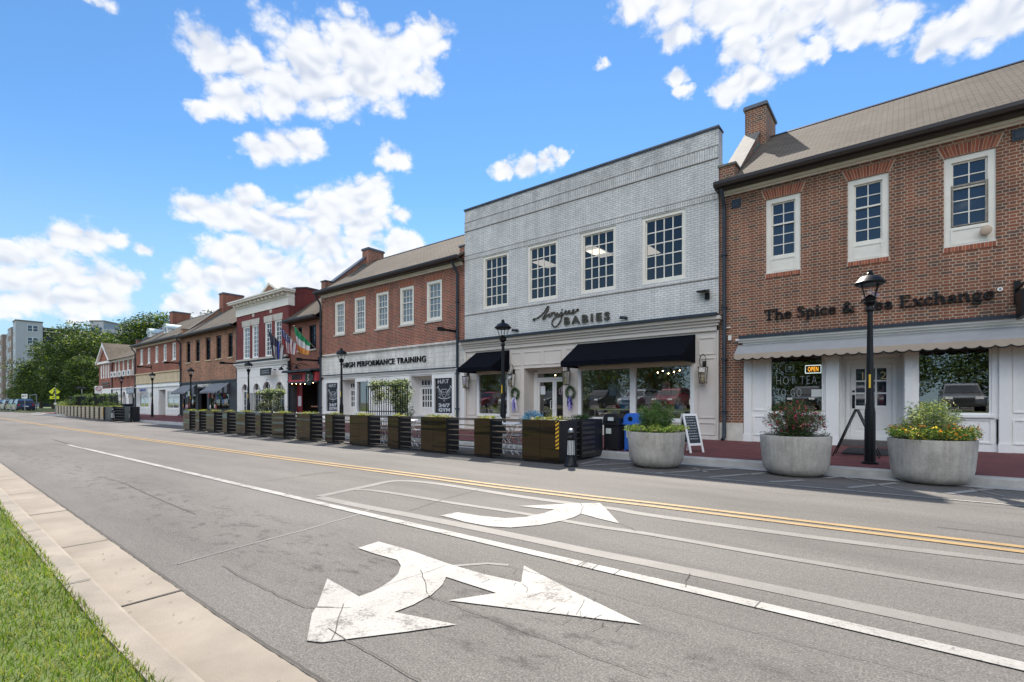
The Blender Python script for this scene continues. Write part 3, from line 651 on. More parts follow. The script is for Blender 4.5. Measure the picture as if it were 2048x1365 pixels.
# ================================================================ the spice and tea shop (right end)
x8 = X(1438.6); x8r = 3.6
B8 = thing('brick_shop_building', 'red-brown brick building with big black serif letters over a grey scalloped awning', 'building', (0, YF, 0))
WZ0, WZ1 = 4.73, 6.77
h8 = [(X(1531.8), X(1601.2)), (X(1695.2), X(1777.8)), (X(1887.7), X(1992.2)), (X(2130), X(2240))]
zs8 = 3.06
_, ro8 = rowhouse(B8, x8, x8r, 3.0, 7.40, [(a, b, WZ0, WZ1) for a, b in h8], BR8, None, SH, 18.67, 10.25, lp=dict(w=.42, up=.42, cap=CAPL, ymax=18.2), trim=(7.13, 7.27, CREAM))
for i, (a, b) in enumerate(h8):
    o = win(B8, a, b, WZ0, WZ1, 2, (2, 3), m=CREAM, fr=.13, bot=.46, rec=.03, label='old window with a weathered lower sash' if i == 2 else None)
    if i == 2:
        q = MB(); q.frame(a + .12, b - .12, WZ0 + .44, WZ0 + .44 + .95, YF + .03, YF + .06, .04); q.build('lower_sash', WEATH, o)
        q = MB(); xc = b - .17; q.lathe([(.001, 0), (.075, 0), (.082, .03), (.10, .08), (.10, .15), (.06, .17)], n=16)
        q.V = [(xc + v[0], YF + .02 - v[2], WZ0 + .24 + v[1]) for v in q.V]; q.build('vent_cap', mat('beige_plastic', (.50, .37, .27), .6), o, smooth=True)
arch_par = MB()
for a, b in h8[:3]:
    k = MB(); k.prism([(a - .02, YF - .003, WZ1 + .004), (b + .02, YF - .003, WZ1 + .004), (b + .13, YF - .003, WZ1 + .27), (a - .13, YF - .003, WZ1 + .27)], (0, .02, 0), 3); jackarch(k, a, b, WZ1 + .01, .255, 15, YF); k.build('brick_arch', JB + [MORT], B8)
    k = MB(); k.box(a - .02, b + .02, YF - .014, YF + .03, WZ0 - .115, WZ0 - .004, 3)
    for i in range(14): xx = a + (b - a) * (i + .1) / 14; k.box(xx, xx + (b - a) * .8 / 14, YF - .02, YF + .03, WZ0 - .11, WZ0 - .004, i % 3)
    k.build('brick_sill', JB + [MORT], B8)
chimney(ro8, -4.22, -3.57, 18.0, 19.5, 9.2, 11.05, BR8)
# lower wall: brick pier at the left with a painted foot, flashing, white cornice
sx = X(1487)
p = MB(); p.holes(x8 + .006, x8r, .12, 3.0, YF, [(sx, x8r - .3, .12, 3.0)], .1); p.build('brick_pier', BR8, B8)
p = MB(); p.box(x8 + .01, sx - .005, YF - .03, YF + .01, .12, .62); p.build('painted_base', mat('cream_base', (.62, .58, .50), .8, var=.2), B8)
p = MB(); p.box(sx - .06, x8r, YF - .30, YF - .002, 2.985, 3.06); p.build('flashing', NAVY, B8)
p = MB(); molding(p, sx, x8r - .02, 2.82, 2.983, [(0, .10), (.35, .17), (.7, .25)]); p.build('cornice', WH, B8)
# awning: sloping cloth and a scalloped valance with dark piping
AX0, AX1 = X(1480.4) - .03, x8r - .05; yA = 14.45; zT, zC, zV = 2.82, 2.53, 2.36
GREYC = mat('grey_awning_cloth', (.32, .315, .315), .9, var=.08, vs=3); TANC = mat('bounce_lit_valance_cloth', (.46, .37, .29), .9, var=.06)  # valance colour has the warm sunlit bounce painted into it
a = MB(); a.prism([(AX0, YF - .12, zT), (AX0, yA, zC), (AX0, yA + .012, zC - .005), (AX0, YF - .10, zT - .03)], (AX1 - AX0, 0, 0)); aw = a.build('awning', GREYC, B8)
a = MB(); per = .235; N_ = int((AX1 - AX0) / per) + 1; top = []; bt = []
for i in range(N_ * 8 + 1):
    x = AX0 + i * per / 8
    if x > AX1: break
    t = (i % 8) / 8; top.append(x); bt.append(zV + .045 * (abs(2 * t - 1) ** 2.6) )
for i in range(len(top) - 1): a.prism([(top[i], yA - .004, bt[i]), (top[i + 1], yA - .004, bt[i + 1]), (top[i + 1], yA - .004, zC), (top[i], yA - .004, zC)], (0, .012, 0))
a.prism([(AX0, YF - .12, zT), (AX0, yA, zC), (AX0, yA, zV + .045), (AX0, YF - .3, zV + .06), (AX0, YF - .12, zV + .1)], (.012, 0, 0))
a.build('valance', TANC, aw)
a = MB(); a.tube([(top[i], yA - .006, bt[i]) for i in range(len(top))], .017, 5); a.build('piping', BLK, aw)
# serif sign letters
def serif_sign():
    """letters drawn with heavy stems, thin hairlines and slab serifs; unit = cap height"""
    T, t = .17, .075; m = MB(); xh = .62
    def arc(cx, cz, rx, rz, a0, a1, n=14): return [(cx + rx * math.cos(R(a0 + (a1 - a0) * i / n)), cz + rz * math.sin(R(a0 + (a1 - a0) * i / n))) for i in range(n + 1)]
    def wa(n, lo=.08, hi=.18, a0=0, a1=360): return [lo + (hi - lo) * abs(math.cos(R(a0 + (a1 - a0) * i / n))) for i in range(n + 1)]
    Gl = {}
    V = lambda x, z0, z1, w=T: ([(x, z0), (x, z1)], w)
    S = lambda x0, x1, z: ([(x0, z), (x1, z)], t)
    Gl['T'] = (.86, [V(.43, 0, 1), S(.04, .82, .96), S(.28, .58, .035), V(.07, .78, .96, .07), V(.79, .78, .96, .07)])
    Gl['h'] = (.72, [V(.15, 0, 1.02), S(.02, .15, .98), S(.02, .30, .035), (arc(.36, .38, .20, .21, 150, 0), [.07 + .1 * i / 14 for i in range(15)]), V(.56, 0, .38), S(.42, .70, .035)])
    Gl['e'] = (.60, [(arc(.31, .31, .235, .275, 20, 330, 18), wa(18, .07, .16, 20, 330)), ([(.09, .33), (.53, .33)], .07)])
    Gl['S'] = (.66, [([(.56, .72), (.56, .86), (.44, .95), (.30, .97), (.16, .90), (.11, .76), (.18, .62), (.34, .52), (.50, .42), (.57, .28), (.52, .11), (.36, .03), (.20, .04), (.08, .12), (.07, .28)], [.06, .07, .08, .09, .12, .15, .17, .19, .18, .16, .13, .09, .08, .07, .06])])
    Gl['p'] = (.70, [V(.16, -.30, .62), S(.02, .16, .58), S(.03, .31, -.27), (arc(.36, .31, .235, .27, 150, -150, 16), wa(16, .07, .17, 150, -150))])
    Gl['i'] = (.34, [V(.17, 0, .62), S(.03, .17, .58), S(.02, .32, .035), ([(.17, .80), (.17, .95)], .17)])
    Gl['c'] = (.56, [(arc(.31, .31, .235, .275, 45, 320, 16), wa(16, .07, .17, 45, 320)), ([(.46, .44), (.48, .50)], .13)])
    Gl['&'] = (.92, [([(.86, .04), (.70, .05), (.52, .24), (.28, .58), (.22, .78), (.32, .93), (.46, .93), (.54, .80), (.46, .64), (.22, .46), (.10, .26), (.18, .08), (.36, .02), (.56, .10), (.72, .32), (.78, .52), (.88, .54)], [.1, .15, .17, .16, .12, .08, .08, .12, .09, .12, .16, .12, .08, .07, .07, .06, .06])])
    Gl['a'] = (.60, [([(.10, .46), (.18, .56), (.32, .585), (.43, .52), (.45, .40)], [.13, .09, .08, .12, .15]), V(.45, .05, .42), ([(.45, .05), (.58, .04)], .07), (arc(.27, .17, .17, .15, 60, 340, 12), wa(12, .07, .14, 60, 340))])
    Gl['E'] = (.80, [V(.20, 0, 1), S(.04, .70, .96), S(.04, .74, .04), S(.20, .56, .52), V(.67, .78, .98, .06), V(.72, .02, .24, .06), V(.55, .42, .62, .05)])
    Gl['x'] = (.66, [([(.12, .60), (.54, .02)], .16), ([(.54, .60), (.10, .02)], .07), S(.02, .26, .59), S(.40, .64, .59), S(.0, .24, .03), S(.38, .66, .03)])
    Gl['n'] = (.72, [V(.15, 0, .62), S(.02, .15, .58), S(.02, .30, .035), (arc(.36, .38, .20, .21, 150, 0), [.07 + .1 * i / 14 for i in range(15)]), V(.56, 0, .38), S(.42, .70, .035)])
    Gl['g'] = (.64, [(arc(.29, .38, .18, .20, 0, 360, 18), wa(18, .07, .14)), ([(.44, .52), (.60, .58)], .08), ([(.20, .20), (.13, .11), (.22, .04), (.42, .03), (.55, -.07), (.50, -.24), (.30, -.30), (.12, -.24), (.09, -.10), (.20, .02)], [.06, .09, .12, .13, .12, .1, .08, .09, .08, .06])])
    x = 0; out = []
    for ch in 'The Spice & Tea Exchange':
        if ch == ' ': x += .34; continue
        w, st = Gl[ch]
        for pts, ww in st: out.append(([(x + a, b) for a, b in pts], ww))
        x += w
    return x, out
tot, st = serif_sign(); cap = .275; lx0, lx1 = X(1528.5), X(1990); kx = (lx1 - lx0) / tot; lz = 3.47
m = MB()
for i, (pts, ww) in enumerate(st):
    W_ = [w * cap * 1.0 for w in ww] if isinstance(ww, list) else ww * cap
    stroke(m, [(lx0 + a * kx, lz + b * cap) for a, b in pts], W_, YF - .07 + .0006 * (i % 7), .05)
m.build('sign_letters', BLK, B8)
m = MB(); m.cyl((X(1999.5), YF - .06, Z(1999.5, 579.8)), (X(1999.5), YF - .01, Z(1999.5, 579.8)), .045, n=16); o = m.build('trademark_disc', WH, B8)
text('R', .05, .004, BLK, 'disc_letter', o, (X(1999.5) - .017, YF - .064, Z(1999.5, 579.8) - .024))
for (px, py, s_) in ((1473, 408, .12), (2040, 270, .12)):
    m = MB(); m.box(X(px) - s_, X(px) + s_, YF - .03, YF - .002, Z(px, py) - .12, Z(px, py) + .12); m.box(X(px) - s_ * .7, X(px) + s_ * .7, YF - .045, YF - .03, Z(px, py) - .08, Z(px, py) + .08); m.build('vent_plate', NAVY, B8)
pipe(B8, X(1450), .12, 7.25, elbow=True, kick=True)
m = MB(); m.tube([(X(1452), YF - .03, 3.35), (X(1462), YF - .06, 3.35)], .02); m.box(X(1458), X(1464), YF - .09, YF - .01, 2.98, 3.12); m.build('junction_box', CREAM, B8)
# painted timber shopfront, plane 15.0; door set back
m = MB(); SF = YF + .02; ztp = 2.83
wA = (X(1538.4), X(1647.3), .93, 2.72); wB = (X(1833.3), X(1984.3), .93, 2.72); dR = (X(1678), X(1808), .12, 2.72)
m.holes(sx, x8r - .05, .12, ztp, SF, [wA, wB, dR], .16)
for a_, b_ in ((X(1488), X(1503)), (X(1652), X(1677)), (X(1810), X(1826)), (X(1998), X(2020))): m.box(a_, b_, SF - .05, SF - .001, .12, ztp); m.box(a_ - .015, b_ + .015, SF - .065, SF - .051 + .04, .12, .32)
for a_, b_, c_, d_ in ((X(1506), X(1535), .30, .84), (X(1540), X(1645), .30, .84), (X(1506), X(1533), .98, 2.5), (X(1835), X(1985), .30, .84), (X(1992), X(1997), .3, .84), (X(2026), X(2060), .98, 2.5), (X(2026), X(2060), .3, .84)): panelbox(m, a_, b_, c_, d_, SF)
m.box(X(1535), X(1651), SF - .06, SF - .002, .87, .93); m.box(X(1829), X(1990), SF - .06, SF - .002, .87, .93)
m.build('shopfront', WH, B8)
for w_ in (wA, wB):
    m = MB(); m.frame(w_[0], w_[1], w_[2], w_[3], SF + .02, SF + .09, .045); o = m.build('shop_window', WH, B8)
    m = MB(); m.quad((w_[0] + .03, SF + .06, w_[2] + .03), (w_[1] - .03, SF + .06, w_[2] + .03), (w_[1] - .03, SF + .06, w_[3] - .03), (w_[0] + .03, SF + .06, w_[3] - .03)); m.build('pane', GLASS, o)
# recess: side panels, ceiling, step, door
YD = 15.6; m = MB(); dx0, dx1 = X(1701, YD), X(1784, YD)
m.quad((dR[0], SF + .15, .12), (dR[0], YD, .12), (dR[0], YD, 2.72), (dR[0], SF + .15, 2.72)); m.quad((dR[1], SF + .15, .12), (dR[1], YD, .12), (dR[1], YD, 2.72), (dR[1], SF + .15, 2.72)); m.quad((dR[0], SF, 2.719), (dR[1], SF, 2.719), (dR[1], YD, 2.719), (dR[0], YD, 2.719))
m.holes(dR[0], dR[1], .12, 2.72, YD, [(dx0, dx1, .25, 2.19)], .1)
for x_ in np.arange(SF + .3, YD, .16): m.box(dR[0], dR[0] + .012, x_, x_ + .02, .2, 2.7); m.box(dR[1] - .012, dR[1], x_, x_ + .02, .2, 2.7)
m.frame(dx0 - .09, dx1 + .09, .25, 2.29, YD - .04, YD - .002, .08); m.box(dx0 - .15, dx1 + .15, YD - .09, YD - .002, 2.34, 2.42)
m.build('door_recess', WH, B8)
m = MB(); m.box(dR[0] + .01, dR[1] - .01, SF + .05, YD, .12, .25); m.build('step', mat('door_step', (.10, .09, .085), .8), B8)
do = sash_door(B8, dx0 + .004, dx1 - .004, .255, 2.185, YD + .02, 3, 3, WH, pz=.40, handle='l')
m = MB(); m.box(dx0 + .02, dx1 - .02, YD + .0, YD + .019, .255, .29); m.build('threshold', mat('brass', (.55, .38, .14), .35, metal=1), do)
GOLD = mat('gold_leaf', (.72, .55, .25), .4)
sp = (dx1 - dx0 - .22) / 3
text('1', .20, .004, GOLD, 'house_number', do, (dx0 + .11 + .08, YD + .012, 1.80)); text('2', .20, .004, GOLD, 'house_number', do, (dx1 - .11 - sp + .08, YD + .012, 1.80))
m = MB(); m.tube([(X(1683), SF - .02, 2.63), (X(1684), SF - .1, 2.60)], .02); m.lathe([(.03, 0), (.055, .03), (.05, .10), (.01, .13)], (X(1684), SF - .12, 2.52), 12); m.build('door_camera', mat('camera_grey', (.35, .33, .32), .5), B8, smooth=True)
# shop interior
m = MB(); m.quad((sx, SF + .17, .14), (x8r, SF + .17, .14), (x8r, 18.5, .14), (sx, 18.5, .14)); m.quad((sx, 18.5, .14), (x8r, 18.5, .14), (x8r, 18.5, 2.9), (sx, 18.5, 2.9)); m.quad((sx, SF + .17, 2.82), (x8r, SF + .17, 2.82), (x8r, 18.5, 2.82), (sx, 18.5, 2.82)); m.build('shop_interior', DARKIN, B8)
HW = mat('window_chalk', (.55, .57, .57), .7, var=.1)
for s_, z_, h_ in (('ICED,', 2.03, .23), ('HOT TEA', 1.69, .24), ('TO GO', 1.36, .24)): text(s_, h_, .003, HW, 'window_writing', B8, (X(1552), SF + .05, z_), bold=-.009, space=1.25, width={'I': X(1595) - X(1554), 'H': X(1636) - X(1555), 'T': X(1606) - X(1556)}[s_[0]])
m = MB(); m.box(X(1622), X(1643), SF + .045, SF + .052, 1.36, 1.55); m.build('window_notice', mat('notice_paper', (.65, .66, .62), .7), B8)
# hanging bracket sign at the right
m = MB(); bx = X(2034); m.tube([(bx, YF, 3.62), (bx, YF - .75, 3.62)], .03); m.box(bx - .05, bx + .05, YF - .06, YF - .005, 3.3, 3.8); m.box(bx - .04, bx + .04, YF - .85, YF - .15, 2.95, 3.5); o = m.build('bracket_sign', BLK, B8)

# ================================================================ the white painted brick building
x7 = X(930.5)
B7 = thing('white_brick_building', 'white painted brick building with flat parapet, four large paned windows and a greige shopfront', 'building', (x7 + 5, YF, 0))
w7 = [(X(966.9), X(1018.2)), (X(1056.2), X(1116.9)), (X(1161.7), X(1232.9)), (X(1284.8), X(1371.8))]
xa, xb = x7 + .006, x8 - .006; zT7 = 9.19; yb7 = 27
yW7 = YF - .04
m = MB(); m.holes(xa, xb, 3.7, zT7, yW7, [(a, b, 4.965, 7.08) for a, b in w7], .14)
for x in (xa, xb): m.poly([(x, yW7, 0), (x, yb7, 0), (x, yb7, 8.3), (x, YF + .35, 8.3), (x, YF + .35, zT7), (x, yW7, zT7)])
m.quad((xa, YF + .35, 8.3), (xb, YF + .35, 8.3), (xb, YF + .35, zT7), (xa, YF + .35, zT7)); m.quad((xa, yb7, 0), (xb, yb7, 0), (xb, yb7, 8.3), (xa, yb7, 8.3))
m.build('wall', BR7, B7)
m = MB(); m.quad((xa, YF + .3, 8.1), (xb, YF + .3, 8.1), (xb, yb7, 8.1), (xa, yb7, 8.1)); m.build('roof', mat('flat_roof', (.2, .2, .2), .9), B7)
m = MB(); m.box(xa - .02, xb + .02, yW7 - .05, YF + .4, zT7, zT7 + .05); m.box(xa, xb, yW7 - .025, YF + .37, zT7 - .035, zT7); m.build('coping', CAPM, B7)
for zb_, zt_ in ((8.32, 8.66), (7.12, 7.275)):
    m = MB(); m.box(xa + .003, xb - .003, yW7 - .022, yW7 - .001, zb_, zt_); m.build('soldier_course', BR7V, B7)
m = MB()
for z_ in (8.30, 8.665, 7.28, 4.82): m.box(xa + .003, xb - .003, yW7 - .030, yW7 - .001, z_, z_ + .018)
m.build('brick_ledge', mat('ledge_rust', (.30, .26, .24), .8), B7)
for a, b in w7:
    o = win(B7, a, b, 4.965, 7.08, 4, (5,), y=yW7, m=CREAM, pm=GLASS2, fr=.10, rec=.03, mw=.032)
m = MB(); m.quad((xa + .1, YF + .2, 4.2), (xb - .1, YF + .2, 4.2), (xb - .1, 20.5, 4.2), (xa + .1, 20.5, 4.2)); m.quad((xa + .1, 20.5, 4.2), (xb - .1, 20.5, 4.2), (xb - .1, 20.5, 7.4), (xa + .1, 20.5, 7.4)); m.quad((xa + .1, YF + .2, 7.4), (xb - .1, YF + .2, 7.4), (xb - .1, 20.5, 7.4), (xa + .1, 20.5, 7.4))
m.quad((xa + .1, YF + .2, 4.2), (xa + .1, 20.5, 4.2), (xa + .1, 20.5, 7.4), (xa + .1, YF + .2, 7.4)); m.quad((xb - .1, YF + .2, 4.2), (xb - .1, 20.5, 4.2), (xb - .1, 20.5, 7.4), (xb - .1, YF + .2, 7.4))
m.build('upper_room', mat('upper_room_paint', (.035, .045, .06), .8, var=.2), B7)
LAMPE = mat('ceiling_panel_light', (.9, .85, .75), .5, emit=(1, .82, .62), es=.4, var=0)
for px, py, px2 in ((1090, 528, 1105), (1185, 500, 1215), (1200, 506, 1220), (1335, 525, 1350)):
    u = (px - CX) / F; s_ = 6.19 / ((HY - py) / F); yy = s_ * kk(px); xx = s_ * (-ST + CT * u)
    m = MB(); m.box(xx - .3, xx + .3, min(yy, 19.2) - .6, min(yy, 19.2) + .6, 7.37, 7.39); m.build('ceiling_light', LAMPE, B7)
# flashing, cornice, shopfront
m = MB(); m.box(xa - .02, xb + .02, yW7 - .34, yW7 - .002, 3.70, 3.78); m.build('flashing', NAVY, B7)
m = MB(); molding(m, xa + .05, xb - .05, 3.30, 3.698, [(0, .05), (.35, .10), (.55, .16), (.75, .24)], y=yW7 - .002); m.build('cornice', GREI, B7)
wS = (X(958), X(1018.4), .71, 2.40); wL = (X(1161), X(1386), .66, 2.38); dR7 = (X(1048.7), X(1126.6), .12, 2.50)
m = MB(); y7 = YF - .02; m.holes(xa, xb, .12, 3.30, y7, [wS, wL, dR7], .14)
PX = lambda p: X(p, y7)
for a_, b_, c_, d_ in ((X(936), X(953), .70, 2.15), (X(936), X(953), .25, .6), (X(958), X(986), .25, .6), (X(992), X(1017), .25, .6), (X(1024), X(1042), .25, .6), (X(1024), X(1042), .72, 2.50), (X(936), X(953), 2.5, 3.1),
                       (X(1023), X(1043), 2.62, 3.12), (X(1048), X(1083), 2.62, 3.12), (X(1088), X(1124), 2.62, 3.12), (X(1132), X(1150), 2.62, 3.12), (X(1130), X(1155), .25, .6), (X(1398), X(1431), 2.62, 3.12), (X(1398), X(1431), .75, 2.52), (X(1398), X(1431), .25, .62),
                       (X(1165), X(1215), .22, .56), (X(1222), X(1300), .22, .56), (X(1308), X(1384), .22, .56)): panelbox(m, a_, b_, c_, d_, y7 - .001, .03, .022)
m.box(xa, X(934), y7 - .05, y7 - .002, .12, 3.3); m.box(X(1436), xb, y7 - .05, y7 - .002, .12, 3.3); m.box(xa, xb, y7 - .02, y7 - .0015, .12, .2)
m.build('shopfront', GREI, B7)
for w_, cols in ((wS, 1), (wL, 2)):
    m = MB(); m.frame(w_[0] - .06, w_[1] + .06, w_[2] - .06, w_[3] + .06, y7 - .05, y7 + .03, .12); o_ = None
    if cols == 2: xm = X(1267); m.box(xm - .10, xm + .10, y7 - .045, y7 + .03, w_[2] + .06, w_[3] - .06)
    o = m.build('shop_window', WH, B7)
    m = MB(); m.quad((w_[0], y7 + .02, w_[2]), (w_[1], y7 + .02, w_[2]), (w_[1], y7 + .02, w_[3]), (w_[0], y7 + .02, w_[3])); m.build('pane', GLASS, o)
YD7 = 15.62; m = MB()
m.quad((dR7[0], y7 + .13, .12), (dR7[0], YD7, .12), (dR7[0], YD7, 2.5), (dR7[0], y7 + .13, 2.5)); m.quad((dR7[1], y7 + .13, .12), (dR7[1], YD7, .12), (dR7[1], YD7, 2.5), (dR7[1], y7 + .13, 2.5)); m.quad((dR7[0], y7, 2.499), (dR7[1], y7, 2.499), (dR7[1], YD7, 2.499), (dR7[0], YD7, 2.499))
m.build('door_recess', GREI, B7)
m = MB(); a_, b_ = dR7[0] + .01, dR7[1] - .01; xm = (a_ + b_) / 2 + .08
m.frame(a_, b_, .12, 2.49, YD7 - .03, YD7 + .05, .17); m.box(a_ + .15, b_ - .15, YD7 - .02, YD7 + .04, 2.08, 2.16); m.build('door_frame', WH, B7)
for s_, (c_, d_) in enumerate(((a_ + .175, xm - .005), (xm + .005, b_ - .175))):
    m = MB(); m.frame(c_, d_, .14, 2.075, YD7, YD7 + .04, .085, .22); o = m.build('glass_door', WH, B7)
    m = MB(); m.quad((c_ + .08, YD7 + .02, .3), (d_ - .08, YD7 + .02, .3), (d_ - .08, YD7 + .02, 2.0), (c_ + .08, YD7 + .02, 2.0)); m.build('pane', GLASS, o)
    hx = d_ - .04 if s_ == 0 else c_ + .04
    m = MB(); m.tube([(hx, YD7, .95), (hx - (.09 if s_ == 0 else -.0), YD7 - .06, .97), (hx - (.09 if s_ == 0 else 0), YD7 - .06, 1.27), (hx, YD7, 1.30)], .014, 6); m.build('handle', WH, o)
    if s_ == 0:
        m = MB(); m.box(c_ + .12, c_ + .34, YD7 + .005, YD7 + .012, 1.52, 1.84); m.build('door_notice', mat('notice_white', (.75, .76, .78), .7), o)
    else:
        m = MB(); cx_ = (c_ + d_) / 2 + .03; cz_ = 1.63
        stroke(m, smooth_pts([(cx_ - .16, cz_ - .10), (cx_ - .04, cz_ - .06), (cx_ + .04, cz_ + .12), (cx_ + .0, cz_ + .16), (cx_ - .03, cz_ + .04), (cx_ + .02, cz_ - .10), (cx_ + .10, cz_ - .02), (cx_ + .02, cz_ + .03)], 5), .014, YD7 + .005, .006)
        stroke(m, [(cx_ + .02 + .15 * math.cos(t * .33), cz_ + .15 * math.sin(t * .33)) for t in range(20)], .010, YD7 + .005, .006); m.build('door_emblem', mat('pink_vinyl', (.75, .55, .62), .6), o)
m = MB(); m.quad((a_ + .17, YD7 + .01, 2.16), (b_ - .17, YD7 + .01, 2.16), (b_ - .17, YD7 + .01, 2.33), (a_ + .17, YD7 + .01, 2.33)); m.build('transom_pane', GLASS, B7)
m = MB(); m.cyl((a_ + .2, YD7 - .25, 2.40), (a_ + .32, YD7 - .25, 2.40), .035, n=10); m.build('door_camera', mat('camera_grey', (.35, .33, .32), .5), B7)
m = MB(); zf = 2.95
m.quad((xa, YF + .2, .13), (xb, YF + .2, .13), (xb, 19.5, .13), (xa, 19.5, .13)); m.quad((xa, 19.5, .13), (xb, 19.5, .13), (xb, 19.5, zf), (xa, 19.5, zf)); m.quad((xa, YF + .14, zf), (xb, YF + .14, zf), (xb, 19.5, zf), (xa, 19.5, zf)); m.build('shop_interior', INW, B7)
# black awnings
NAVC = mat('black_awning_cloth', (.005, .006, .010), .95, var=.15, vs=4, spec=.08)
def awning(root, xl, xr, zt, yo, zb, vh, m_, label, ywall=YF - .03, sidem=None):
    a = MB(); t = .02
    for (c0, c1) in ((xl, xr),):
        a.prism([(c0, ywall, zt), (c0, yo, zb + vh), (c0, yo, zb), (c0, yo + t, zb), (c0, yo + t, zb + vh - .01), (c0, ywall, zt - .04)], (c1 - c0, 0, 0))
    for x_ in (xl, xr - .012): a.prism([(x_, ywall, zt - .04), (x_, yo + t, zb + vh - .01), (x_, yo + t, zb), (x_, ywall, zb)], (.012, 0, 0))
    o = a.build('awning', m_, root); o['label'] = label
    f = MB(); f.tube([(xl + .05, ywall - .02, zb + .03), (xl + .05, yo + .05, zb + .03), (xr - .05, yo + .05, zb + .03), (xr - .05, ywall - .02, zb + .03)], .015, 6); f.build('awning_frame', BLK, o); return o
awning(B7, -8.94, -4.885, 3.24, 13.87, 2.39, .165, NAVC, 'wide black fabric awning over the double shop window')
awning(B7, -13.73, -11.99, 3.24, 13.9, 2.39, .165, NAVC, 'small black fabric awning over the single shop window')
# sign: handwritten word and capitals
BRNZ = mat('dark_bronze_letter', (.085, .070, .052), .35, metal=.4, var=.15)
def sgn(p): px, py = 1040 + p[0] / 8.192, 600 + p[1] / 8.192; return (X(px, yW7), Z(px, py, yW7))
S1 = [(222,340),(245,318),(268,308),(300,300),(330,275),(365,250),(400,215),(440,150),(470,108),(478,120),(455,190),(420,245),(395,290),(380,318),(395,322),(420,300),(440,262),(470,252)]
S2 = [(500,225),(480,250),(490,272),(520,262),(532,232),(515,218),(545,215),(575,205),(582,225),(575,255),(600,250),(625,215),(622,245),(640,255),(670,225),(690,205)]
S3 = [(700,200),(698,235),(690,300),(660,370),(620,425),(575,442),(540,415),(535,370),(560,320),(610,280),(680,262),(720,240),(745,215),(770,195),(765,180),(748,200),(752,228),(775,235),(810,205),(825,185),(815,175),(800,200),(808,225),(835,228),(870,210),(895,165),(880,170),(862,205),(875,225),(905,205),(940,175),(968,158)]
m = MB()
for s_ in (S1, S2, S3):
    q_ = smooth_pts([sgn(p) for p in s_], 4); stroke(m, q_, [.030 + .012 * abs(math.sin(i * .35)) for i in range(len(q_))], yW7 - .06, .04)
for c in ((697, 165), (240, 328), (955, 165)): z_ = sgn(c); m.cyl((z_[0], yW7 - .06, z_[1]), (z_[0], yW7 - .02, z_[1]), .028 if c[0] == 697 else .045, n=10)
m.build('script_sign', BRNZ, B7)
bx0 = sgn((735, 405)); bx1 = sgn((1478, 330)); text('BABIES', .26, .05, BRNZ, 'capital_letters', B7, (bx0[0], yW7 - .045, 3.975), bold=.012, width=bx1[0] - bx0[0], space=1.45)
for px, py in ((1254, 637), (1037, 662)):
    m = MB(); m.cyl((X(px), yW7, Z(px, py)), (X(px), yW7 - .10, Z(px, py)), .05, n=10); m.cyl((X(px) , yW7 - .10, Z(px, py)), (X(px) - .16, yW7 - .16, Z(px, py) + .02), .045, .06, 10); m.build('spotlight', NAVY, B7, smooth=True)
m = MB(); cx_, cz_ = X(1410, yW7), Z(1410, 590); m.box(cx_ + .02, cx_ + .14, yW7 - .08, yW7 - .002, cz_ - .16, cz_ + .03); m.prism([(cx_ - .16, yW7 - .30, cz_ + .03), (cx_ - .16, yW7 - .03, cz_ + .06), (cx_ - .16, yW7 - .03, cz_ + .14), (cx_ - .16, yW7 - .30, cz_ + .07)], (.30, 0, 0)); m.build('floodlight', BLK, B7)
# wall lanterns
def lantern():
    r = bpy.data.objects.new('wall_lantern', None); COL.objects.link(r)
    g = MB(); g.box(-.05, .05, -.03, 0, .08, .30); g.tube([(0, -.02, .2), (0, -.17, .22), (0, -.17, .14)], .012, 6)
    pts = [(-.0 + .09 * math.cos(t), -.17, .30 + .16 * math.sin(t) * 1.2) for t in np.linspace(-.9, math.pi + .9, 14)]; g.tube(pts, .011, 6)
    g.box(-.115, .115, -.285, -.055, .10, .125); g.box(-.09, .09, -.26, -.08, -.36, -.34)
    for a_, b_ in ((-1, -1), (1, -1), (-1, 1), (1, 1)): g.cyl((a_ * .1, -.17 + b_ * .1, .11), (a_ * .078, -.17 + b_ * .078, -.35), .010, n=5)
    g.cyl((0, -.17, -.36), (0, -.17, -.40), .02, .008, 8)
    g.build('lantern_body', mat('dark_iron', (.022, .018, .015), .5), r)
    c = MB()
    for a_, b_ in ((0, -.04), (.035, .02), (-.035, .02)): c.cyl((a_, -.17 + b_, -.33), (a_, -.17 + b_, -.12), .012, n=6)
    c.build('candle', mat('candle_cream', (.75, .66, .48), .5), r)
    q = MB(); q.frame(-.092, .092, -.33, .10, -.262, -.26, .0)
    q = MB()
    v = [(-.098, -.268, .10), (.098, -.268, .10), (.078, -.248, -.34), (-.078, -.248, -.34)]; q.quad(*v); q.quad(*[(-(a[1] + .17), a[0] - .17, a[2]) for a in v]); q.quad(*[((a[1] + .17), a[0] - .17, a[2]) for a in v])
    q.build('lantern_pane', glassmat('lantern_glass', (.9, .85, .72), .15), r)
    return r
LN = lantern()
for i, (px, py, lb) in enumerate(((938, 764, 'black candle lantern on the wall left of the small shop window'), (1028.9, 760, 'black candle lantern on the wall between the small window and the glass doors'), (1137.9, 755.8, 'black candle lantern between the glass doors and the wide shop window'), (1409.8, 750, 'black candle lantern at the right end of the greige shopfront'))):
    o = place(LN, i == 0, (X(px), y7 - .002, Z(px, py) + .1), 0, lb); o['category'] = 'wall lantern'; o['group'] = 'lanterns on the greige shopfront'
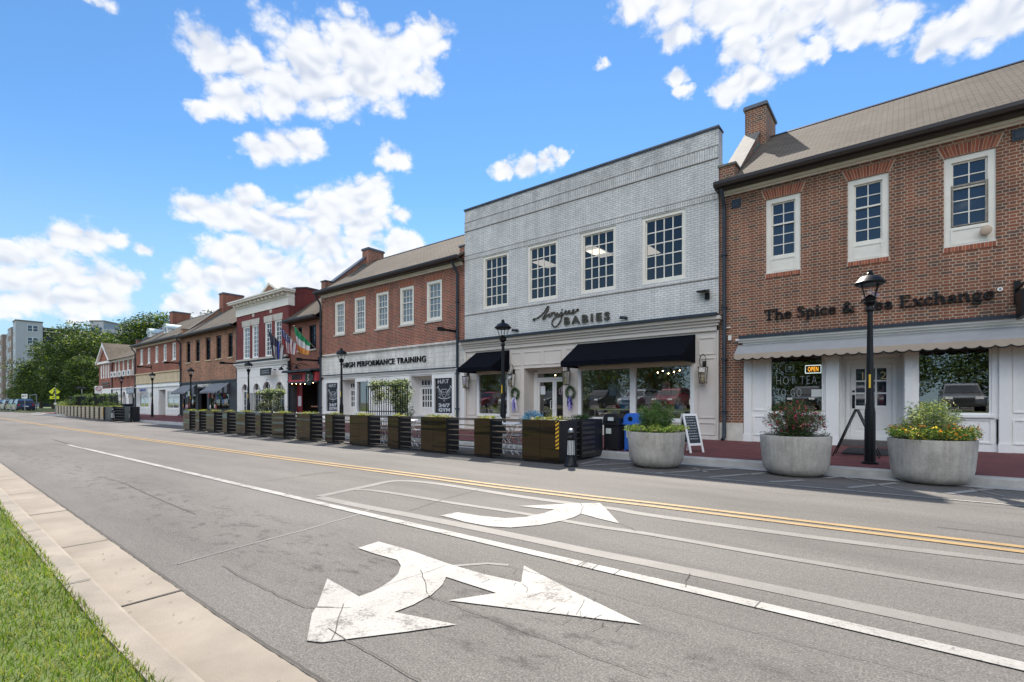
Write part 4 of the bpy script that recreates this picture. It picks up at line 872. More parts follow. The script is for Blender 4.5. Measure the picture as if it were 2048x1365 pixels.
# ================================================================ gym building
x6 = X(643.0)
B6 = thing('gym_building', 'red brick building with five sash windows, a whitewashed sign band and black gym lettering', 'building', (x6 + 5, YF, 0))
w6 = [(669.8, 689.5), (708.8, 730.8), (751.9, 776.8), (799.7, 827.5), (853, 883.8)]; w6 = [(X(a), X(b)) for a, b in w6]
_, ro6 = rowhouse(B6, x6, x7, 3.83, 7.27, [(a, b, 4.83, 6.60) for a, b in w6], BR6, None, SH, 18.05, 9.67, lp=dict(w=.42, up=.45, ymax=17.7), rp=dict(w=.30, up=.30, ymax=18.0), trim=(6.98, 7.15, CREAM))
for a, b in w6:
    win(B6, a, b, 4.83, 6.60, 3, (2, 3), m=CREAM, pm=PANEL_, fr=.13, rec=.02, sill=LIMES)
    k = MB(); k.prism([(a - .02, YF - .003, 6.604), (b + .02, YF - .003, 6.604), (b + .12, YF - .003, 6.86), (a - .12, YF - .003, 6.86)], (0, .02, 0), 3); jackarch(k, a, b, 6.61, .24, 14, YF); k.build('brick_arch', JB + [MORT], B6)
chimney(ro6, -25.35, -24.75, 17.6, 18.7, 8.6, 10.25, BR6)
m = MB(); molding(m, x6 + .35, X(914), 3.70, 3.83, [(0, .06), (.4, .12)]); m.holes(x6 + .02, x7 - .01, 2.71, 3.70, YF - .02, [], .1); m.build('sign_band', BR6W, B6)
m = MB(); m.box(x6 + .3, X(914), YF - .16, YF - .021, 2.66, 2.71); m.build('flashing', NAVY, B6)
m = MB(); molding(m, x6 + .3, X(915), 2.48, 2.659, [(0, .04), (.45, .08), (.75, .13)], y=YF - .003)
p6 = [(650.8, 680, 0), (782.6, 820.8, 1), (712, 742, 1), (865.6, 910.7, 0)]; r6 = [(680, 712), (820.8, 864.7)]
hs = [(X(a) + .14, X(b) - .14, .74, 2.28) for a, b, _ in p6] + [(X(a) + .02, X(b) - .02, .12, 2.42) for a, b in r6]
m.holes(x6 + .02, x7 - .01, .12, 2.48, YF, hs, .12)
for a, b, _ in p6: m.frame(X(a), X(b), .60, 2.42, YF - .06, YF - .002, .15); panelbox(m, X(a) + .05, X(b) - .05, .2, .54, YF)
m.build('shopfront', WH, B6)
m = MB(); m.quad((X(755), YF + .0, 2.3), (X(756), YF, 2.3), (X(756), YF, 2.31), (X(755), YF, 2.31))
POST = mat('poster_black', (.018, .02, .025), .6); PW = mat('poster_white', (.55, .56, .58), .6)
for a, b, g_ in p6:
    a_, b_ = X(a) + .14, X(b) - .14
    if g_:
        m = MB(); m.quad((a_, YF + .06, .74), (b_, YF + .06, .74), (b_, YF + .06, 2.28), (a_, YF + .06, 2.28)); m.build('shop_pane', GLASS, B6); continue
    m = MB(); m.box(a_ - .02, b_ + .02, YF + .03, YF + .05, .72, 2.30); o = m.build('poster', POST, B6)
    w_ = b_ - a_; cx_ = (a_ + b_) / 2; yy = YF + .022
    text('H.P.T', .16, .006, PW, 'poster_text', o, (a_ + w_ * .14, yy, 2.06), bold=.010, width=w_ * .62); text('24/7', .15, .006, PW, 'poster_text', o, (a_ + w_ * .18, yy, 1.02), bold=.01, width=w_ * .64); text('GYM', .15, .006, PW, 'poster_text', o, (a_ + w_ * .18, yy, .82), bold=.01, width=w_ * .64)
    m = MB(); S_ = lambda pts, w: stroke(m, [(cx_ + x * w_ * .42, 1.60 + z * .34) for x, z in pts], w, yy, .006)
    S_([(-.35, .55), (.35, .55), (.38, .1), (.2, -.35), (0, -.55), (-.2, -.35), (-.38, .1), (-.35, .55)], .022)
    S_([(-.9, .9), (-.3, .1)], .03); S_([(.9, .9), (.3, .1)], .03); S_([(-.98, .72), (-.75, .98)], .05); S_([(.98, .72), (.75, .98)], .05)
    for sg in (-1, 1):
        for k_ in range(5): S_([(sg * .42, .35 - k_ * .16), (sg * (.85 - k_ * .05), .5 - k_ * .2)], .016)
        S_([(sg * .2, .3), (sg * .05, .15), (sg * .22, .1)], .02)
    S_([(-.8, -.45), (-.4, -.62), (0, -.68), (.4, -.62), (.8, -.45)], .035); S_([(-.12, -.12), (0, -.02), (.12, -.12)], .02); S_([(0, -.85), (-.1, -.95), (.1, -.95), (0, -.85)], .02); m.build('poster_crest', PW, o)
for a, b in r6:
    a_, b_ = X(a) + .02, X(b) - .02; yd = 15.55; m = MB()
    for x_ in (a_, b_): m.quad((x_, YF + .11, .12), (x_, yd, .12), (x_, yd, 2.42), (x_, YF + .11, 2.42))
    m.quad((a_, YF, 2.419), (b_, YF, 2.419), (b_, yd, 2.419), (a_, yd, 2.419)); m.holes(a_, b_, .12, 2.42, yd, [(a_ + .04, a_ + .93, .14, 2.30)], .08); m.build('door_recess', WH, B6)
    sash_door(B6, a_ + .05, a_ + .92, .15, 1.95, yd + .01, 4, 3, WH, pz=.42, handle='r')
    m = MB(); m.frame(a_ + .05, a_ + .92, 1.97, 2.29, yd + .01, yd + .06, .05)
    for i in range(1, 4): m.box(a_ + .04 + i * .22, a_ + .06 + i * .22, yd + .015, yd + .05, 2.0, 2.25)
    o = m.build('transom', WH, B6); m = MB(); m.quad((a_ + .08, yd + .04, 2.), (a_ + .9, yd + .04, 2.), (a_ + .9, yd + .04, 2.26), (a_ + .08, yd + .04, 2.26)); m.build('pane', PANE, o)
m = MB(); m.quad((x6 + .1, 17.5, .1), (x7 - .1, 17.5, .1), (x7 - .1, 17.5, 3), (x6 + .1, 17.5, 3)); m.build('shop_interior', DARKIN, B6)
text('HIGH PERFORMANCE TRAINING', .285, .05, BLK, 'sign_letters', B6, (X(688.9), YF - .05, 3.045), bold=.002, width=X(853) - X(688.9), space=1.13)
pipe(B6, X(917), .12, 7.1, elbow=True); pipe(B6, X(643.4), .12, 7.1, elbow=True)
def sign_arm(root, px, py, l=1.1):
    m = MB(); x = X(px); z = Z(px, py); m.box(x - .05, x + .05, YF - .05, YF - .005, z - .2, z + .2); m.box(x - .03, x + .03, YF - l, YF - .04, z - .05, z + .05); m.box(x - .05, x + .05, YF - l, YF - l + .3, z - .08, z + .08); return m.build('sign_arm', BLK, root)
sign_arm(B6, 914.5, 664)

# ================================================================ narrow pub
x5 = X(581.0)
B5 = thing('narrow_pub_building', 'narrow brick pub front with a red sign board over a wide dark opening', 'building', (x5 + 2, YF, 0))
w5 = [(X(596), X(604)), (X(618.3), X(632.3))]
_, ro5 = rowhouse(B5, x5, x6, 2.75, 6.05, [(a, b, 4.25, 5.62) for a, b in w5], BR5, None, SH, 18.4, 9.0, eave=.4)
for a, b in w5: win(B5, a, b, 4.25, 5.62, 3, (2, 3), m=BLK, pm=PANE, fr=.05, rec=.05, sill=LIMES, arch=.08)
z5t = 2.95
m = MB(); a_, b_ = X(583), X(640.5); m.box(a_, b_, YF - .62, YF - .002, 2.95, 3.0); m.prism([(a_, YF - .62, 2.95), (a_, YF - .56, 3.08), (a_, YF - .003, 3.14), (a_, YF - .003, 2.95)], (b_ - a_, 0, 0)); m.build('hood', DGREY, B5)
m = MB(); m.box(a_ + .05, b_ - .05, YF - .22, YF - .01, 2.42, 2.94); m.build('sign_board', mat('red_sign', (.55, .07, .08), .6, var=.1), B5)
m = MB(); m.box(a_, b_, YF - .24, YF - .011, 2.34, 2.418); m.build('sign_rail', DGREY, B5)
text('IRISH', .30, .03, BLK, 'sign_letters', B5, (X(592), YF - .24, 2.55), bold=.012, width=X(611) - X(592))
m = MB(); q_ = Z(627.5, 754); m.lathe([(.0, 0), (.40, 0), (.44, .03), (.40, .08), (.30, .09), (.0, .06)], n=24, caps=False); m.V = [(X(628) + v[0] * .95, YF - .26 - v[2], 2.60 + v[1]) for v in m.V]; o = m.build('round_emblem', mat('emblem_green', (.03, .05, .045), .6), B5)
m = MB(); stroke(m, smooth_pts([(X(628) - .1, 2.75), (X(628) + .1, 2.78), (X(628) - .05, 2.62), (X(628) + .1, 2.50), (X(628) - .12, 2.42)], 4), .06, YF - .36, .01); m.build('emblem_figure', mat('emblem_cream', (.55, .45, .35), .6), o)
m = MB(); m.holes(x5 + .01, x6 - .01, .12, 2.75, YF, [(X(586), X(636), .12, 2.36)], .4); m.box(x5 + .01, X(584.5), YF - .05, YF - .002, .12, 2.4); m.box(X(637.5), x6 - .3, YF - .05, YF - .002, .12, 2.4); m.build('pub_front', DGREY, B5)
m = MB(); m.quad((X(586), YF + .4, .13), (X(586), 19, .13), (X(586), 19, 2.5), (X(586), YF + .4, 2.5)); m.quad((X(586), 19, .1), (X(636), 19, .1), (X(636), 19, 2.5), (X(586), 19, 2.5)); m.quad((X(586), YF + .3, 2.37), (X(636), YF + .3, 2.37), (X(636), 19, 2.37), (X(586), 19, 2.37)); m.quad((X(636), YF + .4, .13), (X(636), 19, .13), (X(636), 19, 2.5), (X(636), YF + .4, 2.5)); m.build('pub_interior', mat('pub_dark', (.02, .014, .012), .7), B5)
m = MB(); m.box(X(586), X(596), YF + .25, YF + .30, .12, 2.36); m.build('side_panel', mat('oxblood_panel', (.16, .012, .016), .5), B5)
m = MB(); m.box(X(588.5), X(595), YF + .23, YF + .245, 1.0, 1.6); m.build('menu_notice', mat('notice_paper2', (.5, .47, .5), .7), B5)
m = MB(); m.box(X(606), X(636), YF + .5, YF + .9, .95, 1.02); m.build('bar_counter', mat('bar_wood', (.30, .12, .06), .4), B5)
BULB = mat('warm_bulb', (1, .7, .4), .5, emit=(1, .62, .28), es=22, var=0)
m = MB()
for i in range(6):
    p_ = (X(588 + 8.5 * i), YF - .12, 2.28 + .05 * abs(i - 2.5) / 2.5); m.lathe([(.002, -.016), (.014, -.008), (.014, .006), (.004, .016)], p_, 8)
m.build('string_bulb', BULB, B5)
m = MB(); m.lathe([(.002, -.03), (.03, -.015), (.03, .015), (.004, .03)], (X(633), YF + .2, 1.95), 10); m.build('wall_bulb', BULB, B5)
for px in (586, 602, 616):
    m = MB(); x_ = X(px); m.tube([(x_, YF, 3.35), (x_, YF - .5, 3.45), (x_, YF - .72, 3.28)], .022, 6); m.lathe([(.04, .08), (.10, .02), (.16, -.08)], (x_, YF - .72, 3.2), 12, caps=False); m.build('sign_lamp', BLK, B5, smooth=True)
sign_arm(B5, 638, 722, 1.3)

# ================================================================ deep red building with a cornice
x4 = X(476.3)
B4 = thing('cornice_building', 'deep red brick building with a white bracketed cornice and white arched shopfront', 'building', (x4 + 3, YF, 0))
w4 = [(489.5, 502.6), (507.5, 519.8), (533.4, 546.6), (552.7, 566)]; w4 = [(X(a), X(b)) for a, b in w4]
xa, xb = x4 + .01, x5 - .01
m = MB(); y4 = YF - .10; m.holes(xa, xb, 3.9, 7.05, y4, [(a, b, 4.12, 6.27) for a, b in w4], .13)
for x in (xa, xb): m.poly([(x, y4, 0), (x, 27, 0), (x, 27, 7.9), (x, 16.0, 8.25), (x, 15.3, 8.1), (x, y4, 7.05)])
m.quad((xa, 27, 0), (xb, 27, 0), (xb, 27, 7.9), (xa, 27, 7.9)); m.build('wall', BR4, B4)
m = MB(); m.quad((xa, 15.1, 7.6), (xb, 15.1, 7.6), (xb, 27, 7.5), (xa, 27, 7.5)); ro4 = m.build('roof', mat('flat_roof', (.2, .2, .2), .9), B4)
m = MB(); m.prism([(xb - .35, 15.3, 8.1), (xb - .35, 16, 8.25), (xb - .35, 27, 7.9), (xb - .35, 27, 8.0), (xb - .35, 16, 8.33), (xb - .35, 15.3, 8.18)], (.4, 0, 0)); m.build('coping', CAPM, B4)
m = MB(); gx = X(540, 17.5); m.prism([(gx - 4.4, 17.5, 7.6), (gx + 4.4, 17.5, 7.6), (gx, 17.5, Z(541, 567, 17.5) - .12)], (0, 2, 0)); g_ = m.build('rear_gable', BR3, ro4)
gzt = Z(541, 567, 17.5) - .12
m = MB(); m.prism([(gx - 4.5, 17.4, 7.6), (gx, 17.4, gzt + .02), (gx, 17.4, gzt + .22), (gx - 4.9, 17.4, 7.6)], (0, .3, 0)); m.prism([(gx + 4.5, 17.4, 7.6), (gx, 17.4, gzt + .02), (gx, 17.4, gzt + .22), (gx + 4.9, 17.4, 7.6)], (0, .3, 0)); m.build('gable_trim', CREAM, g_)
m = MB(); m.box(xa, xb + .03, y4 - .05, 15.25, 7.05, 7.55); m.box(xa - .05, xb + .05, y4 - .10, 15.25, 7.55, 7.65)
for i in range(14): x_ = xa + (xb - xa) * (i + .25) / 14; m.box(x_, x_ + (xb - xa) * .5 / 14, y4 - .30, y4 - .1, 7.67, 7.80)
m.box(xa - .02, xb + .02, y4 - .12, 15.25, 7.65, 7.82); m.box(xa - .28, xb + .2, y4 - .46, 15.2, 7.82, 7.92); m.box(xa - .32, xb + .24, y4 - .52, 15.2, 7.92, 8.0); m.build('cornice', CREAM, B4)
for i, (a, b) in enumerate(w4):
    win(B4, a, b, 4.12, 6.27, 2, (7,), y=y4, m=WH, pm=PANEL_ if i < 2 else PANE, fr=.07, rec=.02, mw=.03)
    m = MB(); m.prism([(a - .12, y4 - .02, 6.28), (b + .12, y4 - .02, 6.28), (b + .17, y4 - .02, 6.68), (a - .17, y4 - .02, 6.68)], (0, .05, 0)); m.build('lintel', LIMES, B4)
for px in (510, 545): m = MB(); x_ = X(px); m.box(x_ - .14, x_ + .14, y4 - .02, y4 + .05, 6.82, 7.04); m.build('stone_block', LIMES, B4)
m = MB(); m.box(xa + .1, xb - .1, y4 - .10, y4 - .002, 3.98, 4.10); m.build('sill_band', LIMES, B4)
m = MB(); m.box(xa - .03, xb + .03, y4 - .22, y4 - .002, 3.84, 3.9); m.build('flashing', NAVY, B4)
m = MB(); molding(m, xa + .03, xb - .03, 3.55, 3.838, [(0, .06), (.4, .12), (.7, .19)], y=y4 - .002)
arch4 = [(488, 500), (511, 524), (530, 546), (555.5, 571)]; hs = []
for a, b in arch4: hs.append((X(a), X(b), .5 if (a, b) != arch4[2] else .12, 2.0))
ac = MB()
def archwall(m, x0, x1, z0, z1, y, arcs, n=12, depth=.16):
    """wall with round-headed openings: (xa, xb, zbottom, zspring)"""
    hs_ = [(a, b, c, d + (b - a) / 2 + .01) for a, b, c, d in arcs]; m.holes(x0, x1, z0, z1, y, hs_, depth)
    for a, b, c, d in arcs:
        r = (b - a) / 2; cx = (a + b) / 2; zt = d + r + .01
        for i in range(n):
            t0, t1 = math.pi * i / n, math.pi * (i + 1) / n; p0 = (cx - r * math.cos(t0), d + r * math.sin(t0)); p1 = (cx - r * math.cos(t1), d + r * math.sin(t1))
            m.quad((p0[0], y + .001, p0[1]), (p1[0], y + .001, p1[1]), (p1[0], y + .001, zt), (p0[0], y + .001, zt)); m.quad((p0[0], y + .001, p0[1]), (p1[0], y + .001, p1[1]), (p1[0], y + depth, p1[1]), (p0[0], y + depth, p0[1]))
def archtrim(m, a, b, c, d, y, t=.09, pr=.05, n=14):
    r = (b - a) / 2; cx = (a + b) / 2
    for i in range(n):
        q = []
        for t_ in (math.pi * i / n, math.pi * (i + 1) / n): q.append(((cx - r * math.cos(t_), d + r * math.sin(t_)), (cx - (r + t) * math.cos(t_), d + (r + t) * math.sin(t_))))
        m.prism([(q[0][0][0], y - pr, q[0][0][1]), (q[1][0][0], y - pr, q[1][0][1]), (q[1][1][0], y - pr, q[1][1][1]), (q[0][1][0], y - pr, q[0][1][1])], (0, pr - .001, 0))
    m.box(cx - .05, cx + .05, y - pr - .03, y - .002, d + r - .02, d + r + t + .1); m.box(a - t, a, y - pr, y - .001, d - .06, d); m.box(b, b + t, y - pr, y - .001, d - .06, d)
archwall(m, xa, xb, .12, 3.55, y4, hs)
for a, b, c, d in hs: archtrim(m, a, b, c, d, y4)
for i in range(4): panelbox(m, xa + .3 + i * 1.7, xa + 1.8 + i * 1.7, 2.9, 3.42, y4, .03, .02)
for px in (482, 505.5, 550): x_ = X(px); panelbox(m, x_ - .16, x_ + .16, .6, 1.9, y4, .025, .02)
m.build('shopfront', STUC, B4)
for i, (a, b, c, d) in enumerate(hs):
    m = MB(); xm = (a + b) / 2; r = (b - a) / 2; m.box(xm - .02, xm + .02, y4 + .07, y4 + .10, c, d + r); m.box(a, b, y4 + .069, y4 + .10, d - .02, d + .02); m.frame(a, b, c, d + .0, y4 + .06, y4 + .11, .06)
    for z_ in (c + .5, c + .95): m.box(a, b, y4 + .071, y4 + .099, z_ - .012, z_ + .012)
    o = m.build('arched_window' if i != 2 else 'arched_door', WH, B4); m = MB(); m.quad((a, y4 + .12, c), (b, y4 + .12, c), (b, y4 + .12, d + r), (a, y4 + .12, d + r)); m.build('pane', PANE, o)
pipe(B4, x5 + .02, .12, 3.7, y=YF - .05); pipe(B4, x4 + .02, .12, 6.4)
m = MB(); xs_ = X(545); m.tube([(xs_ + .6, y4, 3.25), (xs_ + .6, y4 - .12, 3.25)], .03); m.box(X(520.5, 14.4), X(541.5, 14.4), 14.38, 14.42, 2.88, 3.32); m.tube([(X(543), y4, 3.27), (X(543.6, 14.4), 14.4, 3.27)], .02); m.tube([(X(541, 14.4), 14.4, 3.27), (X(543.6, 14.4), 14.4, 3.27)], .02); o = m.build('black_sign', BLK, B4)
text('HOLLYWOOD', .07, .004, PW, 'sign_text', o, (X(524.5, 14.4), 14.374, 3.13), width=X(538, 14.4) - X(524.5, 14.4)); text('CHIROPRACTIC', .07, .004, PW, 'sign_text', o, (X(523.5, 14.4), 14.374, 3.0), width=X(539, 14.4) - X(523.5, 14.4))

# ================================================================ marketplace
x3 = X(362.5)
B3 = thing('marketplace_building', 'tan-brown brick building with five narrow arched windows over two striped awnings', 'building', (x3 + 5, YF, 0))
w3 = [(373, 380.7), (391.2, 399.3), (411, 420.7), (431.9, 442.2), (455.4, 465.3)]; w3 = [(X(a), X(b)) for a, b in w3]
_, ro3 = rowhouse(B3, x3, x4, 2.84, 6.60, [(a, b, 4.42, 6.10) for a, b in w3], BR3, None, SH, 18.6, 9.45, lp=dict(w=.42, up=.42, cap=CAPL, ymax=18.0))
for a, b in w3: win(B3, a, b, 4.42, 6.02, 2, (2, 2), m=BLK, pm=PANE, fr=.06, rec=.08, sill=STONE, arch=.08)
xc0 = X(393.8, 18.3); chimney(ro3, x3 - .05, x3 + .75, 17.9, 19.6, 8.6, Z(420, 601, 18.5) - .1, BR2)
m = MB(); a_, b_ = x3 + .01, x4 - .01
hs = [(X(368), X(392), .75, 2.2), (X(419.5), X(459), .75, 2.2), (X(396.5), X(415), .12, 2.3)]
m.holes(a_, b_, .12, 2.84, YF - .03, hs, .25); m.box(a_, b_, YF - .16, YF - .031, 2.76, 2.85); m.box(a_, b_, YF - .08, YF - .031, 2.66, 2.76); m.build('shopfront', DGREY, B3)
for h_ in hs[:2]: m = MB(); m.frame(h_[0], h_[1], h_[2], h_[3], YF, YF + .06, .05); o = m.build('shop_window', BLK, B3); m = MB(); m.quad((h_[0], YF + .03, h_[2]), (h_[1], YF + .03, h_[2]), (h_[1], YF + .03, h_[3]), (h_[0], YF + .03, h_[3])); m.build('pane', glassmat('market_glass', (.7, .7, .7), .03), o)
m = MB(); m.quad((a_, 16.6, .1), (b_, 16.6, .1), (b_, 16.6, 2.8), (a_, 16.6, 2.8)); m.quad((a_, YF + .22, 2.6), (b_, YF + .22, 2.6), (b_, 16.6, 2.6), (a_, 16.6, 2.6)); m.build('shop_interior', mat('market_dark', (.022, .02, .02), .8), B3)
text('MARKETPLACE', .22, .03, mat('sign_white', (.75, .73, .68), .5), 'sign_letters', B3, (X(398.5), YF - .10, 2.40), bold=.006, width=X(424.6) - X(398.5))
STR = [mat('awning_stripe_dark', (.06, .065, .075), .9), mat('awning_stripe_pale', (.30, .32, .36), .9)]
for xl, xr in ((X(366), X(393.8)), (X(424), X(459.8))):
    m = MB(); n_ = 22; yo = 14.15
    for i in range(n_):
        c0, c1 = xl + (xr - xl) * i / n_, xl + (xr - xl) * (i + 1) / n_; k = i % 2
        m.prism([(c0, YF - .05, 2.62), (c0, yo, 2.0), (c0, yo, 1.88), (c0, yo + .015, 1.88), (c0, yo + .015, 1.98), (c0, YF - .05, 2.58)], (c1 - c0, 0, 0), k)
    for x_ in (xl, xr):
        for i in range(5): y0_, y1_ = yo + (YF - .05 - yo) * i / 5, yo + (YF - .05 - yo) * (i + 1) / 5; zt_ = lambda y: 2.0 + .62 * (y - yo) / (YF - .05 - yo); m.prism([(x_, y0_, 1.9), (x_, y1_, 1.9), (x_, y1_, zt_(y1_) - .03), (x_, y0_, zt_(y0_) - .03)], (.01, 0, 0), i % 2)
    m.build('striped_awning', STR, B3)
rgd = random.Random(9); DC = [mat('trinket_' + n_, c, .6) for n_, c in (('red', (.5, .08, .07)), ('white', (.7, .7, .68)), ('orange', (.65, .28, .08)), ('pink', (.55, .3, .35)), ('blue', (.12, .2, .45)), ('green', (.12, .3, .12)))]
OR_ = ['first', 'second', 'third', 'fourth', 'fifth', 'sixth', 'seventh', 'eighth', 'ninth', 'tenth', 'eleventh', 'twelfth', 'thirteenth', 'fourteenth', 'fifteenth']
DLAB = ['red', 'white', 'orange', 'pink', 'blue', 'green']
for k_, (xl, xr) in enumerate(((X(370), X(391)), (X(422), X(457)))):
    for i in range(15 if k_ else 10):
        x_ = xl + (xr - xl) * (i + .5) / (15 if k_ else 10); z_ = rgd.choice([1.72, 1.62, 1.25, .95]) + rgd.uniform(-.06, .06); ci = rgd.randrange(6); s_ = rgd.uniform(.09, .15)
        m = MB(); m.lathe([(.01, s_ * 1.3), (s_ * .55, s_), (s_, .0), (s_ * .6, -s_ * 1.2), (.01, -s_ * 1.5)], (x_, YF - .16, z_), 8, sy=.35); m.cyl((x_, YF - .16, z_ + s_), (x_, YF - .13, 2.2), .006, n=4)
        o = m.build('hanging_ornament', DC[ci]); tag(o, '%s ornament hanging %s from the left in the %s marketplace window' % (DLAB[ci], OR_[i], 'wide right' if k_ else 'narrow left'), 'ornament', 'ornaments hanging at the marketplace windows')
pipe(B3, x3 + .06, .12, 6.45, elbow=True); sign_arm(B3, 474, 728)
# ================================================================ barber building with dormers
x2 = X(272)
B2 = thing('dormer_building', 'red brick building with two arched white dormers, tan stone band and white shopfront', 'building', (x2 + 5, YF, 0))
w2 = [(280.7, 285.8), (295.4, 300.2), (310.6, 316), (327, 333), (344.5, 351.5)]; w2 = [(X(a), X(b)) for a, b in w2]
_, ro2 = rowhouse(B2, x2, x3, 3.95, 6.68, [(a, b, 4.83, 6.27) for a, b in w2], BR2, None, SH, 18.6, 9.5, lp=dict(w=.4, up=.4, ymax=18), trim=(6.42, 6.58, CREAM))
for a, b in w2: win(B2, a, b, 4.83, 6.27, 2, (2, 2), m=WH, pm=PANEL_, fr=.10, rec=.02, sill=CREAM)
xq = X(304, 18.4); chimney(ro2, x2 + .0, x2 + .9, 17.8, 19.4, 8.6, Z(325, 638, 18.5), BR2)
for px, py in ((298, 676), (331, 667)):
    y_ = 15.9; x_ = X(px, y_) + .1; zc = 6.68 + (y_ - 14.6) * .68; m = MB(); r_ = .5; pr = [(x_ - r_, y_, zc), (x_ - r_, y_, zc + .45)] + [(x_ - r_ * math.cos(t), y_, zc + .45 + r_ * .8 * math.sin(t)) for t in np.linspace(.25, math.pi - .25, 9)] + [(x_ + r_, y_, zc + .45), (x_ + r_, y_, zc)]
    m.prism(pr, (0, 2.0, 0)); o = m.build('dormer', WH, ro2); k = MB(); k.box(x_ - .26, x_ + .26, y_ - .02, y_ - .002, zc + .12, zc + .60); k.build('pane', PANE, o); k = MB(); k.frame(x_ - .32, x_ + .32, zc + .06, zc + .66, y_ - .04, y_ - .021, .06); k.build('dormer_frame', WH, o)
    k = MB()
    for i in range(10):
        t0, t1 = math.pi * i / 10, math.pi * (i + 1) / 10
        q = lambda r, t: (x_ - r * math.cos(t), y_ - .1, zc + .42 + r * .82 * math.sin(t))
        k.prism([q(.52, t0), q(.52, t1), q(.6, t1), q(.6, t0)], (0, 2.0, 0))
    k.build('dormer_roof', mat('pale_metal_roof', (.55, .66, .66), .4, metal=.2), o)
m = MB(); a_, b_ = x2 + .02, x3 - .02; m.box(a_, b_, YF - .04, YF + .1, 3.05, 3.85); m.build('stone_band', STONE, B2); m = MB(); m.box(a_, b_, YF - .12, YF + .1, 3.85, 3.95); m.box(a_, b_, YF - .10, YF + .1, 2.97, 3.05); m.build('stone_ledge', STONE, B2)
m = MB(); hs = [(X(279), X(297), .78, 2.15), (X(333.5), X(357.5), .72, 2.2), (X(318), X(331), .12, 2.35)]
m.holes(a_, b_, .12, 2.97, YF, hs, .2); m.box(a_, b_, YF - .09, YF - .002, 2.6, 2.72)
for px in (276, 300, 312, 316.5, 361): m.box(X(px) - .12, X(px) + .12, YF - .05, YF - .002, .12, 2.6)
for px0, px1 in ((279, 297), (334, 357)): panelbox(m, X(px0), X(px1), .22, .62, YF, .03, .02)
m.quad((X(318), 16.4, .12), (X(331), 16.4, .12), (X(331), 16.4, 2.4), (X(318), 16.4, 2.4)); m.quad((X(318), YF + .2, .12), (X(318), 16.4, .12), (X(318), 16.4, 2.4), (X(318), YF + .2, 2.4)); m.build('shopfront', WH, B2)
for i, h_ in enumerate(hs[:2]):
    win(B2, *h_, 4, (3,) if i else (3,), m=WH, pm=GLASS, fr=.03, rec=.04, mw=.04, name='x') if False else None
    m = MB(); m.frame(h_[0], h_[1], h_[2], h_[3], YF + .04, YF + .10, .06); m.box((h_[0] + h_[1]) / 2 - .04, (h_[0] + h_[1]) / 2 + .04, YF + .045, YF + .09, h_[2], h_[3])
    for j in range(1, 8):
        x_ = h_[0] + (h_[1] - h_[0]) * j / 8
        if j != 4: m.box(x_ - .015, x_ + .015, YF + .05, YF + .08, h_[2] + .8, h_[3])
    for z_ in (.8, 1.1): m.box(h_[0], h_[1], YF + .051, YF + .079, h_[2] + z_ - .015, h_[2] + z_ + .015)
    o = m.build('shop_window', WH, B2); m = MB(); m.quad((h_[0], YF + .07, h_[2]), (h_[1], YF + .07, h_[2]), (h_[1], YF + .07, h_[3]), (h_[0], YF + .07, h_[3])); m.build('pane', GLASS, o)
m = MB(); m.quad((a_, 17, .1), (b_, 17, .1), (b_, 17, 2.9), (a_, 17, 2.9)); m.quad((a_, YF + .2, 2.6), (b_, YF + .2, 2.6), (b_, 17, 2.6), (a_, 17, 2.6)); m.build('shop_interior', INW, B2)
m = MB(); m.box(X(280), X(294), YF - .05, YF - .002, 2.28, 2.52); o = m.build('shop_sign', mat('sign_pale_blue', (.55, .6, .68), .6), B2); text('BARBER SHOP', .15, .01, mat('sign_blue', (.04, .06, .3), .6), 'sign_text', o, (X(280.5), YF - .056, 2.33), bold=.01, width=X(293.5) - X(280.5))
m = MB(); stroke(m, smooth_pts([(X(289) - .5, 1.75), (X(289), 1.95), (X(289) + .5, 1.75)], 5), .05, YF + .05, .004); m.build('window_lettering', mat('sign_blue', (.04, .06, .3), .6), B2)
pipe(B2, x2 + .02, .12, 6.5, elbow=True); sign_arm(B2, 303, 735); sign_arm(B2, 359, 727)
# ================================================================ left end: gabled pavilion and low wing
x1, x1m = X(200.5), X(225)
B1 = thing('gabled_corner_building', 'small brick corner building with a front gable and a low wing over white arches', 'building', (x1m, YF, 0))
m = MB(); yp = YF - .1; wv = [(X(203.5), X(206.5)), (X(208.3), X(211)), (X(213), X(215.5)), (X(217.5), X(220.8))]
m.holes(x1, x1m, 2.75, 5.75, yp, [(a, b, 3.9, 5.6) for a, b in wv], .12); xm = (x1 + x1m) / 2; zap = Z(211, 690)
m.poly([(x1, yp, 5.75), (x1m, yp, 5.75), (xm, yp, zap)]); m.quad((x1, yp, 0), (x1, 24, 0), (x1, 24, 5.75), (x1, yp, 5.75)); m.quad((x1m, yp, 0), (x1m, 24, 0), (x1m, 24, 5.75), (x1m, yp, 5.75))
ww_ = [(a, b) for a, b in ((X(229.5), X(232.5)), (X(236.5), X(239.5)), (X(245), X(248.5)), (X(254), X(258)), (X(263.5), X(267.5)))]
m.holes(x1m, x2 - .02, 2.75, 5.55, YF, [(a, b, 3.95, 5.5) for a, b in ww_], .1); m.quad((x1, 24, 0), (x2, 24, 0), (x2, 24, 5.7), (x1, 24, 5.7)); m.build('wall', BR2, B1)
m = MB(); hw = (x1m - x1) / 2 + .3
for s_ in (-1, 1): m.prism([(xm, yp - .25, zap + .16), (xm + s_ * hw, yp - .25, 5.72), (xm + s_ * hw, yp - .25, 5.64), (xm, yp - .25, zap + .06)], (0, 9, 0))
zr1 = Z(262, 686, 18.5)
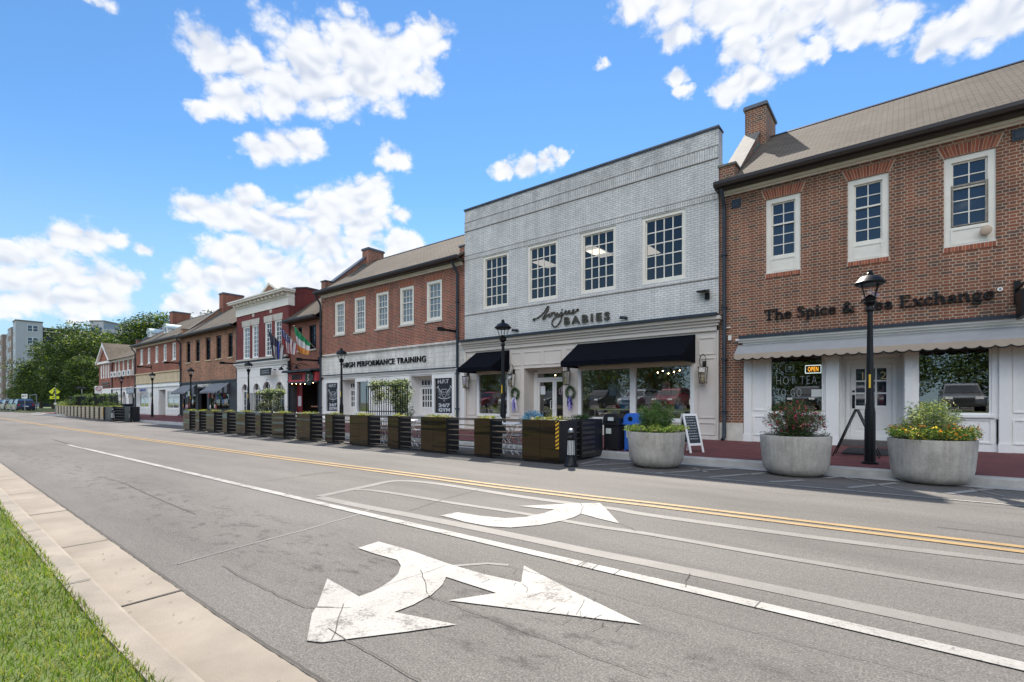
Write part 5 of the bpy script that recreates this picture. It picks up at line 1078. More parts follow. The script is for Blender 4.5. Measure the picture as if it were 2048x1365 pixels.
m.prism([(x1m, 14.6, 5.72), (x1m, 18.6, 8.1), (x1m, 18.6, 8.0), (x1m, 14.6, 5.64)], (x2 - x1m - .02, 0, 0)); m.prism([(x1m, 22.6, 5.72), (x1m, 18.6, 8.1), (x1m, 18.6, 8.0), (x1m, 22.6, 5.64)], (x2 - x1m - .02, 0, 0)); m.build('roof', SH, B1)
m = MB()
for s_ in (-1, 1): m.prism([(xm, yp - .3, zap + .05), (xm + s_ * hw, yp - .3, 5.62), (xm + s_ * hw, yp - .3, 5.42), (xm, yp - .3, zap - .2)], (0, .25, 0))
m.box(x1 - .1, x1m + .1, yp - .2, yp - .002, 5.5, 5.72); m.box(x1m + .1, x2 - .05, YF - .2, YF - .002, 5.5, 5.66); m.build('eave_trim', WH, B1)
for a, b in wv: win(B1, a, b, 3.9, 5.6, 1, (4,), y=yp, m=WH, pm=PANEL_, fr=.09, rec=.01)
for a, b in ww_:
    win(B1, a, b, 3.95, 5.5, 1, (4,), m=WH, pm=PANE, fr=.08, rec=.02)
    k = MB(); k.box(a - .1, b + .1, YF - .35, YF - .01, 3.88, 4.45); k.V = k.V; o = k.build('air_conditioner', WH, B1); k = MB(); k.cyl(((a + b) / 2, YF - .36, 4.16), ((a + b) / 2, YF - .351, 4.16), .2, n=16); k.build('fan_grille', DGREY, o)
m = MB(); hs = [(X(231.5), X(238.5), .12, 1.75), (X(246), X(253), .12, 1.75), (X(258), X(269), .12, 1.75)]
archwall(m, x1m, x2 - .02, .12, 2.75, YF - .02, hs, depth=.3)
for h_ in hs: archtrim(m, *h_, YF - .02, t=.07)
m.holes(x1, x1m, .12, 2.75, yp - .02, [(X(206), X(218), .12, 2.2)], .2); m.box(x1 - .05, x2, YF - .14, YF - .03, 2.62, 2.75); m.build('shopfront', WH, B1)
m = MB(); m.quad((x1, 15.6, .1), (x2, 15.6, .1), (x2, 15.6, 2.7), (x1, 15.6, 2.7)); m.build('shop_interior', mat('arcade_dark', (.025, .022, .022), .8), B1)
m = MB(); m.box(X(206.5), X(221), yp - .08, yp - .01, 3.25, 3.4); m.box(X(208), X(222), yp - .08, yp - .01, 2.95, 3.1); m.build('sign_letters', BLK, B1)
m = MB(); m.frame(X(253.5, 14.2), X(268.5, 14.2), 2.05, 2.62, 14.17, 14.22, .06); o = m.build('grey_hanging_sign', BLK, B1); m = MB(); m.box(X(253.5, 14.2) + .06, X(268.5, 14.2) - .06, 14.18, 14.21, 2.11, 2.56); m.build('sign_face', mat('sign_grey', (.35, .37, .42), .5), o)
pipe(B1, x1m + .1, .12, 5.5)
# ================================================================ apartment blocks far left
AGR = mat('grey_render', (.42, .43, .46), .8, var=.05, vs=.3); ABR = mat('apartment_brick', (.26, .20, .17), .85, var=.12, vs=.6); AW = mat('apartment_window', (.05, .08, .12), .08, var=.3, vs=.4)
def apartment(name, label, x0, x1, y0, y1, H, nf, cols_x, m_, setback=None):
    r = thing(name, label, 'building', ((x0 + x1) / 2, (y0 + y1) / 2, 0)); m = MB(); m.box(x0, x1, y0, y1, 0, H); m.box(x0 - .0, x1 + .0, y0 - .0, y1 + .0, H, H + .01); m.build('wall', m_, r)
    m = MB(); m.box(x0 - .1, x1 + .1, y0 - .1, y1 + .1, H + .011, H + .35); m.build('roof_coping', CAPL, r)
    f = H / nf
    for k in range(nf):                                             # face that looks towards +X
        for c in cols_x:
            m = MB(); zc = f * k + f * .48; yc = y0 + (y1 - y0) * c
            for s_ in (-.52, .52): m.frame(0, 1, 0, 1, 0, 1, 0) if False else m.box(x1 - .05, x1 + .04, yc + s_ - .50, yc + s_ + .50, zc - .78, zc + .82)
            o = m.build('window', WH, r); p = MB()
            for s_ in (-.52, .52): p.box(x1 + .03, x1 + .05, yc + s_ - .43, yc + s_ + .43, zc + .05, zc + .74); p.box(x1 + .03, x1 + .05, yc + s_ - .43, yc + s_ + .43, zc - .70, zc - .02)
            p.build('pane', AW, o)
    return r, f
ap, f_ = apartment('apartment_block', 'pale grey flat-roofed apartment block with paired windows behind the street trees', -181, -176.5, 20.2, 25.2, 22.0, 7, (.62,), AGR)
n = 0
for i, (xx0, xx1, yo, hh, mm) in enumerate(((-184.5, -181, 20.9, 21.8, AGR), (-191, -184.5, 20.3, 21.2, ABR), (-200, -191, 20.9, 20.6, AGR), (-214, -200, 20.2, 20.6, ABR), (-235, -214, 20.8, 20.2, AGR))):
    m = MB(); m.box(xx0, xx1, yo, 26, 0, hh); m.build('wing', mm, ap)
    for k in range(7):
        for j in range(max(1, int((xx1 - xx0) / 3))):
            xc = xx0 + 1.6 + 3 * j; zc = 3.05 * k + 1.6; m = MB(); m.box(xc - .6, xc + .6, yo - .05, yo + .05, zc - .8, zc + .8); o = m.build('window', WH, ap); m = MB(); m.box(xc - .5, xc + .5, yo - .07, yo - .051, zc - .7, zc + .7); m.build('pane', AW, o)
for k in range(7):
    for xc in (-179.8, -178.0): m = MB(); zc = 3.14 * k + 1.5; m.box(xc - .55, xc + .55, 20.15, 20.25, zc - .8, zc + .8); o = m.build('window', WH, ap); m = MB(); m.box(xc - .45, xc + .45, 20.12, 20.149, zc - .7, zc + .7); m.build('pane', AW, o)
m = MB(); m.box(-181, -178.2, 25.21, 60, 0, 21.0); m.box(-181.2, -176.3, 25.21, 60, 20.4, 20.9); m.build('balcony_wing', DGREY, ap)
m = MB()
for k in range(6): m.box(-178.19, -176.8, 25.3, 29.5, 3.4 * k + 2.9, 3.4 * k + 3.1)
m.build('balcony', WH, ap)
def boxblk(px0, px1, pyt, s, name, label, m_):
    u = (px0 - CX) / F; a = (s * (-ST + CT * u), s * (CT + ST * u)); u = (px1 - CX) / F; b = (s * (-ST + CT * u), s * (CT + ST * u)); H = HC + (HY - pyt) / F * s
    d = Vector((-ST, CT, 0)) * 14; r = thing(name, label, 'building', (a[0], a[1], 0)); m = MB(); m.prism([(a[0], a[1], 0), (b[0], b[1], 0), (b[0] + d.x, b[1] + d.y, 0), (a[0] + d.x, a[1] + d.y, 0)], (0, 0, H)); m.build('wall', m_, r)
    e_ = Vector((b[0] - a[0], b[1] - a[1], 0)).normalized() * .2; m = MB(); m.prism([(a[0] - e_.x, a[1] - e_.y, H + .01), (b[0] + e_.x, b[1] + e_.y, H + .01), (b[0] + d.x, b[1] + d.y, H + .01), (a[0] + d.x, a[1] + d.y, H + .01)], (0, 0, .4)); m.build('roof_coping', CAPL, r)
    for k in range(2):
        m = MB(); q = Vector((b[0] - a[0], b[1] - a[1], 0)); c = Vector((a[0], a[1], 0)) + q * (.3 + .35 * k); qn = q.normalized() * .8; z = H - 3
        m.prism([(c.x - qn.x, c.y - qn.y - .05, z), (c.x + qn.x, c.y + qn.y - .05, z), (c.x + qn.x, c.y + qn.y - .05, z + 1.4), (c.x - qn.x, c.y - qn.y - .05, z + 1.4)], (0, .1, 0)); m.build('window', AW, r)
    return r
boxblk(180, 207, 644, 140, 'white_stair_tower', 'pale box-shaped building top, the taller one rising between the tree crowns', AGR)
boxblk(205, 224, 650, 150, 'grey_roof_block', 'grey flat-roofed block just right of the pale box above the trees', AGR)
boxblk(224, 262, 657, 155, 'low_grey_block', 'low grey roof block partly behind the trees, furthest right above the corner building', AGR)
# ================================================================ trees
BARK = mat('tree_bark', (.10, .075, .055), .95, var=.3, vs=8)
LEA = [leafmat('leaf_dark', (.022, .045, .012), .25), leafmat('leaf_mid', (.05, .09, .018), .3), leafmat('leaf_light', (.16, .20, .03), .45)]
def tree_proto(seed, H, Rr, n=15000, mats=None, zlow=.16, size=.19):
    rg = np.random.default_rng(seed); r = bpy.data.objects.new('street_tree', None); COL.objects.link(r)
    t = MB(); t.tube([(0, 0, 0), (.05, .02, H * .16), (-.03, .05, H * .32), (.05, 0, H * .55), (0, .05, H * .8)], [.030 * H, .024 * H, .02 * H, .012 * H, .004 * H], 8); bl = []
    k = 46
    for i in range(k):
        a = i * 2.4 + rg.random(); z = zlow + (.95 - zlow) * ((i + .5) / k); rad = Rr * math.sin(math.pi * min(.97, max(.16, (z - zlow + .12) / (1.13 - zlow)))) ** .62
        d = rad * (.35 + .45 * rg.random()); c = np.array([d * math.cos(a), d * math.sin(a), z * H * .95]); s_ = Rr * (.20 + .16 * rg.random())
        bl.append((*c, s_, s_, s_ * .62))
        if i % 2 == 0: t.tube([(0, 0, z * H * .6), (c[0] * .5, c[1] * .5, z * H * .78), tuple(c)], [.009 * H, .005 * H, .002 * H], 5)
    bl.append((0, 0, H * .6, Rr * .6, Rr * .6, H * .27))
    t.build('trunk', BARK, r, smooth=True); m = MB(); leafcloud(m, bl, n, size, rg, 3, .72, .6, pm=[.46, .36, .18]); m.build('crown', mats or LEA, r); return r
def spx(px, s): u = (px - CX) / F; return (s * (-ST + CT * u), s * (CT + ST * u))
T1 = tree_proto(1, 12.5, 5.2); T2 = tree_proto(2, 11.5, 5.6); T3 = tree_proto(5, 9.5, 4.4, 11000)
used = set()
def ptree(proto, px, s, H, H0, rz, label, grp='trees beyond the corner building'):
    f = proto.name not in used; used.add(proto.name); p = spx(px, s); o = place(proto, f, (p[0], p[1], 0), rz, label, H / H0); o['category'] = 'tree'; o['group'] = grp; return o
HT = lambda py, s: HC + (HY - py) / F * s
ptree(T1, 148, 88, HT(643, 88), 12.3, 0, 'tallest dark green tree between the grey apartments and the gabled building')
ptree(T2, 186, 78, HT(660, 78), 11.4, 1, 'light green tree directly left of the gabled corner building')
ptree(T2, 108, 92, HT(682, 92), 11.4, 2.4, 'dark tree with a lower crown left of the tallest tree')
ptree(T3, 82, 98, HT(715, 98), 9.4, 0, 'mid green tree above the parked blue car')
ptree(T1, 58, 106, HT(742, 106), 12.3, 4, 'dark rounded tree in front of the grey apartment windows')
ptree(T3, 132, 74, HT(722, 74), 9.4, 2, 'lower tree standing behind the yellow crossing sign')
ptree(T3, 172, 70, HT(712, 70), 9.4, 4.4, 'lower leafy tree behind the one-way sign')
ptree(T3, 34, 118, HT(772, 118), 9.4, 1.2, 'small dark tree furthest left beside the parked cars')
ptree(T2, 224, 92, HT(668, 92), 11.4, 3.3, 'tree whose crown shows just above the gable of the corner building')
ptree(T1, 250, 100, HT(662, 100), 12.3, 2, 'light green tree behind the low wing of the corner building')
ptree(T1, 296, 92, HT(626, 92), 12.3, 1, 'green tree rising behind the dormer roof, left of its chimney')
ptree(T2, 332, 96, HT(626, 96), 11.4, 5, 'green tree rising behind the dormer roof, right of its chimney')
ptree(T3, 436, 70, HT(624, 70), 9.4, 2, 'tree top peeping over the marketplace roof beside its chimney', 'trees behind the roofs')
# the far side of the street, behind the camera: the tree belt and cars that the shop windows mirror
for i, (x_, y_, H_, pr) in enumerate(((-60, -28, 9.5, T2), (-50, -27, 10, T1), (-40, -27, 10, T1), (-31, -29, 9, T2), (-23, -26, 10.5, T1), (-15, -28, 9.5, T2), (-8, -26, 10, T1), (-1, -28, 9, T2), (6, -26, 10.5, T1), (14, -28, 9.5, T2))):
    H0 = 12.3 if pr is T1 else 11.4; o = place(pr, False, (x_, y_, .7), i * 1.3, '%s tree from the left in the belt behind the car park mirrored in the windows' % OR_[i], H_ / H0); o['category'] = 'tree'; o['group'] = 'tree belt across the car park'
rgh = np.random.default_rng(21); hb = []
for i in range(150): hb.append((-66 + 88 * rgh.random(), -23.5 - 3 * rgh.random(), .9 + 3.6 * rgh.random(), 1.3, .9, .8))
m = MB(); leafcloud(m, hb, 16000, .16, rgh, 3, .3, .6, pm=[.5, .36, .14]); tag(m.build('hedge', LEA), 'long tall hedge behind the car park, mirrored in the shop windows', 'hedge')
# ================================================================ cars
def car_proto(col, name='parked_car', L=4.6, Wd=1.85, Hh=1.68):
    r = bpy.data.objects.new(name, None); COL.objects.link(r); cm = mat('car_paint_' + col[0], col[1], .25, var=0, coat=.6, metal=col[2]); gl = mat('car_glass', (.015, .02, .025), .04, var=0, spec=.8)
    h = Wd / 2; s = L / 4.6
    low = [(-2.28, .42), (-2.30, .75), (-2.22, 1.02), (-1.30, 1.05), (.95, 1.02), (1.75, .96), (2.20, .80), (2.28, .55), (2.22, .32), (1.80, .26), (-1.80, .26), (-2.2, .3)]
    def loft(m, prof, ws, mi=0):
        v = []; n_ = len(prof)
        for y_, k in ws:
            for x_, z_ in prof: v.append((x_ * s * (1 - (1 - k) * .25), y_, .62 + (z_ - .62) * (1 - (1 - k) * .5)))
        fs = [(i * n_ + j, i * n_ + (j + 1) % n_, (i + 1) * n_ + (j + 1) % n_, (i + 1) * n_ + j) for i in range(len(ws) - 1) for j in range(n_)] + [tuple(range(n_)), tuple(range((len(ws) - 1) * n_, len(ws) * n_))[::-1]]
        m.add(v, fs, mi)
    m = MB(); loft(m, low, [(-h, .82), (-h * .94, .95), (-h * .7, 1), (h * .7, 1), (h * .94, .95), (h, .82)])
    top = [(-2.12, 1.02), (-1.95, 1.50), (-1.6, Hh - .03), (-.6, Hh), (.15, Hh - .04), (.45, 1.52), (1.12, 1.01)]
    v = []
    for x_, z_ in top:
        k = (z_ - 1.0) / (Hh - 1.0); wy = h * (.93 - .17 * k); v += [(x_ * s, -wy, z_), (x_ * s, wy, z_)]
    m.add(v, [(2 * i, 2 * i + 1, 2 * i + 3, 2 * i + 2) for i in range(6)] + [tuple(range(0, 14, 2)), tuple(range(1, 14, 2))[::-1]]); m.build('body', cm, r, smooth=True)
    w = MB()
    for sg in (-1, 1):
        f = lambda x_, z_: (x_ * s, sg * (h * (.93 - .17 * (z_ - 1.0) / (Hh - 1.0)) + .006), z_)
        for q in (((-1.93, 1.10), (-1.75, 1.50), (-1.25, 1.55), (-1.25, 1.10)), ((-1.17, 1.10), (-1.17, 1.56), (-.38, 1.58), (-.38, 1.10)), ((-.30, 1.10), (-.30, 1.58), (.18, 1.53), (.86, 1.10))): w.poly([f(*p) for p in q])
    w.build('side_window', gl, r)
    def xf(z_, a, b): t = (z_ - a[1]) / (b[1] - a[1]); return a[0] + (b[0] - a[0]) * t
    w = MB(); a, b = (1.12, 1.01), (.45, 1.52); w.poly([(xf(z_, a, b) * s + .02, y_ * h * (.86 - .15 * (z_ - 1) / .6), z_ + .012) for z_, y_ in ((1.06, -1), (1.06, 1), (1.50, 1), (1.50, -1))]); w.build('windscreen', gl, r)
    w = MB(); a, b = (-2.12, 1.02), (-1.95, 1.50); w.poly([(xf(z_, a, b) * s - .02, y_ * h * (.84 - .15 * (z_ - 1) / .6), z_) for z_, y_ in ((1.10, -1), (1.10, 1), (1.47, 1), (1.47, -1))]); w.build('rear_window', gl, r)
    for sx in (-1.42, 1.42):
        for sg in (-1, 1):
            w = MB(); w.cyl((sx * s, sg * (h - .20), .34), (sx * s, sg * (h + .01), .34), .34, n=20); o = w.build('wheel', mat('tyre', (.015, .015, .016), .8, var=.1), r, smooth=True); w = MB(); w.cyl((sx * s, sg * (h + .011), .34), (sx * s, sg * (h + .02), .34), .21, n=16); w.build('rim', mat('alloy', (.4, .41, .43), .35, var=0, metal=.8), o)
    for sg in (-1, 1):
        w = MB(); w.box(2.10 * s, 2.27 * s, sg * h * .50, sg * h * .86, .70, .84); w.build('headlight', mat('headlamp', (.7, .72, .75), .15, var=0), r)
        w = MB(); w.box(-2.30 * s, -2.14 * s, sg * h * .62, sg * h * .90, .78, 1.0); w.build('tail_light', mat('tail_red', (.35, .01, .012), .25, var=0), r)
        w = MB(); w.box(.72 * s, .92 * s, sg * (h * .93), sg * (h * 1.10), 1.06, 1.20); w.build('mirror', cm, r)
    w = MB(); w.box(2.20 * s, 2.30 * s, -h * .45, h * .45, .52, .74); w.box(2.18 * s, 2.32 * s, -h * .8, h * .8, .30, .42); w.box(-2.34 * s, -2.2 * s, -h * .8, h * .8, .30, .46); w.build('bumper_and_grille', mat('black_plastic', (.02, .02, .022), .5), r)
    w = MB(); w.box(-2.325 * s, -2.30 * s, -.24, .24, .66, .78); w.build('number_plate', mat('plate_white', (.7, .7, .7), .5), r)
    for sg in (-1, 1): w = MB(); w.tube([(-1.7 * s, sg * h * .70, Hh - .02), (-1.5 * s, sg * h * .70, Hh + .05), (.0, sg * h * .70, Hh + .03), (.2 * s, sg * h * .70, Hh - .04)], .018, 5); w.build('roof_rail', BLK, r)
    return r
cars = {}
CC = {'blue': ('blue', (.02, .035, .09), .3), 'black': ('black', (.015, .015, .017), .2), 'silver': ('silver', (.38, .42, .46), .6), 'white': ('white', (.7, .71, .72), 0), 'grey': ('grey', (.12, .125, .13), .4), 'red': ('red', (.22, .02, .03), .2)}
def car(colr, x_, y_, rz, label, grp, sc2=1, z_=0):
    first = colr not in cars
    if first: cars[colr] = car_proto(CC[colr])
    o = place(cars[colr], first, (x_, y_, z_), rz, label, sc2); o['category'] = 'car'; o['group'] = grp; return o
g_ = 'cars parked along the kerb'
car('blue', -94.2, 11.5, R(180), 'dark blue car parked nearest, at the right end of the kerb row', g_); car('black', -100.6, 11.7, R(182), 'black car parked directly behind the dark blue car', g_); car('grey', -107.2, 11.7, R(180), 'dark grey car parked third in the kerb row, behind the black one', g_)
car('silver', -113.4, 11.6, R(179), 'silver car parked fourth in the kerb row', g_, .92); car('black', -120, 11.9, R(180), 'black car near the left edge of the kerb row', g_); car('blue', -127, 12.0, R(180), 'blue car cut by the left edge of the picture', g_)
g_ = 'cars in the car park across the street'
lab = {'silver': 'silver', 'grey': 'grey', 'red': 'red', 'white': 'white', 'black': 'black', 'blue': 'blue'}
for i, (c_, x_) in enumerate((('white', -37.5), ('red', -34), ('silver', -30.5), ('grey', -27), ('black', -21), ('silver', -17.6), ('red', -14.6), ('white', -11.6), ('silver', -8.6), ('black', -5.2), ('white', -2.2), ('red', -.3 + .0), ('grey', 2.6), ('silver', 6.4))): car(c_, x_, -9.2 - .2 * (i % 3), R(90 + 3 * (i % 2)), z_=.7, label= '%s car, %s from the left in the car park row mirrored in the windows' % (lab[c_], OR_[i]), grp=g_)
# ================================================================ lamp posts
def lamp_proto():
    r = bpy.data.objects.new('street_lamp', None); COL.objects.link(r); H = 3.43
    m = MB(); m.lathe([(.13, 0), (.13, .03), (.085, .05), (.082, .9), (.060, 1.1), (.040, H - .70)], n=16); m.lathe([(.048, 0), (.062, .02), (.062, .05), (.045, .08), (.045, .10), (.10, .16), (.10, .18), (.05, .20)], (0, 0, H - .74), 16); o = m.build('pole', BLK, r, smooth=True)
    m = MB()
    for i in range(4):
        a = math.pi / 4 + i * math.pi / 2; m.tube([(.05 * math.cos(a), .05 * math.sin(a), H - .62), (.09 * math.cos(a), .09 * math.sin(a), H - .52), (.185 * math.cos(a), .185 * math.sin(a), H - .20)], .010, 5)
    m.lathe([(.06, 0), (.10, .10), (.03, .16)], (0, 0, H - .60), 12)
    m.lathe([(.235, 0), (.24, .02), (.20, .06), (.15, .12), (.07, .145), (.05, .16), (.055, .185), (.04, .20), (.04, .235), (.02, .245)], (0, 0, H - .245), 20); m.lathe([(.205, 0), (.205, .03)], (0, 0, H - .27), 16)
    m.build('lantern', BLK, r, smooth=True)
    m = MB(); m.lathe([(.085, 0), (.19, .34)], (0, 0, H - .61), 4, caps=False); m.build('lantern_glass', glassmat('clear_glass', (.97, .98, .98), -.03, fk=.2), r)
    m = MB(); m.box(-.014, .014, -.075, -.066, 1.34, 1.58); m.build('yellow_tag', mat('yellow_tag', (.75, .48, .04), .5), r)
    return r
LP = lamp_proto()
lamps = [(1740, 10.8, 'tall black lamp post in front of the spice shop door'), (1006, 10.8, 'black lamp post before the small black awning of the white building'), (683, 12.1, 'black lamp post at the left end of the gym front'), (497, 12.6, 'black lamp post in front of the white arched shopfront'), (381.5, 12.5, 'black lamp post before the marketplace windows'), (304.6, 12.6, 'black lamp post in front of the barber shop'), (242.6, 12.8, 'black lamp post before the low wing of the corner building')]
for i, (px, y_, lb) in enumerate(lamps):
    o = place(LP, i == 0, (X(px, y_), y_, .12), .2 * i, lb); o['category'] = 'street lamp'; o['group'] = 'street lamps along the pavement'
    if i > 3:
        m = MB(); x_ = X(px, y_); m.box(x_ - .14, x_ + .14, y_ - .12, y_ - .10, 1.62, 1.98); s_ = m.build('parking_sign', mat('sign_pale', (.55, .58, .5), .6), None); k_ = MB(); k_.frame(x_ - .13, x_ + .13, 1.63, 1.97, y_ - .124, y_ - .121, .012); k_.box(x_ - .08, x_ + .08, y_ - .124, y_ - .121, 1.78, 1.80); k_.box(x_ - .08, x_ + .08, y_ - .124, y_ - .121, 1.86, 1.88)
        q = k_.build('sign_border', mat('sign_green', (.06, .2, .1), .6), None); q.parent = s_; tag(s_, 'small pale notice on the lamp post ' + ('before the marketplace', 'by the barber shop', 'before the low wing')[i - 4], 'sign', 'notices on the lamp posts')
# ================================================================ the pen: metal planter boxes and slatted panels
def bronze(name, col, rough, wav):
    m = bpy.data.materials.new(name); m.use_nodes = True; N = NT(m.node_tree); g = N.n('ShaderNodeNewGeometry').outputs['Position']
    p = N.n('ShaderNodeBsdfPrincipled', _Metallic=0.0, _Roughness=rough, _IOR=1.62); p.inputs['Specular Tint'].default_value = (1, .76, .50, 1); N.put(p, 'Base Color', N.ramp(N.noise(g, 5, 4), [(.3, tuple(c * .8 for c in col)), (.7, tuple(c * 1.2 for c in col))]))
    b = N.n('ShaderNodeBump', _Strength=.6, _Distance=wav); N.put(b, 'Height', N.noise(N.v('MULTIPLY', g, (.25, 1, 3.2)), 1.5, 1)); N.put(p, 'Normal', b); N.n('ShaderNodeOutputMaterial', i0=p.outputs[0]); return m
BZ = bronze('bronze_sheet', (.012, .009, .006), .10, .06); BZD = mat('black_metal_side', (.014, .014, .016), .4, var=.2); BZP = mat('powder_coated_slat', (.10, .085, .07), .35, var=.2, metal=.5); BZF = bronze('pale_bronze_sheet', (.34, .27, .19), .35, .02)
rgp = np.random.default_rng(12)
LP1 = [leafmat('pen_green', (.10, .17, .03), .4), leafmat('pen_yellow', (.42, .33, .06), .4), leafmat('pen_dark', (.04, .08, .02), .3)]
yF = 8.08; HB = .86
def planter(x0, x1, y0=yF, dp=.45, h=HB, label='', grp='', face=None, n=260, z0=.06, sym=False, ff=None):
    r = thing('metal_planter', label, 'planter', ((x0 + x1) / 2, y0 + dp / 2, 0), grp); nb = 2 if (x1 - x0) > .62 else 1
    m = MB(); m.box(x0 + .002, x1 - .002, y0 + .012, y0 + dp, z0, h - .01); m.box(x0 + .03, x1 - .03, y0 + .04, y0 + dp - .03, 0, z0); m.build('box', BZD, r)
    for k in range(nb): a = x0 + (x1 - x0) * k / nb; b = x0 + (x1 - x0) * (k + 1) / nb; m = MB(); m.box(a + .004, b - .004, y0, y0 + .011, z0 - .005, h); m.build('front_sheet', face or BZ, r)
    m = MB(); xx = (x0 + x1) / 2; leafcloud(m, [(xx + (x1 - x0) * (k - 1) * .28, y0 + dp / 2, h + .015, (x1 - x0) * .26, dp * .42, .055) for k in range(3)], int(n * (x1 - x0) / .6), .035, rgp, 3, .1, .35, pm=[.4, .4, .2], up=1)
    o = m.build('planter_flowers', LP1); tag(o, 'yellow-green plants in the ' + label.replace(' counted from its striped end', ' from its striped end').replace('bronze-fronted ', ''), 'plants', 'plants in the ' + grp); return r
def slats(x0, x1, y0=yF + .05, h=HB, label='', grp='', face=None, horiz=True, z0=.03):
    m_ = face or BZP; r = thing('slatted_panel', label, 'barrier', ((x0 + x1) / 2, y0, 0), grp); m = MB()
    for k in range(7): z = .10 + (h - .14) * k / 6; m.box(x0, x1, y0, y0 + .03, z - .011, z + .011)
    m.build('slats', m_, r); m = MB(); m.box(x0, x1, y0 - .02, y0 + .06, z0, z0 + .03); m.build('rail', BZD, r); m = MB(); m.box(x0, x1, y0 - .01, y0 + .04, h - .02, h); m.build('rail', BZD, r); return r
bx = [(366.6, 378.7), (391, 398.3), (412.3, 427.9), (444.8, 453.9), (471.6, 490.2), (510.6, 521), (543.3, 567), (592.5, 619.9), (650, 664.7), (699, 735.3), (775, 796.6), (841.4, 892.4), (948, 980), (1044, 1118.5)]
O_ = ['first', 'second', 'third', 'fourth', 'fifth', 'sixth', 'seventh', 'eighth', 'ninth', 'tenth', 'eleventh', 'twelfth', 'thirteenth', 'fourteenth']
gp = 'bronze planters of the long dining pen'; prevx = None
for i, (a, b) in enumerate(bx):
    k = 13 - i; xa_, xb_ = X(a, yF), X(b, yF)
    planter(xa_, xb_, dp=.42 if i < 13 else .66, label='%s bronze-fronted planter box counted from the fluted bollard' % O_[k] if i < 13 else 'double bronze-fronted planter box at the bollard corner of the pen', grp=gp)
    if prevx is not None: slats(prevx + .01, xa_ - .01, label='%s slatted bronze barrier panel counted from the fluted bollard' % O_[k], grp='slatted panels of the long dining pen')
    prevx = xb_
xe = X(1118.5, yF)
m = MB(); m.box(xe - .085, xe - .006, yF - .006, yF - .0005, .30, .84, 0)
for k in range(7): z = .31 + k * .078; m.prism([(xe - .085, yF - .009, z), (xe - .006, yF - .009, z + .05), (xe - .006, yF - .009, z + .085), (xe - .085, yF - .009, z + .035)], (0, .0025, 0), 1)
tag(m.build('hazard_strip', [mat('hazard_yellow', (.75, .42, .03), .5), BLK]), 'yellow and black striped reflector on the corner planter by the bollard', 'reflector')
# the return of the pen towards the pavement
def yslats(x, y0, y1, label, grp):
    r = thing('slatted_panel', label, 'barrier', (x, (y0 + y1) / 2, 0), grp); m = MB()
    for k in range(7): z = .10 + (HB - .14) * k / 6; m.box(x - .015, x + .015, y0, y1, z - .011, z + .011)
    m.build('slats', BZP, r); m = MB(); m.box(x - .03, x + .03, y0, y1, .03, .06); m.build('rail', BZD, r); m = MB(); m.box(x - .02, x + .02, y0, y1, HB - .02, HB); m.build('rail', BZD, r)
yslats(xe - .1, 8.76, 8.99, 'short slatted panel on the end of the pen, beside the bollard', 'end panels of the pen')
r = thing('metal_planter', 'dark slat-fronted planter closing the pen end beside the black bin', 'planter', (xe - .2, 9.4, 0), gp); m = MB(); m.box(xe - .52, xe - .05, 9.0, 9.93, .04, HB - .02); m.build('box', BZD, r); m = MB()
for k in range(7): z = .12 + k * .105; m.box(xe - .05, xe - .03, 9.02, 9.55, z, z + .05)
m.build('slats', BZP, r); m = MB(); leafcloud(m, [(xe - .28, 9.45, HB + .03, .2, .42, .06)], 500, .04, rgp, 3, .1, .3, up=1); tag(m.build('dwarf_plants', [LP1[2]] * 3), 'low dark green plants on the end planter beside the black bin', 'plants')
m = MB(); leafcloud(m, [(X(1066, 9.0), 9.0, .86, .24, .2, .15)], 900, .03, rgp, 2, .6, .7, up=.8); tag(m.build('blue_hydrangea', [leafmat('petal_blue', (.10, .30, .55), .3), leafmat('petal_pale', (.25, .48, .68), .3)]), 'ball of blue flowers behind the corner planter, before the glass doors', 'flowers')
# left pen: paler, sunlit
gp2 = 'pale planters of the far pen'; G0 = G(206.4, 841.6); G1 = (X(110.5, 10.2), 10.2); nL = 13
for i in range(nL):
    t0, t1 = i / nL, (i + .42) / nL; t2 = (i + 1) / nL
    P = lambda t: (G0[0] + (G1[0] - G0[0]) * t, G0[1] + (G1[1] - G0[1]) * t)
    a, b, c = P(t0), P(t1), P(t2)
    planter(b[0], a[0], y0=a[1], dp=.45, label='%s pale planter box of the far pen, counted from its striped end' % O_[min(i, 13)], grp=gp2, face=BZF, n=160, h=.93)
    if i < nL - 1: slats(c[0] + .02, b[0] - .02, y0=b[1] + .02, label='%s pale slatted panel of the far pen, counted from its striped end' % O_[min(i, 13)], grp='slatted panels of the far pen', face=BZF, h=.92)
r = thing('metal_planter', 'big black planter at the near end of the far pen', 'planter', (G0[0] + .4, 9.6, 0), gp2); m = MB(); m.box(G0[0] + .01, G0[0] + 1.9, 9.1, 9.9, .03, .93); m.build('box', BZD, r)
m = MB(); leafcloud(m, [(G0[0] + .95, 9.5, .96, .9, .36, .06)], 500, .05, rgp, 3, .1, .35, up=1); tag(m.build('planter_flowers', LP1), 'yellow-green plants on the big black planter of the far pen', 'plants')
m = MB(); m.box(G0[0] - .2, G0[0] - .02, 9.03, 9.037, .3, .85, 0)
for k in range(4): z = .34 + k * .13; m.prism([(G0[0] - .2, 9.026, z), (G0[0] - .02, 9.026, z + .06), (G0[0] - .02, 9.026, z + .11), (G0[0] - .2, 9.026, z + .05)], (0, .003, 0), 1)
tag(m.build('hazard_strip', [mat('hazard_yellow', (.75, .42, .03), .5), BLK]), 'orange striped reflector at the near end of the far pen', 'reflector')
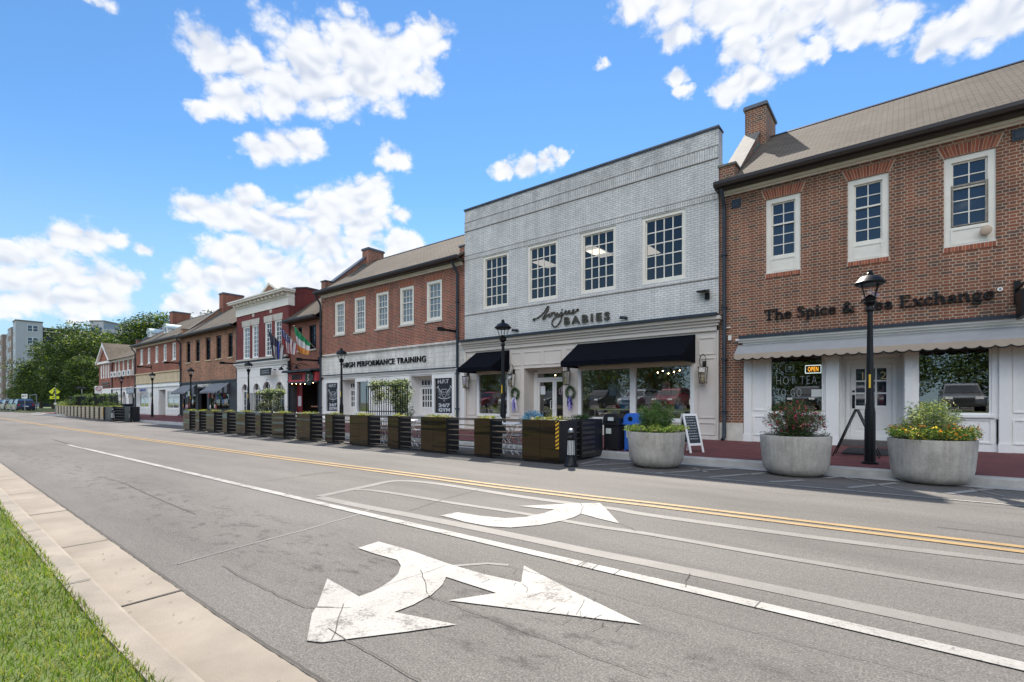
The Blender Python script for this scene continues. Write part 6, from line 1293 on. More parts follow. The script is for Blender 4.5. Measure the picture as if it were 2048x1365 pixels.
# bollards
def bollard_proto(h=.70):
    r = bpy.data.objects.new('bollard', None); COL.objects.link(r); m = MB()
    m.lathe([(.135, 0), (.135, .02), (.11, .05), (.095, .14), (.075, .18), (.075, .20), (.066, .21), (.056, .50), (.075, .515), (.08, .54), (.06, .56), (.05, .60), (.062, .63)], n=24); m.build('post', BLK, r, smooth=True)
    m = MB()
    for i in range(12):
        a = i * math.pi / 6; da = .12
        m.prism([(.070 * math.cos(a - da), .070 * math.sin(a - da), .22), (.070 * math.cos(a + da), .070 * math.sin(a + da), .22), (.060 * math.cos(a + da), .060 * math.sin(a + da), .49), (.060 * math.cos(a - da), .060 * math.sin(a - da), .49)], (.002 * math.cos(a), .002 * math.sin(a), 0))
    m.build('white_fluting', mat('reflective_white', (.75, .75, .75), .4), r)
    m = MB(); m.lathe([(.001, -.062), (.036, -.05), (.058, -.02), (.060, .01), (.042, .045), (.001, .06)], (0, 0, .66), 16); m.build('ball', mat('dull_steel', (.25, .26, .28), .3, metal=.8), r, smooth=True); return r
BO = bollard_proto()
for i, (px, y_, lb) in enumerate(((1142, 8.02, 'black fluted bollard with white stripes and a ball top at the pen corner'), (225.5, 8.9, 'fluted bollard at the near end of the far pen'), (261, 9.3, 'fluted bollard at the right end of the black gate barrier'))):
    o = place(BO, i == 0, (X(px, y_), y_, 0), 0, lb, 1.0 if i == 0 else 1.15); o['category'] = 'bollard'; o['group'] = 'fluted bollards'
r = thing('gate_barrier', 'black railed gate barrier between the far pen and the barber shop', 'barrier', (X(243, 9.2), 9.2, 0)); a, b = X(229, 9.2), X(262, 9.2); m = MB()
for z in (.12, .3, .48, .66, .84): m.box(a, b, 9.18, 9.22, z, z + .035)
m.build('rails', BLK, r)
for x_ in (a, b): m = MB(); m.box(x_ - .04, x_ + .04, 9.15, 9.25, 0, .95); m.build('post', BLK, r)
r = thing('metal_planter', 'black planter at the right end of the gate barrier', 'planter', (X(264, 9.5), 9.6, 0)); m = MB(); m.box(X(257, 9.6), X(268, 9.6), 9.4, 9.9, 0, .95); m.build('box', BZD, r)
m = MB(); m.box(X(244, 11), X(256, 11), 10.8, 11.3, .12, 1.05); m.box(X(243, 11), X(257, 11), 10.75, 11.35, 1.05, 1.12); tag(m.build('dark_bin', mat('navy_bin', (.02, .03, .06), .5)), 'dark blue bin on the pavement behind the gate barrier', 'bin')
# ================================================================ round concrete planters and what grows in them
def concm():
    m = bpy.data.materials.new('planter_concrete'); m.use_nodes = True; N = NT(m.node_tree); g = N.n('ShaderNodeTexCoord').outputs['Object']; oi = N.n('ShaderNodeObjectInfo'); v = N.v('ADD', g, N.v('SCALE', oi.outputs['Location'], scale=1.7))
    c = N.ramp(N.noise(v, 2.6, 6, .65), [(.32, (.30, .275, .24)), (.5, (.42, .385, .34)), (.7, (.52, .48, .425))]); c = N.mix(1.0, c, N.ramp(N.noise(N.v('MULTIPLY', v, (9, 9, .8)), 2, 3), [(.35, (.86,) * 3), (.6, (1.03,) * 3)]), 'MULTIPLY')
    c = N.mix(1.0, c, N.ramp(N.noise(v, 70, 3), [(.35, (.85,) * 3), (.65, (1.1,) * 3)]), 'MULTIPLY')
    p = N.n('ShaderNodeBsdfPrincipled', _Roughness=.85); N.put(p, 'Base Color', c); b = N.n('ShaderNodeBump', _Strength=.3, _Distance=.006); N.put(b, 'Height', N.noise(v, 60, 3)); N.put(p, 'Normal', b); N.n('ShaderNodeOutputMaterial', i0=p.outputs[0]); return m
PC = concm(); SOIL = mat('soil', (.035, .025, .018), .95, var=.3)
def pot_proto():
    r = bpy.data.objects.new('concrete_planter', None); COL.objects.link(r); m = MB()
    m.lathe([(.33, 0), (.37, .015), (.43, .05), (.475, .12), (.495, .22), (.515, .45), (.53, .645), (.527, .657), (.515, .66), (.49, .66), (.482, .65), (.47, .57)], n=56, caps=False); m.lathe([(.001, 0), (.33, 0)], n=32, caps=False)
    m.build('bowl', PC, r, smooth=True); m = MB(); m.lathe([(.001, .60), (.25, .61), (.475, .585)], n=32, caps=False); m.build('soil', SOIL, r); return r
PP = pot_proto(); pots = [(1312, 9.02, 'round concrete planter with a tall green bush, nearest the bins'), (1590, 9.45, 'round concrete planter with a dark red-flowered bush, left of the lamp post'), (1862, 9.78, 'round concrete planter with orange flowers, right of the lamp post')]
PLc = []
for i, (px, y_, lb) in enumerate(pots):
    x_ = X(px, y_); PLc.append((x_, y_)); o = place(PP, i == 0, (x_, y_, 0), i * 1.9, lb); o['category'] = 'planter'; o['group'] = 'round concrete planters'
rgq = np.random.default_rng(77)
def stems(m, x_, y_, n, rad, h, r0=.006):
    tips = []
    for i in range(n):
        a = rgq.random() * 6.28; d = rad * rgq.random() ** .6; hh = h * (.55 + .45 * rgq.random()) * (1 - .35 * (d / rad) ** 2); p = (x_ + .35 * d * math.cos(a), y_ + .35 * d * math.sin(a), .58); q = (x_ + d * math.cos(a), y_ + d * math.sin(a), .6 + hh)
        m.tube([p, ((p[0] + q[0]) / 2 + rgq.normal() * .02, (p[1] + q[1]) / 2, .6 + hh * .55), q], [r0, r0 * .7, r0 * .4], 4); tips.append(q)
    return tips
STM = mat('plant_stem', (.07, .09, .03), .8)
def bush(name, label, i, nst, rad, h, leafm, nl, size, pm, flow=None, nf=0, fs=.02, asp=.35, low=None, nlow=0, lowh=.10, lowm=None, lowpm=None, spread=.085):
    x_, y_ = PLc[i]; r = thing(name, label, 'plant', (x_, y_, .6)); s_ = MB(); tips = stems(s_, x_, y_, nst, rad, h); s_.build('stem', STM, r)
    bl = []
    for t in tips:
        for k in (.12, .35, .62, .85, 1.0): bl.append((x_ + (t[0] - x_) * (.35 + .65 * k), y_ + (t[1] - y_) * (.35 + .65 * k), .6 + (t[2] - .6) * k, spread * (1.25 - .4 * k), spread * (1.25 - .4 * k), spread * 1.15))
    m = MB(); leafcloud(m, bl, nl, size, rgq, len(leafm), .15, asp, pm=pm); m.build('foliage', leafm, r)
    if flow: m = MB(); leafcloud(m, [b for b in bl if b[2] > .75], nf, fs, rgq, len(flow), .7, .9); m.build('flower', flow, r)
LG = [leafmat('bush_deep', (.06, .13, .035), .3), leafmat('bush_mid', (.13, .23, .05), .35), leafmat('bush_pale', (.32, .36, .16), .4)]
LR = [leafmat('bush_maroon', (.05, .03, .03), .25), leafmat('bush_olive', (.10, .17, .05), .3), leafmat('bush_deep', (.05, .10, .03), .3)]
LY = [leafmat('grey_green', (.42, .46, .34), .35), leafmat('bush_mid', (.10, .18, .04), .35), leafmat('yellow_green', (.60, .60, .16), .4)]
bush('green_bush', 'tall open green bush in the concrete planter nearest the bins', 0, 64, .35, .64, LG, 10500, .024, [.5, .36, .14], flow=[leafmat('cream_flower', (.6, .55, .42), .3)], nf=70, fs=.014)
bush('red_flowered_bush', 'dark bush with pink-red blooms in the middle concrete planter', 1, 80, .46, .66, LR, 12500, .022, [.36, .40, .24], flow=[leafmat('pink_flower', (.72, .07, .16), .3), leafmat('salmon_flower', (.6, .22, .16), .3), leafmat('red_spike', (.25, .04, .07), .3)], nf=420, fs=.028)
bush('pale_bush', 'pale grey-green bush behind the orange flowers in the right concrete planter', 2, 90, .40, .64, LY, 15000, .024, [.45, .25, .30], flow=[leafmat('pink_bud', (.5, .2, .3), .3)], nf=60, fs=.012)
def ringplants(name, label, i, n, mats_, pm, size, hh=.07, arc=(0, 360), fl=None, nf=0, cat='plants', drop=.03):
    x_, y_ = PLc[i]; bl = []
    for k in range(26):
        a = R(arc[0] + (arc[1] - arc[0]) * k / 26); rr = .42 + .06 * rgq.random(); bl.append((x_ + rr * math.cos(a), y_ + rr * math.sin(a), .675 + hh * (.4 + .6 * rgq.random()), .11, .11, hh * (.7 + .5 * rgq.random())))
    for k in range(10): a = rgq.random() * 6.28; bl.append((x_ + .25 * math.cos(a), y_ + .25 * math.sin(a), .68 + hh, .13, .13, hh))
    m = MB(); leafcloud(m, bl, n, size, rgq, len(mats_), .35, .5, pm=pm, up=.8); o = m.build(name, mats_); tag(o, label, cat)
    if fl: m = MB(); leafcloud(m, [(b[0], b[1], b[2] + .02, b[3], b[4], b[5] * 1.1) for b in bl], nf, .024, rgq, len(fl), .85, .9, up=1.2); f_ = m.build('flower', fl, None); f_.parent = o
ringplants('trailing_foliage', 'yellow-green foliage trailing over the rim of the planter nearest the bins', 0, 2600, [leafmat('lime_leaf', (.55, .62, .14), .4), leafmat('bush_mid', (.10, .18, .04), .35), leafmat('peach_leaf', (.5, .34, .18), .3)], [.50, .42, .08], .030)
ringplants('low_dark_foliage', 'thin dark foliage at the rim of the middle concrete planter', 1, 260, LR, [.3, .4, .3], .022, hh=.02)
ringplants('orange_flower_bed', 'bed of orange and yellow flowers round the rim of the right concrete planter', 2, 5200, [leafmat('bush_mid', (.10, .18, .04), .35), leafmat('lime_leaf', (.55, .62, .14), .4), leafmat('bush_deep', (.05, .10, .03), .3)], [.45, .3, .25], .024, hh=.10, fl=[leafmat('orange_flower', (.80, .22, .03), .3), leafmat('yellow_flower', (.80, .55, .08), .3)], nf=560)
# ================================================================ bins
def bin_(name, label, x_, y_, w, d, h, m_, kind):
    r = thing(name, label, 'bin', (x_, y_, .12)); m = MB(); z = .12
    m.prism([(x_ - w / 2 + .02, y_ - d / 2 + .02, z + .03), (x_ + w / 2 - .02, y_ - d / 2 + .02, z + .03), (x_ + w / 2 - .02, y_ + d / 2 - .02, z + .03), (x_ - w / 2 + .02, y_ + d / 2 - .02, z + .03)], (0, 0, h * .70))
    for sx in (-1, 1):
        for sy in (-1, 1): m.box(x_ + sx * (w / 2 - .05), x_ + sx * (w / 2 - .01), y_ + sy * (d / 2 - .05), y_ + sy * (d / 2 - .01), z, z + .03)
    m.build('bin_body', m_, r)
    zt = z + .73 * h; m = MB(); m.box(x_ - w / 2 - .012, x_ + w / 2 + .012, y_ - d / 2 - .012, y_ + d / 2 + .012, zt - .01, zt + .03)
    pr = [(-w / 2, 0), (-w / 2 + .005, .12), (-w / 2 + .05, .18), (-w / 4, .215), (w / 4, .215), (w / 2 - .05, .18), (w / 2 - .005, .12), (w / 2, 0)]
    m.prism([(x_ + a, y_ - d / 2, zt + .03 + b) for a, b in pr], (0, d, 0)); m.build('bin_lid', m_, r)
    m = MB()
    if kind == 'round': m.cyl((x_ - .02, y_ - d / 2 - .004, zt + .12), (x_ - .02, y_ - d / 2 - .001, zt + .12), .055, n=20)
    else: m.box(x_ - w * .32, x_ + w * .32, y_ - d / 2 - .004, y_ - d / 2 - .001, zt + .05, zt + .08)
    m.build('bin_opening', BLK, r)
    m = MB(); 
    if kind != 'round': m.box(x_ - .07, x_ + .07, y_ - d / 2 - .006, y_ - d / 2 - .001, zt + .09, zt + .17); m.box(x_ - w * .32, x_ - w * .32 + .13, y_ - d / 2 + .012, y_ - d / 2 + .019, z + .38, z + .50)
    else: m.box(x_ - w * .32, x_ - w * .32 + .12, y_ - d / 2 + .012, y_ - d / 2 + .019, z + .30, z + .50)
    m.build('bin_notice', mat('bin_label', (.55, .58, .56), .5), r)
bin_('litter_bin', 'black litter bin with a domed lid between the pen and the blue bin', X(1230, 10.35), 10.35, .40, .42, .80, mat('bin_black', (.012, .012, .013), .45, var=.1), 'slot')
bin_('recycling_bin', 'bright blue recycling bin behind the first concrete planter', X(1270, 10.5), 10.5, .38, .40, .82, mat('bin_blue', (.03, .14, .55), .45, var=.05), 'round')
# ================================================================ A-frame boards
def aframe(name, label, cx, cy, w, h, spread, rz, m_, board, write=True):
    r = bpy.data.objects.new(name, None); COL.objects.link(r); tag(r, label, 'board')
    for k, sg in ((0, -1), (1, 1)):
        m = MB(); f = lambda x_, t, off=0: (x_, sg * spread / 2 * (1 - t) + off * sg, t * h)
        for x0_, x1_ in ((-w / 2, -w / 2 + .045), (w / 2 - .045, w / 2)): m.prism([f(x0_, 0), f(x1_, 0), f(x1_, 1), f(x0_, 1)], (0, .022 * sg, 0))
        for t0, t1 in ((.94, 1), (.18, .24)): m.prism([f(-w / 2 + .046, t0), f(w / 2 - .046, t0), f(w / 2 - .046, t1), f(-w / 2 + .046, t1)], (0, .02 * sg, 0))
        o = m.build('board_frame', m_, r); m = MB(); m.prism([f(-w / 2 + .045, .24, .004), f(w / 2 - .045, .24, .004), f(w / 2 - .045, .94, .004), f(-w / 2 + .045, .94, .004)], (0, .01 * sg, 0)); b_ = m.build('slate', board, o)
        if write:
            m = MB(); rr = random.Random(5)
            for i in range(9):
                t = .88 - i * .068; x_ = -w / 2 + .07
                while x_ < w / 2 - .09:
                    l = rr.uniform(.01, .03); y0 = f(0, t, .0155)[1]; m.add([f(x_, t, .0155), f(x_ + l, t + .01, .0155), f(x_ + l, t + .03, .0155), f(x_, t + .02, .0155)], [(0, 1, 2, 3)]); x_ += l + rr.uniform(.008, .02)
            m.build('chalk_writing', HW, b_)
    r.location = (cx, cy, .12); r.rotation_euler = (0, 0, rz); return r
SL = mat('slate_board', (.03, .035, .045), .7, var=.3, vs=9)
aframe('chalkboard_sign', 'white framed chalkboard sign leaning behind the first concrete planter', X(1378, 11.0), 11.0, .40, .84, .46, R(62), WH, SL)
aframe('black_sandwich_board', 'black A-frame board seen edge-on behind the lamp post at the spice shop', X(1712, 12.0), 12.2, .60, .95, .75, R(90), BLK, BLK, write=False)
m = MB(); m.box(X(1690, 13.5), X(1800, 13.5), 12.6, 14.4, .121, .135); tag(m.build('doormat', mat('black_mat', (.012, .012, .012), .95)), 'black rubber mat in front of the spice shop door', 'mat')
# ================================================================ neon sign, wreaths, window display
r = thing('neon_open_sign', 'glowing orange OPEN sign with a pale border in the spice shop window', 'sign', (X(1625), YF + .12, 2.1)); a, b, c, d = X(1609.5), X(1641), Z(1609.5, 746.6), Z(1609.5, 731.4); m = MB(); y_ = YF + .10
m.tube([(a, y_, c), (b, y_, c), (b, y_, d), (a, y_, d), (a, y_, c)], .012, 6); m.build('border', mat('neon_white', (.7, .75, .75), .4, emit=(.8, .9, .9), es=.7, var=0), r)
text('OPEN', .125, .01, mat('neon_orange', (1, .4, .05), .4, emit=(1, .42, .04), es=1.5, var=0), 'neon_letters', r, (a + .06, y_, c + .045), space=1.15, bold=-.001, width=(b - a) - .12); m = MB(); m.box(a, b, y_ + .02, y_ + .03, c, d); m.build('backing', BLK, r)
def wreath(px, py, lb, ribs, y_=YF - .02 - .005):
    r = thing('wreath', lb, 'wreath', (X(px), y_ - .05, Z(px, py)), 'wreaths by the glass doors'); cx_, cz_ = X(px), Z(px, py); bl = [(cx_ + .16 * math.cos(t), y_ - .06, cz_ + .19 * math.sin(t), .065, .05, .065) for t in np.linspace(0, 2 * math.pi, 16, endpoint=False)]
    m = MB(); leafcloud(m, bl, 1300, .026, rgq, 3, .2, .4, pm=[.6, .32, .08]); m.build('greenery', [leafmat('wreath_deep', (.03, .10, .03), .2), leafmat('bush_mid', (.10, .18, .04), .35), leafmat('wreath_bud', (.25, .4, .25), .3)], r)
    for k, (dx, l, c_) in enumerate(ribs):
        m = MB(); pts = [(cx_ + dx * .3, y_ - .12, cz_ - .14), (cx_ + dx, y_ - .14, cz_ - .32), (cx_ + dx * 1.2, y_ - .10, cz_ - .14 - l)]
        for i in range(2): p, q = pts[i], pts[i + 1]; m.prism([(p[0] - .045, p[1], p[2]), (p[0] + .045, p[1] - .02, p[2]), (q[0] + .045, q[1] + .01, q[2]), (q[0] - .045, q[1], q[2])], (0, .004, 0))
        m.build('ribbon', mat('ribbon_' + c_, {'lilac': (.42, .38, .68), 'white': (.75, .72, .78), 'violet': (.16, .10, .42), 'navy': (.03, .04, .16)}[c_], .5), r)
wreath(1032.5, 788, 'green wreath with lilac and white ribbons left of the glass doors', [(-.05, .55, 'lilac'), (.03, .42, 'violet'), (.10, .50, 'white'), (-.09, .35, 'white')])
wreath(1143, 785.5, 'green wreath with navy ribbons right of the glass doors', [(-.04, .36, 'navy'), (.03, .42, 'violet'), (.07, .3, 'navy'), (0, .5, 'lilac')])
def garment(px, py, y_, col, lb, s_=1.0, kind='top'):
    x_, z_ = X(px, y_), Z(px, py, y_); cm = mat('cloth_' + col[0], col[1], .85, var=.15, vs=8)
    pr = [(-.05, .0), (-.16, -.06), (-.24, -.20), (-.17, -.24), (-.13, -.17), (-.14, -.42), (.14, -.42), (.13, -.17), (.17, -.24), (.24, -.20), (.16, -.06), (.05, 0)] if kind == 'top' else [(-.05, 0), (-.11, -.05), (-.12, -.22), (-.22, -.60), (.22, -.60), (.12, -.22), (.11, -.05), (.05, 0)]
    r = thing('baby_garment', lb, 'clothing', (x_, y_, z_), 'baby clothes in the shop window'); m = MB(); m.prism([(x_ + a * s_, y_, z_ + b * s_) for a, b in pr], (0, .04, 0)); m.build('garment', cm, r); m = MB(); m.tube([(x_ - .12 * s_, y_ + .02, z_ - .03), (x_, y_ + .02, z_ + .03), (x_ + .12 * s_, y_ + .02, z_ - .03)], .008, 5); m.tube([(x_, y_ + .02, z_ + .03), (x_, y_ + .02, z_ + .10)], .006, 5); m.build('hanger', WH, r)
CL = dict(paleblue=('paleblue', (.50, .66, .74)), blue=('blue', (.12, .40, .68)), white=('white', (.78, .78, .76)), pink=('pink', (.70, .48, .52)), cream=('cream', (.74, .68, .50)), red=('red', (.45, .05, .07)), lilac=('lilac', (.52, .46, .66)))
for px, py, yy, c_, lb, s_, k_ in ((1226, 768, 15.9, 'paleblue', 'pale blue baby top hanging left of the white one in the left pane', 1.0, 'top'), (1243, 765, 16.0, 'white', 'white and blue baby dress hanging highest in the left pane', 1.15, 'dress'), (1187, 800, 15.7, 'lilac', 'lilac baby shorts set low at the left of the left pane', .8, 'top'), (1249, 799, 15.6, 'blue', 'bright blue baby suit low in the left pane', 1.0, 'top'),
                               (1298, 785, 15.8, 'white', 'white baby top, leftmost in the right pane', .95, 'top'), (1314, 786, 15.9, 'paleblue', 'pale blue baby top beside the white one in the right pane', .9, 'top'), (1332, 766, 16.1, 'pink', 'pink baby dress in the right pane', 1.05, 'dress'), (1353, 770, 16.0, 'cream', 'long cream baby gown in the right pane', 1.25, 'dress'), (1367, 785, 15.9, 'red', 'small red baby top right of the cream gown', .7, 'top'), (985, 792, 15.8, 'paleblue', 'pale blue baby top in the small single window', .9, 'top'), (998, 788, 16.0, 'cream', 'cream baby dress in the small single window', .9, 'dress')):
    garment(px, py, yy, CL[c_], lb, s_, k_)
def pennants(xa_, xb_, z_, y_, lb, n_=9):
    r = thing('pennant_string', lb, 'bunting', ((xa_ + xb_) / 2, y_, z_)); cs = [mat('pen_' + n__, c, .7, var=.05) for n__, c in (('green', (.12, .45, .08)), ('lime', (.45, .55, .06)), ('teal', (.08, .35, .45)), ('coral', (.6, .15, .08)))]
    m = MB(); pts = [(xa_ + (xb_ - xa_) * t, y_, z_ - .14 * (1 - (2 * t - 1) ** 2)) for t in np.linspace(0, 1, n_ + 1)]; m.tube(pts, .004, 4); m.build('cord', WH, r)
    for i in range(n_): p, q = pts[i], pts[i + 1]; m = MB(); m.prism([(p[0] + .02, y_ - .002, p[2]), (q[0] - .02, y_ - .002, q[2]), ((p[0] + q[0]) / 2, y_ - .002, (p[2] + q[2]) / 2 - .17)], (0, .004, 0)); m.build('pennant', cs[(i * 3 + i // 4) % 4], r)
pennants(X(1170), X(1262), 2.25, 15.5, 'green, yellow and teal pennants across the left pane of the baby shop'); pennants(X(1273), X(1378), 2.25, 15.5, 'green, yellow and teal pennants across the right pane of the baby shop', 10)
for k_, (xa_, xb_, z_, n__) in enumerate(((X(1286), X(1380), 2.32, 9), (X(1075), X(1120), 2.27, 4))):
    m = MB()
    for i in range(n__): m.lathe([(.002, -.02), (.017, -.006), (.015, .012), (.003, .024)], (xa_ + (xb_ - xa_) * i / (n__ - 1), 16.2, z_ + .05 * math.sin(i * 2.1) - (.1 if not k_ else 0)), 8)
    o = m.build('bulb_string', BULB); tag(o, 'warm bulbs glowing inside ' + ('the right pane of the wide window' if not k_ else 'the glass doors'), 'lights')
for px0, px1, z_, lb in ((1172, 1258, .98, 'white display table inside the left pane'), (1282, 1372, .95, 'white display table inside the right pane'), (966, 1012, .95, 'small white table in the single window')):
    r = thing('display_table', lb, 'table', ((X(px0) + X(px1)) / 2, 15.9, .13)); a, b = X(px0), X(px1); m = MB(); m.box(a, b, 15.5, 16.2, z_ - .04, z_); m.build('table_top', WH, r)
    for x_ in (a + .05, b - .05):
        for yy in (15.55, 16.15): m = MB(); m.box(x_ - .02, x_ + .02, yy - .02, yy + .02, .13, z_ - .041); m.build('leg', WH, r)
rb = random.Random(8)
for i, (px, z_, c_, lb) in enumerate(((970, .955, 'blue', 'blue gift box on the small window table'), (982, .955, 'cream', 'cream gift box on the small window table'), (992, .955, 'lime', 'green box on the small window table'), (1195, .985, 'cream', 'cream box at the left end of the left display table'), (1235, .985, 'red', 'red box on the left display table'), (1345, .955, 'lime', 'green box on the right display table'), (1360, .955, 'blue', 'blue box on the right display table'))):
    c2_ = mat('box_' + c_, {'blue': (.08, .25, .45), 'cream': (.6, .52, .4), 'lime': (.35, .38, .06), 'red': (.45, .06, .06)}[c_], .6); m = MB(); x_ = X(px, 15.7); m.box(x_ - .12, x_ + .12, 15.6, 15.8, z_, z_ + .15); m.box(x_ - .13, x_ + .13, 15.59, 15.81, z_ + .151, z_ + .19); tag(m.build('gift_box', c2_), lb, 'box', 'boxes in the baby shop windows')
# ================================================================ flags
def flag(name, label, px_root, py_root, tip_px, kind, drop, wid):
    x_ = X(px_root); z0 = Z(px_root, py_root); ty = 13.56; tx = x_; tz = z0 + 1.25
    r = thing(name, label, 'flag', (x_, YF, z0), 'flags on the pub wall'); m = MB(); m.tube([(x_, YF - .02, z0), (tx, ty, tz)], .018, 6); m.lathe([(.001, -.03), (.03, 0), (.001, .03)], (tx, ty - .02, tz + .02), 8); m.build('flag_pole', mat('pole_wood', (.35, .28, .2), .5), r)
    m = MB(); nu, nv = 26, 20; cols = []
    P0 = Vector((tx, ty, tz)); P1 = P0 + (Vector((x_, YF, z0)) - P0) * .62        # hoist edge lies along the pole
    V = []
    for j in range(nv + 1):                        # along the hoist
        for i in range(nu + 1):                    # along the fly, hanging down
            h = P0 + (P1 - P0) * (j / nv); t = i / nu; fold = .085 * math.sin(j * .95 + t * 2.2) * (.25 + .75 * t); gather = (.5 - j / nv) * t * .42
            hh = P0 + (P1 - P0) * (j / nv + gather); V.append((hh.x + fold + .06 * t, hh.y + .05 * math.sin(j * .7), hh.z * (1 - t) + t * (hh.z * .25 + (P0.z * .5 + P1.z * .5) * .75) - drop * t))
    Fs = []; I = []
    for j in range(nv):
        for i in range(nu):
            a = j * (nu + 1) + i; Fs.append((a, a + 1, a + nu + 2, a + nu + 1))
            if kind == 'irish': I.append(0 if i < nu / 3 else (1 if i < 2 * nu / 3 else 2))
            else:
                cant = i < nu * .42 and j < nv * .54; s_ = int(j / nv * 13)
                if cant: I.append(3 if (i % 2 == 1 and j % 2 == 1) else 2)
                elif kind == 'line' and s_ == 7: I.append(4)
                else: I.append(0 if s_ % 2 == 0 else 1)
    m.add(V, Fs); m.I = I
    W_ = mat('flag_white', (.72, .72, .72), .8); Bk = mat('flag_black', (.02, .02, .03), .8)
    ms = {'us': [mat('flag_red', (.50, .03, .05), .8), W_, mat('flag_navy', (.03, .04, .18), .8), W_, W_], 'line': [Bk, W_, mat('flag_dark_navy', (.02, .02, .05), .8), mat('flag_grey', (.3, .3, .34), .8), mat('flag_blue', (.03, .07, .45), .8)], 'irish': [mat('flag_green', (.03, .30, .13), .8), W_, mat('flag_orange', (.75, .33, .08), .8)]}[kind]
    m.build('cloth', ms, r, smooth=True)
flag('striped_flag', 'black and white striped flag with one blue line, leftmost of the wall flags', 586, 710.5, 537, 'line', 1.15, 1)
flag('american_flag', 'red, white and blue stars and stripes flag, middle of the wall flags', 611.4, 706, 562, 'us', .98, 1)
flag('irish_flag', 'green, white and orange flag, rightmost of the wall flags', 637.8, 704, 589, 'irish', 1.05, 1)
# ================================================================ trellises with jasmine
JL = [leafmat('jasmine_deep', (.035, .07, .02), .3), leafmat('jasmine_mid', (.10, .16, .04), .35), leafmat('jasmine_bloom', (.62, .60, .44), .35)]
def trellis(x0, x1, y_, zt, label, lab2, n, bush_n=9, bloom=.25, z0=.1):
    r = thing('trellis', label, 'trellis', ((x0 + x1) / 2, y_, 0), 'black trellises on the pens'); m = MB(); k = int((x1 - x0) / .11)
    for i in range(k + 1): xx = x0 + (x1 - x0) * i / k; m.box(xx - .009, xx + .009, y_ - .009, y_ + .009, z0, zt)
    for z in (z0 + .1, zt - .02, (z0 + zt) / 2): m.box(x0, x1, y_ - .014, y_ + .014, z, z + .03)
    m.build('bars', BLK, r); bl = []
    for i in range(bush_n * 3): xx = x0 + (x1 - x0) * (.05 + .95 * rgq.random() ** .8); bl.append((xx, y_ + (.10 if bloom > .1 else rgq.choice([-.16, .12])), .85 + (zt - .78) * rgq.random(), .26, .12, .22))
    for i in range(bush_n): xx = x0 + (x1 - x0) * (.25 + .75 * i / bush_n); bl.append((xx, y_ + .06, zt + .02 + .08 * rgq.random(), .22, .14, .12))
    m = MB(); leafcloud(m, bl, n, .042, rgq, 3, .2, .5, pm=[.55 - bloom / 2, .45 - bloom / 2, bloom]); o = m.build('jasmine', JL); tag(o, lab2, 'climbing plant', 'jasmine on the trellises')
trellis(X(733, 9.6), X(815, 9.6), 9.6, Z(740, 774, 9.6) + .02, 'black barred trellis in front of the gym window', 'flowering jasmine climbing the trellis before the gym', 5200)
trellis(X(498, 9.6), X(568, 9.6), 9.6, Z(540, 787, 9.6), 'black barred trellis in front of the white arched shopfront', 'flowering jasmine climbing the trellis before the white arches', 5200)
trellis(X(186, 9.9), X(236, 9.9), 9.9, Z(215, 792, 9.9), 'black trellis at the near end of the far pen', 'green climber on the near end of the far pen', 6500, bloom=.04)
trellis(X(138, 10.4), X(184, 10.4), 10.4, Z(165, 793, 10.4), 'black trellis at the far end of the far pen', 'green climber on the far end of the far pen', 6500, bloom=.04)
m = MB(); p_ = (X(127, 10.8), 10.8); leafcloud(m, [(p_[0], p_[1], 1.0, .9, .5, .5), (p_[0] - .8, p_[1], .9, .7, .5, .4)], 1500, .07, rgq, 3, .2, .4, pm=[.2, .4, .4]); tag(m.build('yellow_shrub', LY), 'yellowish shrub at the far end of the far pen', 'shrub')
# ================================================================ tables and chairs in the pen
WM = mat('white_metal', (.68, .68, .68), .45)
def cafe(px, y_, rz, lb):
    r = bpy.data.objects.new('cafe_table', None); COL.objects.link(r); tag(r, lb, 'table', 'cafe tables in the pen'); m = MB(); m.box(-.36, .36, -.30, .30, .70, .72); m.build('table_top', WM, r)
    for sy in (-1, 1): m = MB(); m.tube([(-.28, sy * .24, 0), (.28, sy * .24, .70)], .013, 5); m.tube([(.28, sy * .22, 0), (-.28, sy * .22, .70)], .013, 5); m.build('leg', WM, r)
    r.location = (X(px, y_), y_, 0); r.rotation_euler = (0, 0, rz)
def chair(px, y_, rz, lb):
    r = bpy.data.objects.new('folding_chair', None); COL.objects.link(r); tag(r, lb, 'chair', 'folding chairs in the pen'); m = MB()
    for i in range(5): m.box(-.2, .2, -.2 + i * .085, -.14 + i * .085, .44, .455)
    m.build('seat', WM, r); m = MB()
    for z in (.62, .72, .80): m.box(-.2, .2, .235, .25, z, z + .05)
    m.build('backrest', WM, r)
    for sx in (-1, 1): m = MB(); m.tube([(sx * .21, -.22, 0), (sx * .21, .25, .86)], .012, 5); m.tube([(sx * .19, .24, 0), (sx * .19, -.2, .44)], .012, 5); m.build('leg', WM, r)
    r.location = (X(px, y_), y_, 0); r.rotation_euler = (0, 0, rz)
for i, (px, lb) in enumerate(((1020, 'white cafe table beside the corner planter'), (823, 'white cafe table in front of the gym doors'), (757, 'white cafe table below the gym trellis'), (640, 'white cafe table in front of the pub'), (585, 'white cafe table below the pub sign'), (540, 'white cafe table before the white arches'))):
    cafe(px, 9.1, .1 * i, lb); chair(px - 14 - i, 9.05, R(90), 'white folding chair on the left of the ' + lb[6:]); chair(px + 12, 9.2, R(-90), 'white folding chair on the right of the ' + lb[6:])
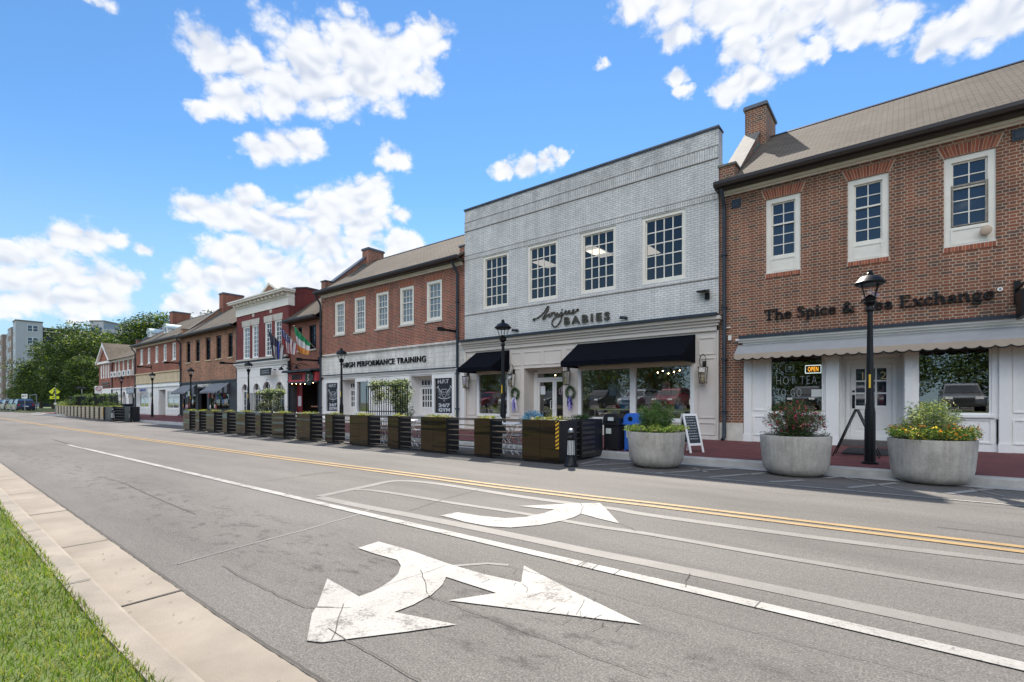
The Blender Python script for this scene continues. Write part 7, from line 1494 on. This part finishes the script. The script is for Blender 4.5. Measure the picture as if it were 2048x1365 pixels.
# ================================================================ traffic signs on the far side
def post(r, x_, y_, h, m_=None): m = MB(); m.cyl((x_, y_, 0), (x_, y_, h), .035, n=8); m.build('post', m_ or mat('galvanised_post', (.3, .31, .32), .5, metal=.5), r)
YG = mat('sign_fluorescent', (.72, .80, .02), .5, var=.03)
s_ = 62; 
def sp_(px, Y=10.6): x_ = X(px, Y); return x_, Y, Y / kk(px)
x_, y_, s_ = sp_(109); zz = lambda py: HC + (HY - py) / F * s_
r = thing('crossing_sign', 'yellow diamond pedestrian crossing sign with a small arrow plate', 'sign', (x_, y_, 0)); post(r, x_ + .05, y_ + .06, zz(775)); w_ = 8.8 / F * s_; zc = zz(784)
nx = Vector((1, 0, 0)); ax = Vector((.35, .94, 0)).normalized()
def onf(cx_, cy_, cz_, pts, off=0): return [(cx_ + ax.x * a + ax.y * off, cy_ + ax.y * a - ax.x * off, cz_ + b) for a, b in pts]
m = MB(); m.prism(onf(x_, y_, zc, [(0, -w_), (w_, 0), (0, w_), (-w_, 0)]), (-.02, 0, 0)); o = m.build('sign_face', YG, r)
m = MB(); m.prism(onf(x_, y_, zc, [(-.06, .1), (.06, .1), (.16, -.34), (.08, -.36), (0, -.12), (-.12, -.36), (-.2, -.33), (-.08, -.05)], .02), (.01, 0, 0)); m.prism(onf(x_, y_, zc, [(-.05, .16), (.05, .16), (.05, .28), (-.05, .28)], .02), (.01, 0, 0)); m.build('walking_figure', BLK, o)
m = MB(); zc2 = zz(795.5); m.prism(onf(x_, y_, zc2, [(-.36, -.15), (.36, -.15), (.36, .15), (-.36, .15)]), (-.02, 0, 0)); o = m.build('arrow_plate', YG, r); m = MB(); m.prism(onf(x_, y_, zc2, [(-.2, -.05), (.14, .05), (.14, .09), (-.22, -.0)], .02), (.01, 0, 0)); m.build('arrow', BLK, o)
def plate(name, lb, px, py, w, h, txt, mface, mtxt, Y=10.8, hgt=None, ring=False):
    x_, y_, s_ = sp_(px, Y); zc = HC + (HY - py) / F * s_; w_, h_ = w / F * s_ / 2, h / F * s_ / 2; r = thing(name, lb, 'sign', (x_, y_, 0)); post(r, x_ - .06, y_ + .04, zc + h_)
    m = MB(); m.prism(onf(x_, y_, zc, [(-w_, -h_), (w_, -h_), (w_, h_), (-w_, h_)]), (-.02, 0, 0)); o = m.build('sign_face', mface, r)
    m = MB()
    if ring:
        for i in range(20):
            t0, t1 = 2 * math.pi * i / 20, 2 * math.pi * (i + 1) / 20; q = w_ * .75
            m.prism(onf(x_, y_, zc, [(q * math.cos(t0), h_ * .25 + q * math.sin(t0)), (q * math.cos(t1), h_ * .25 + q * math.sin(t1)), (q * .78 * math.cos(t1), h_ * .25 + q * .78 * math.sin(t1)), (q * .78 * math.cos(t0), h_ * .25 + q * .78 * math.sin(t0))], .02), (.01, 0, 0))
        m.prism(onf(x_, y_, zc, [(-w_ * .5, h_ * .6), (-w_ * .4, h_ * .7), (w_ * .55, -h_ * .2), (w_ * .45, -h_ * .3)], .022), (.01, 0, 0)); m.build('prohibition_ring', mtxt, o)
    elif txt:
        t = text(txt, h_ * .8, .01, mtxt, 'sign_text', o, (0, 0, 0), width=w_ * 1.5); 
        me = t.data; off = root_off(o)
        for v in me.vertices:
            c = v.co + off; v.co = Vector((x_ + ax.x * (c.x - w_ * .75) + .03 * ax.y, y_ + ax.y * (c.x - w_ * .75) - .03 * ax.x, zc - h_ * .4 + c.z)) - off
    return r
plate('one_way_sign', 'black and white ONE WAY sign against the dark trees', 163, 776, 18, 5, 'ONE WAY', BLK, PW)
plate('no_turn_sign', 'white prohibition sign with a red ring beside the corner building', 197, 780, 12, 15, '', WH, mat('sign_ring_red', (.45, .03, .04), .5), ring=True)
plate('parking_sign', 'white sign with a large letter P above the parked cars', 49, 793, 8.5, 9, 'P', WH, BLK)
plate('small_white_sign', 'small white plate below the yellow crossing sign', 110.5, 808, 4, 4, '', WH, BLK, Y=10.4)
m = MB(); a = sp_(60, 12.6); b = sp_(73, 12.6); m.tube([(a[0], a[1], 0), (a[0], a[1], 2.3), (b[0], b[1], 2.3), (b[0], b[1], 0)], .05, 6); tag(m.build('goal_frame_barrier', mat('galvanised_post', (.3, .31, .32), .5, metal=.5)), 'grey metal height frame beside the dark blue parked car', 'frame')
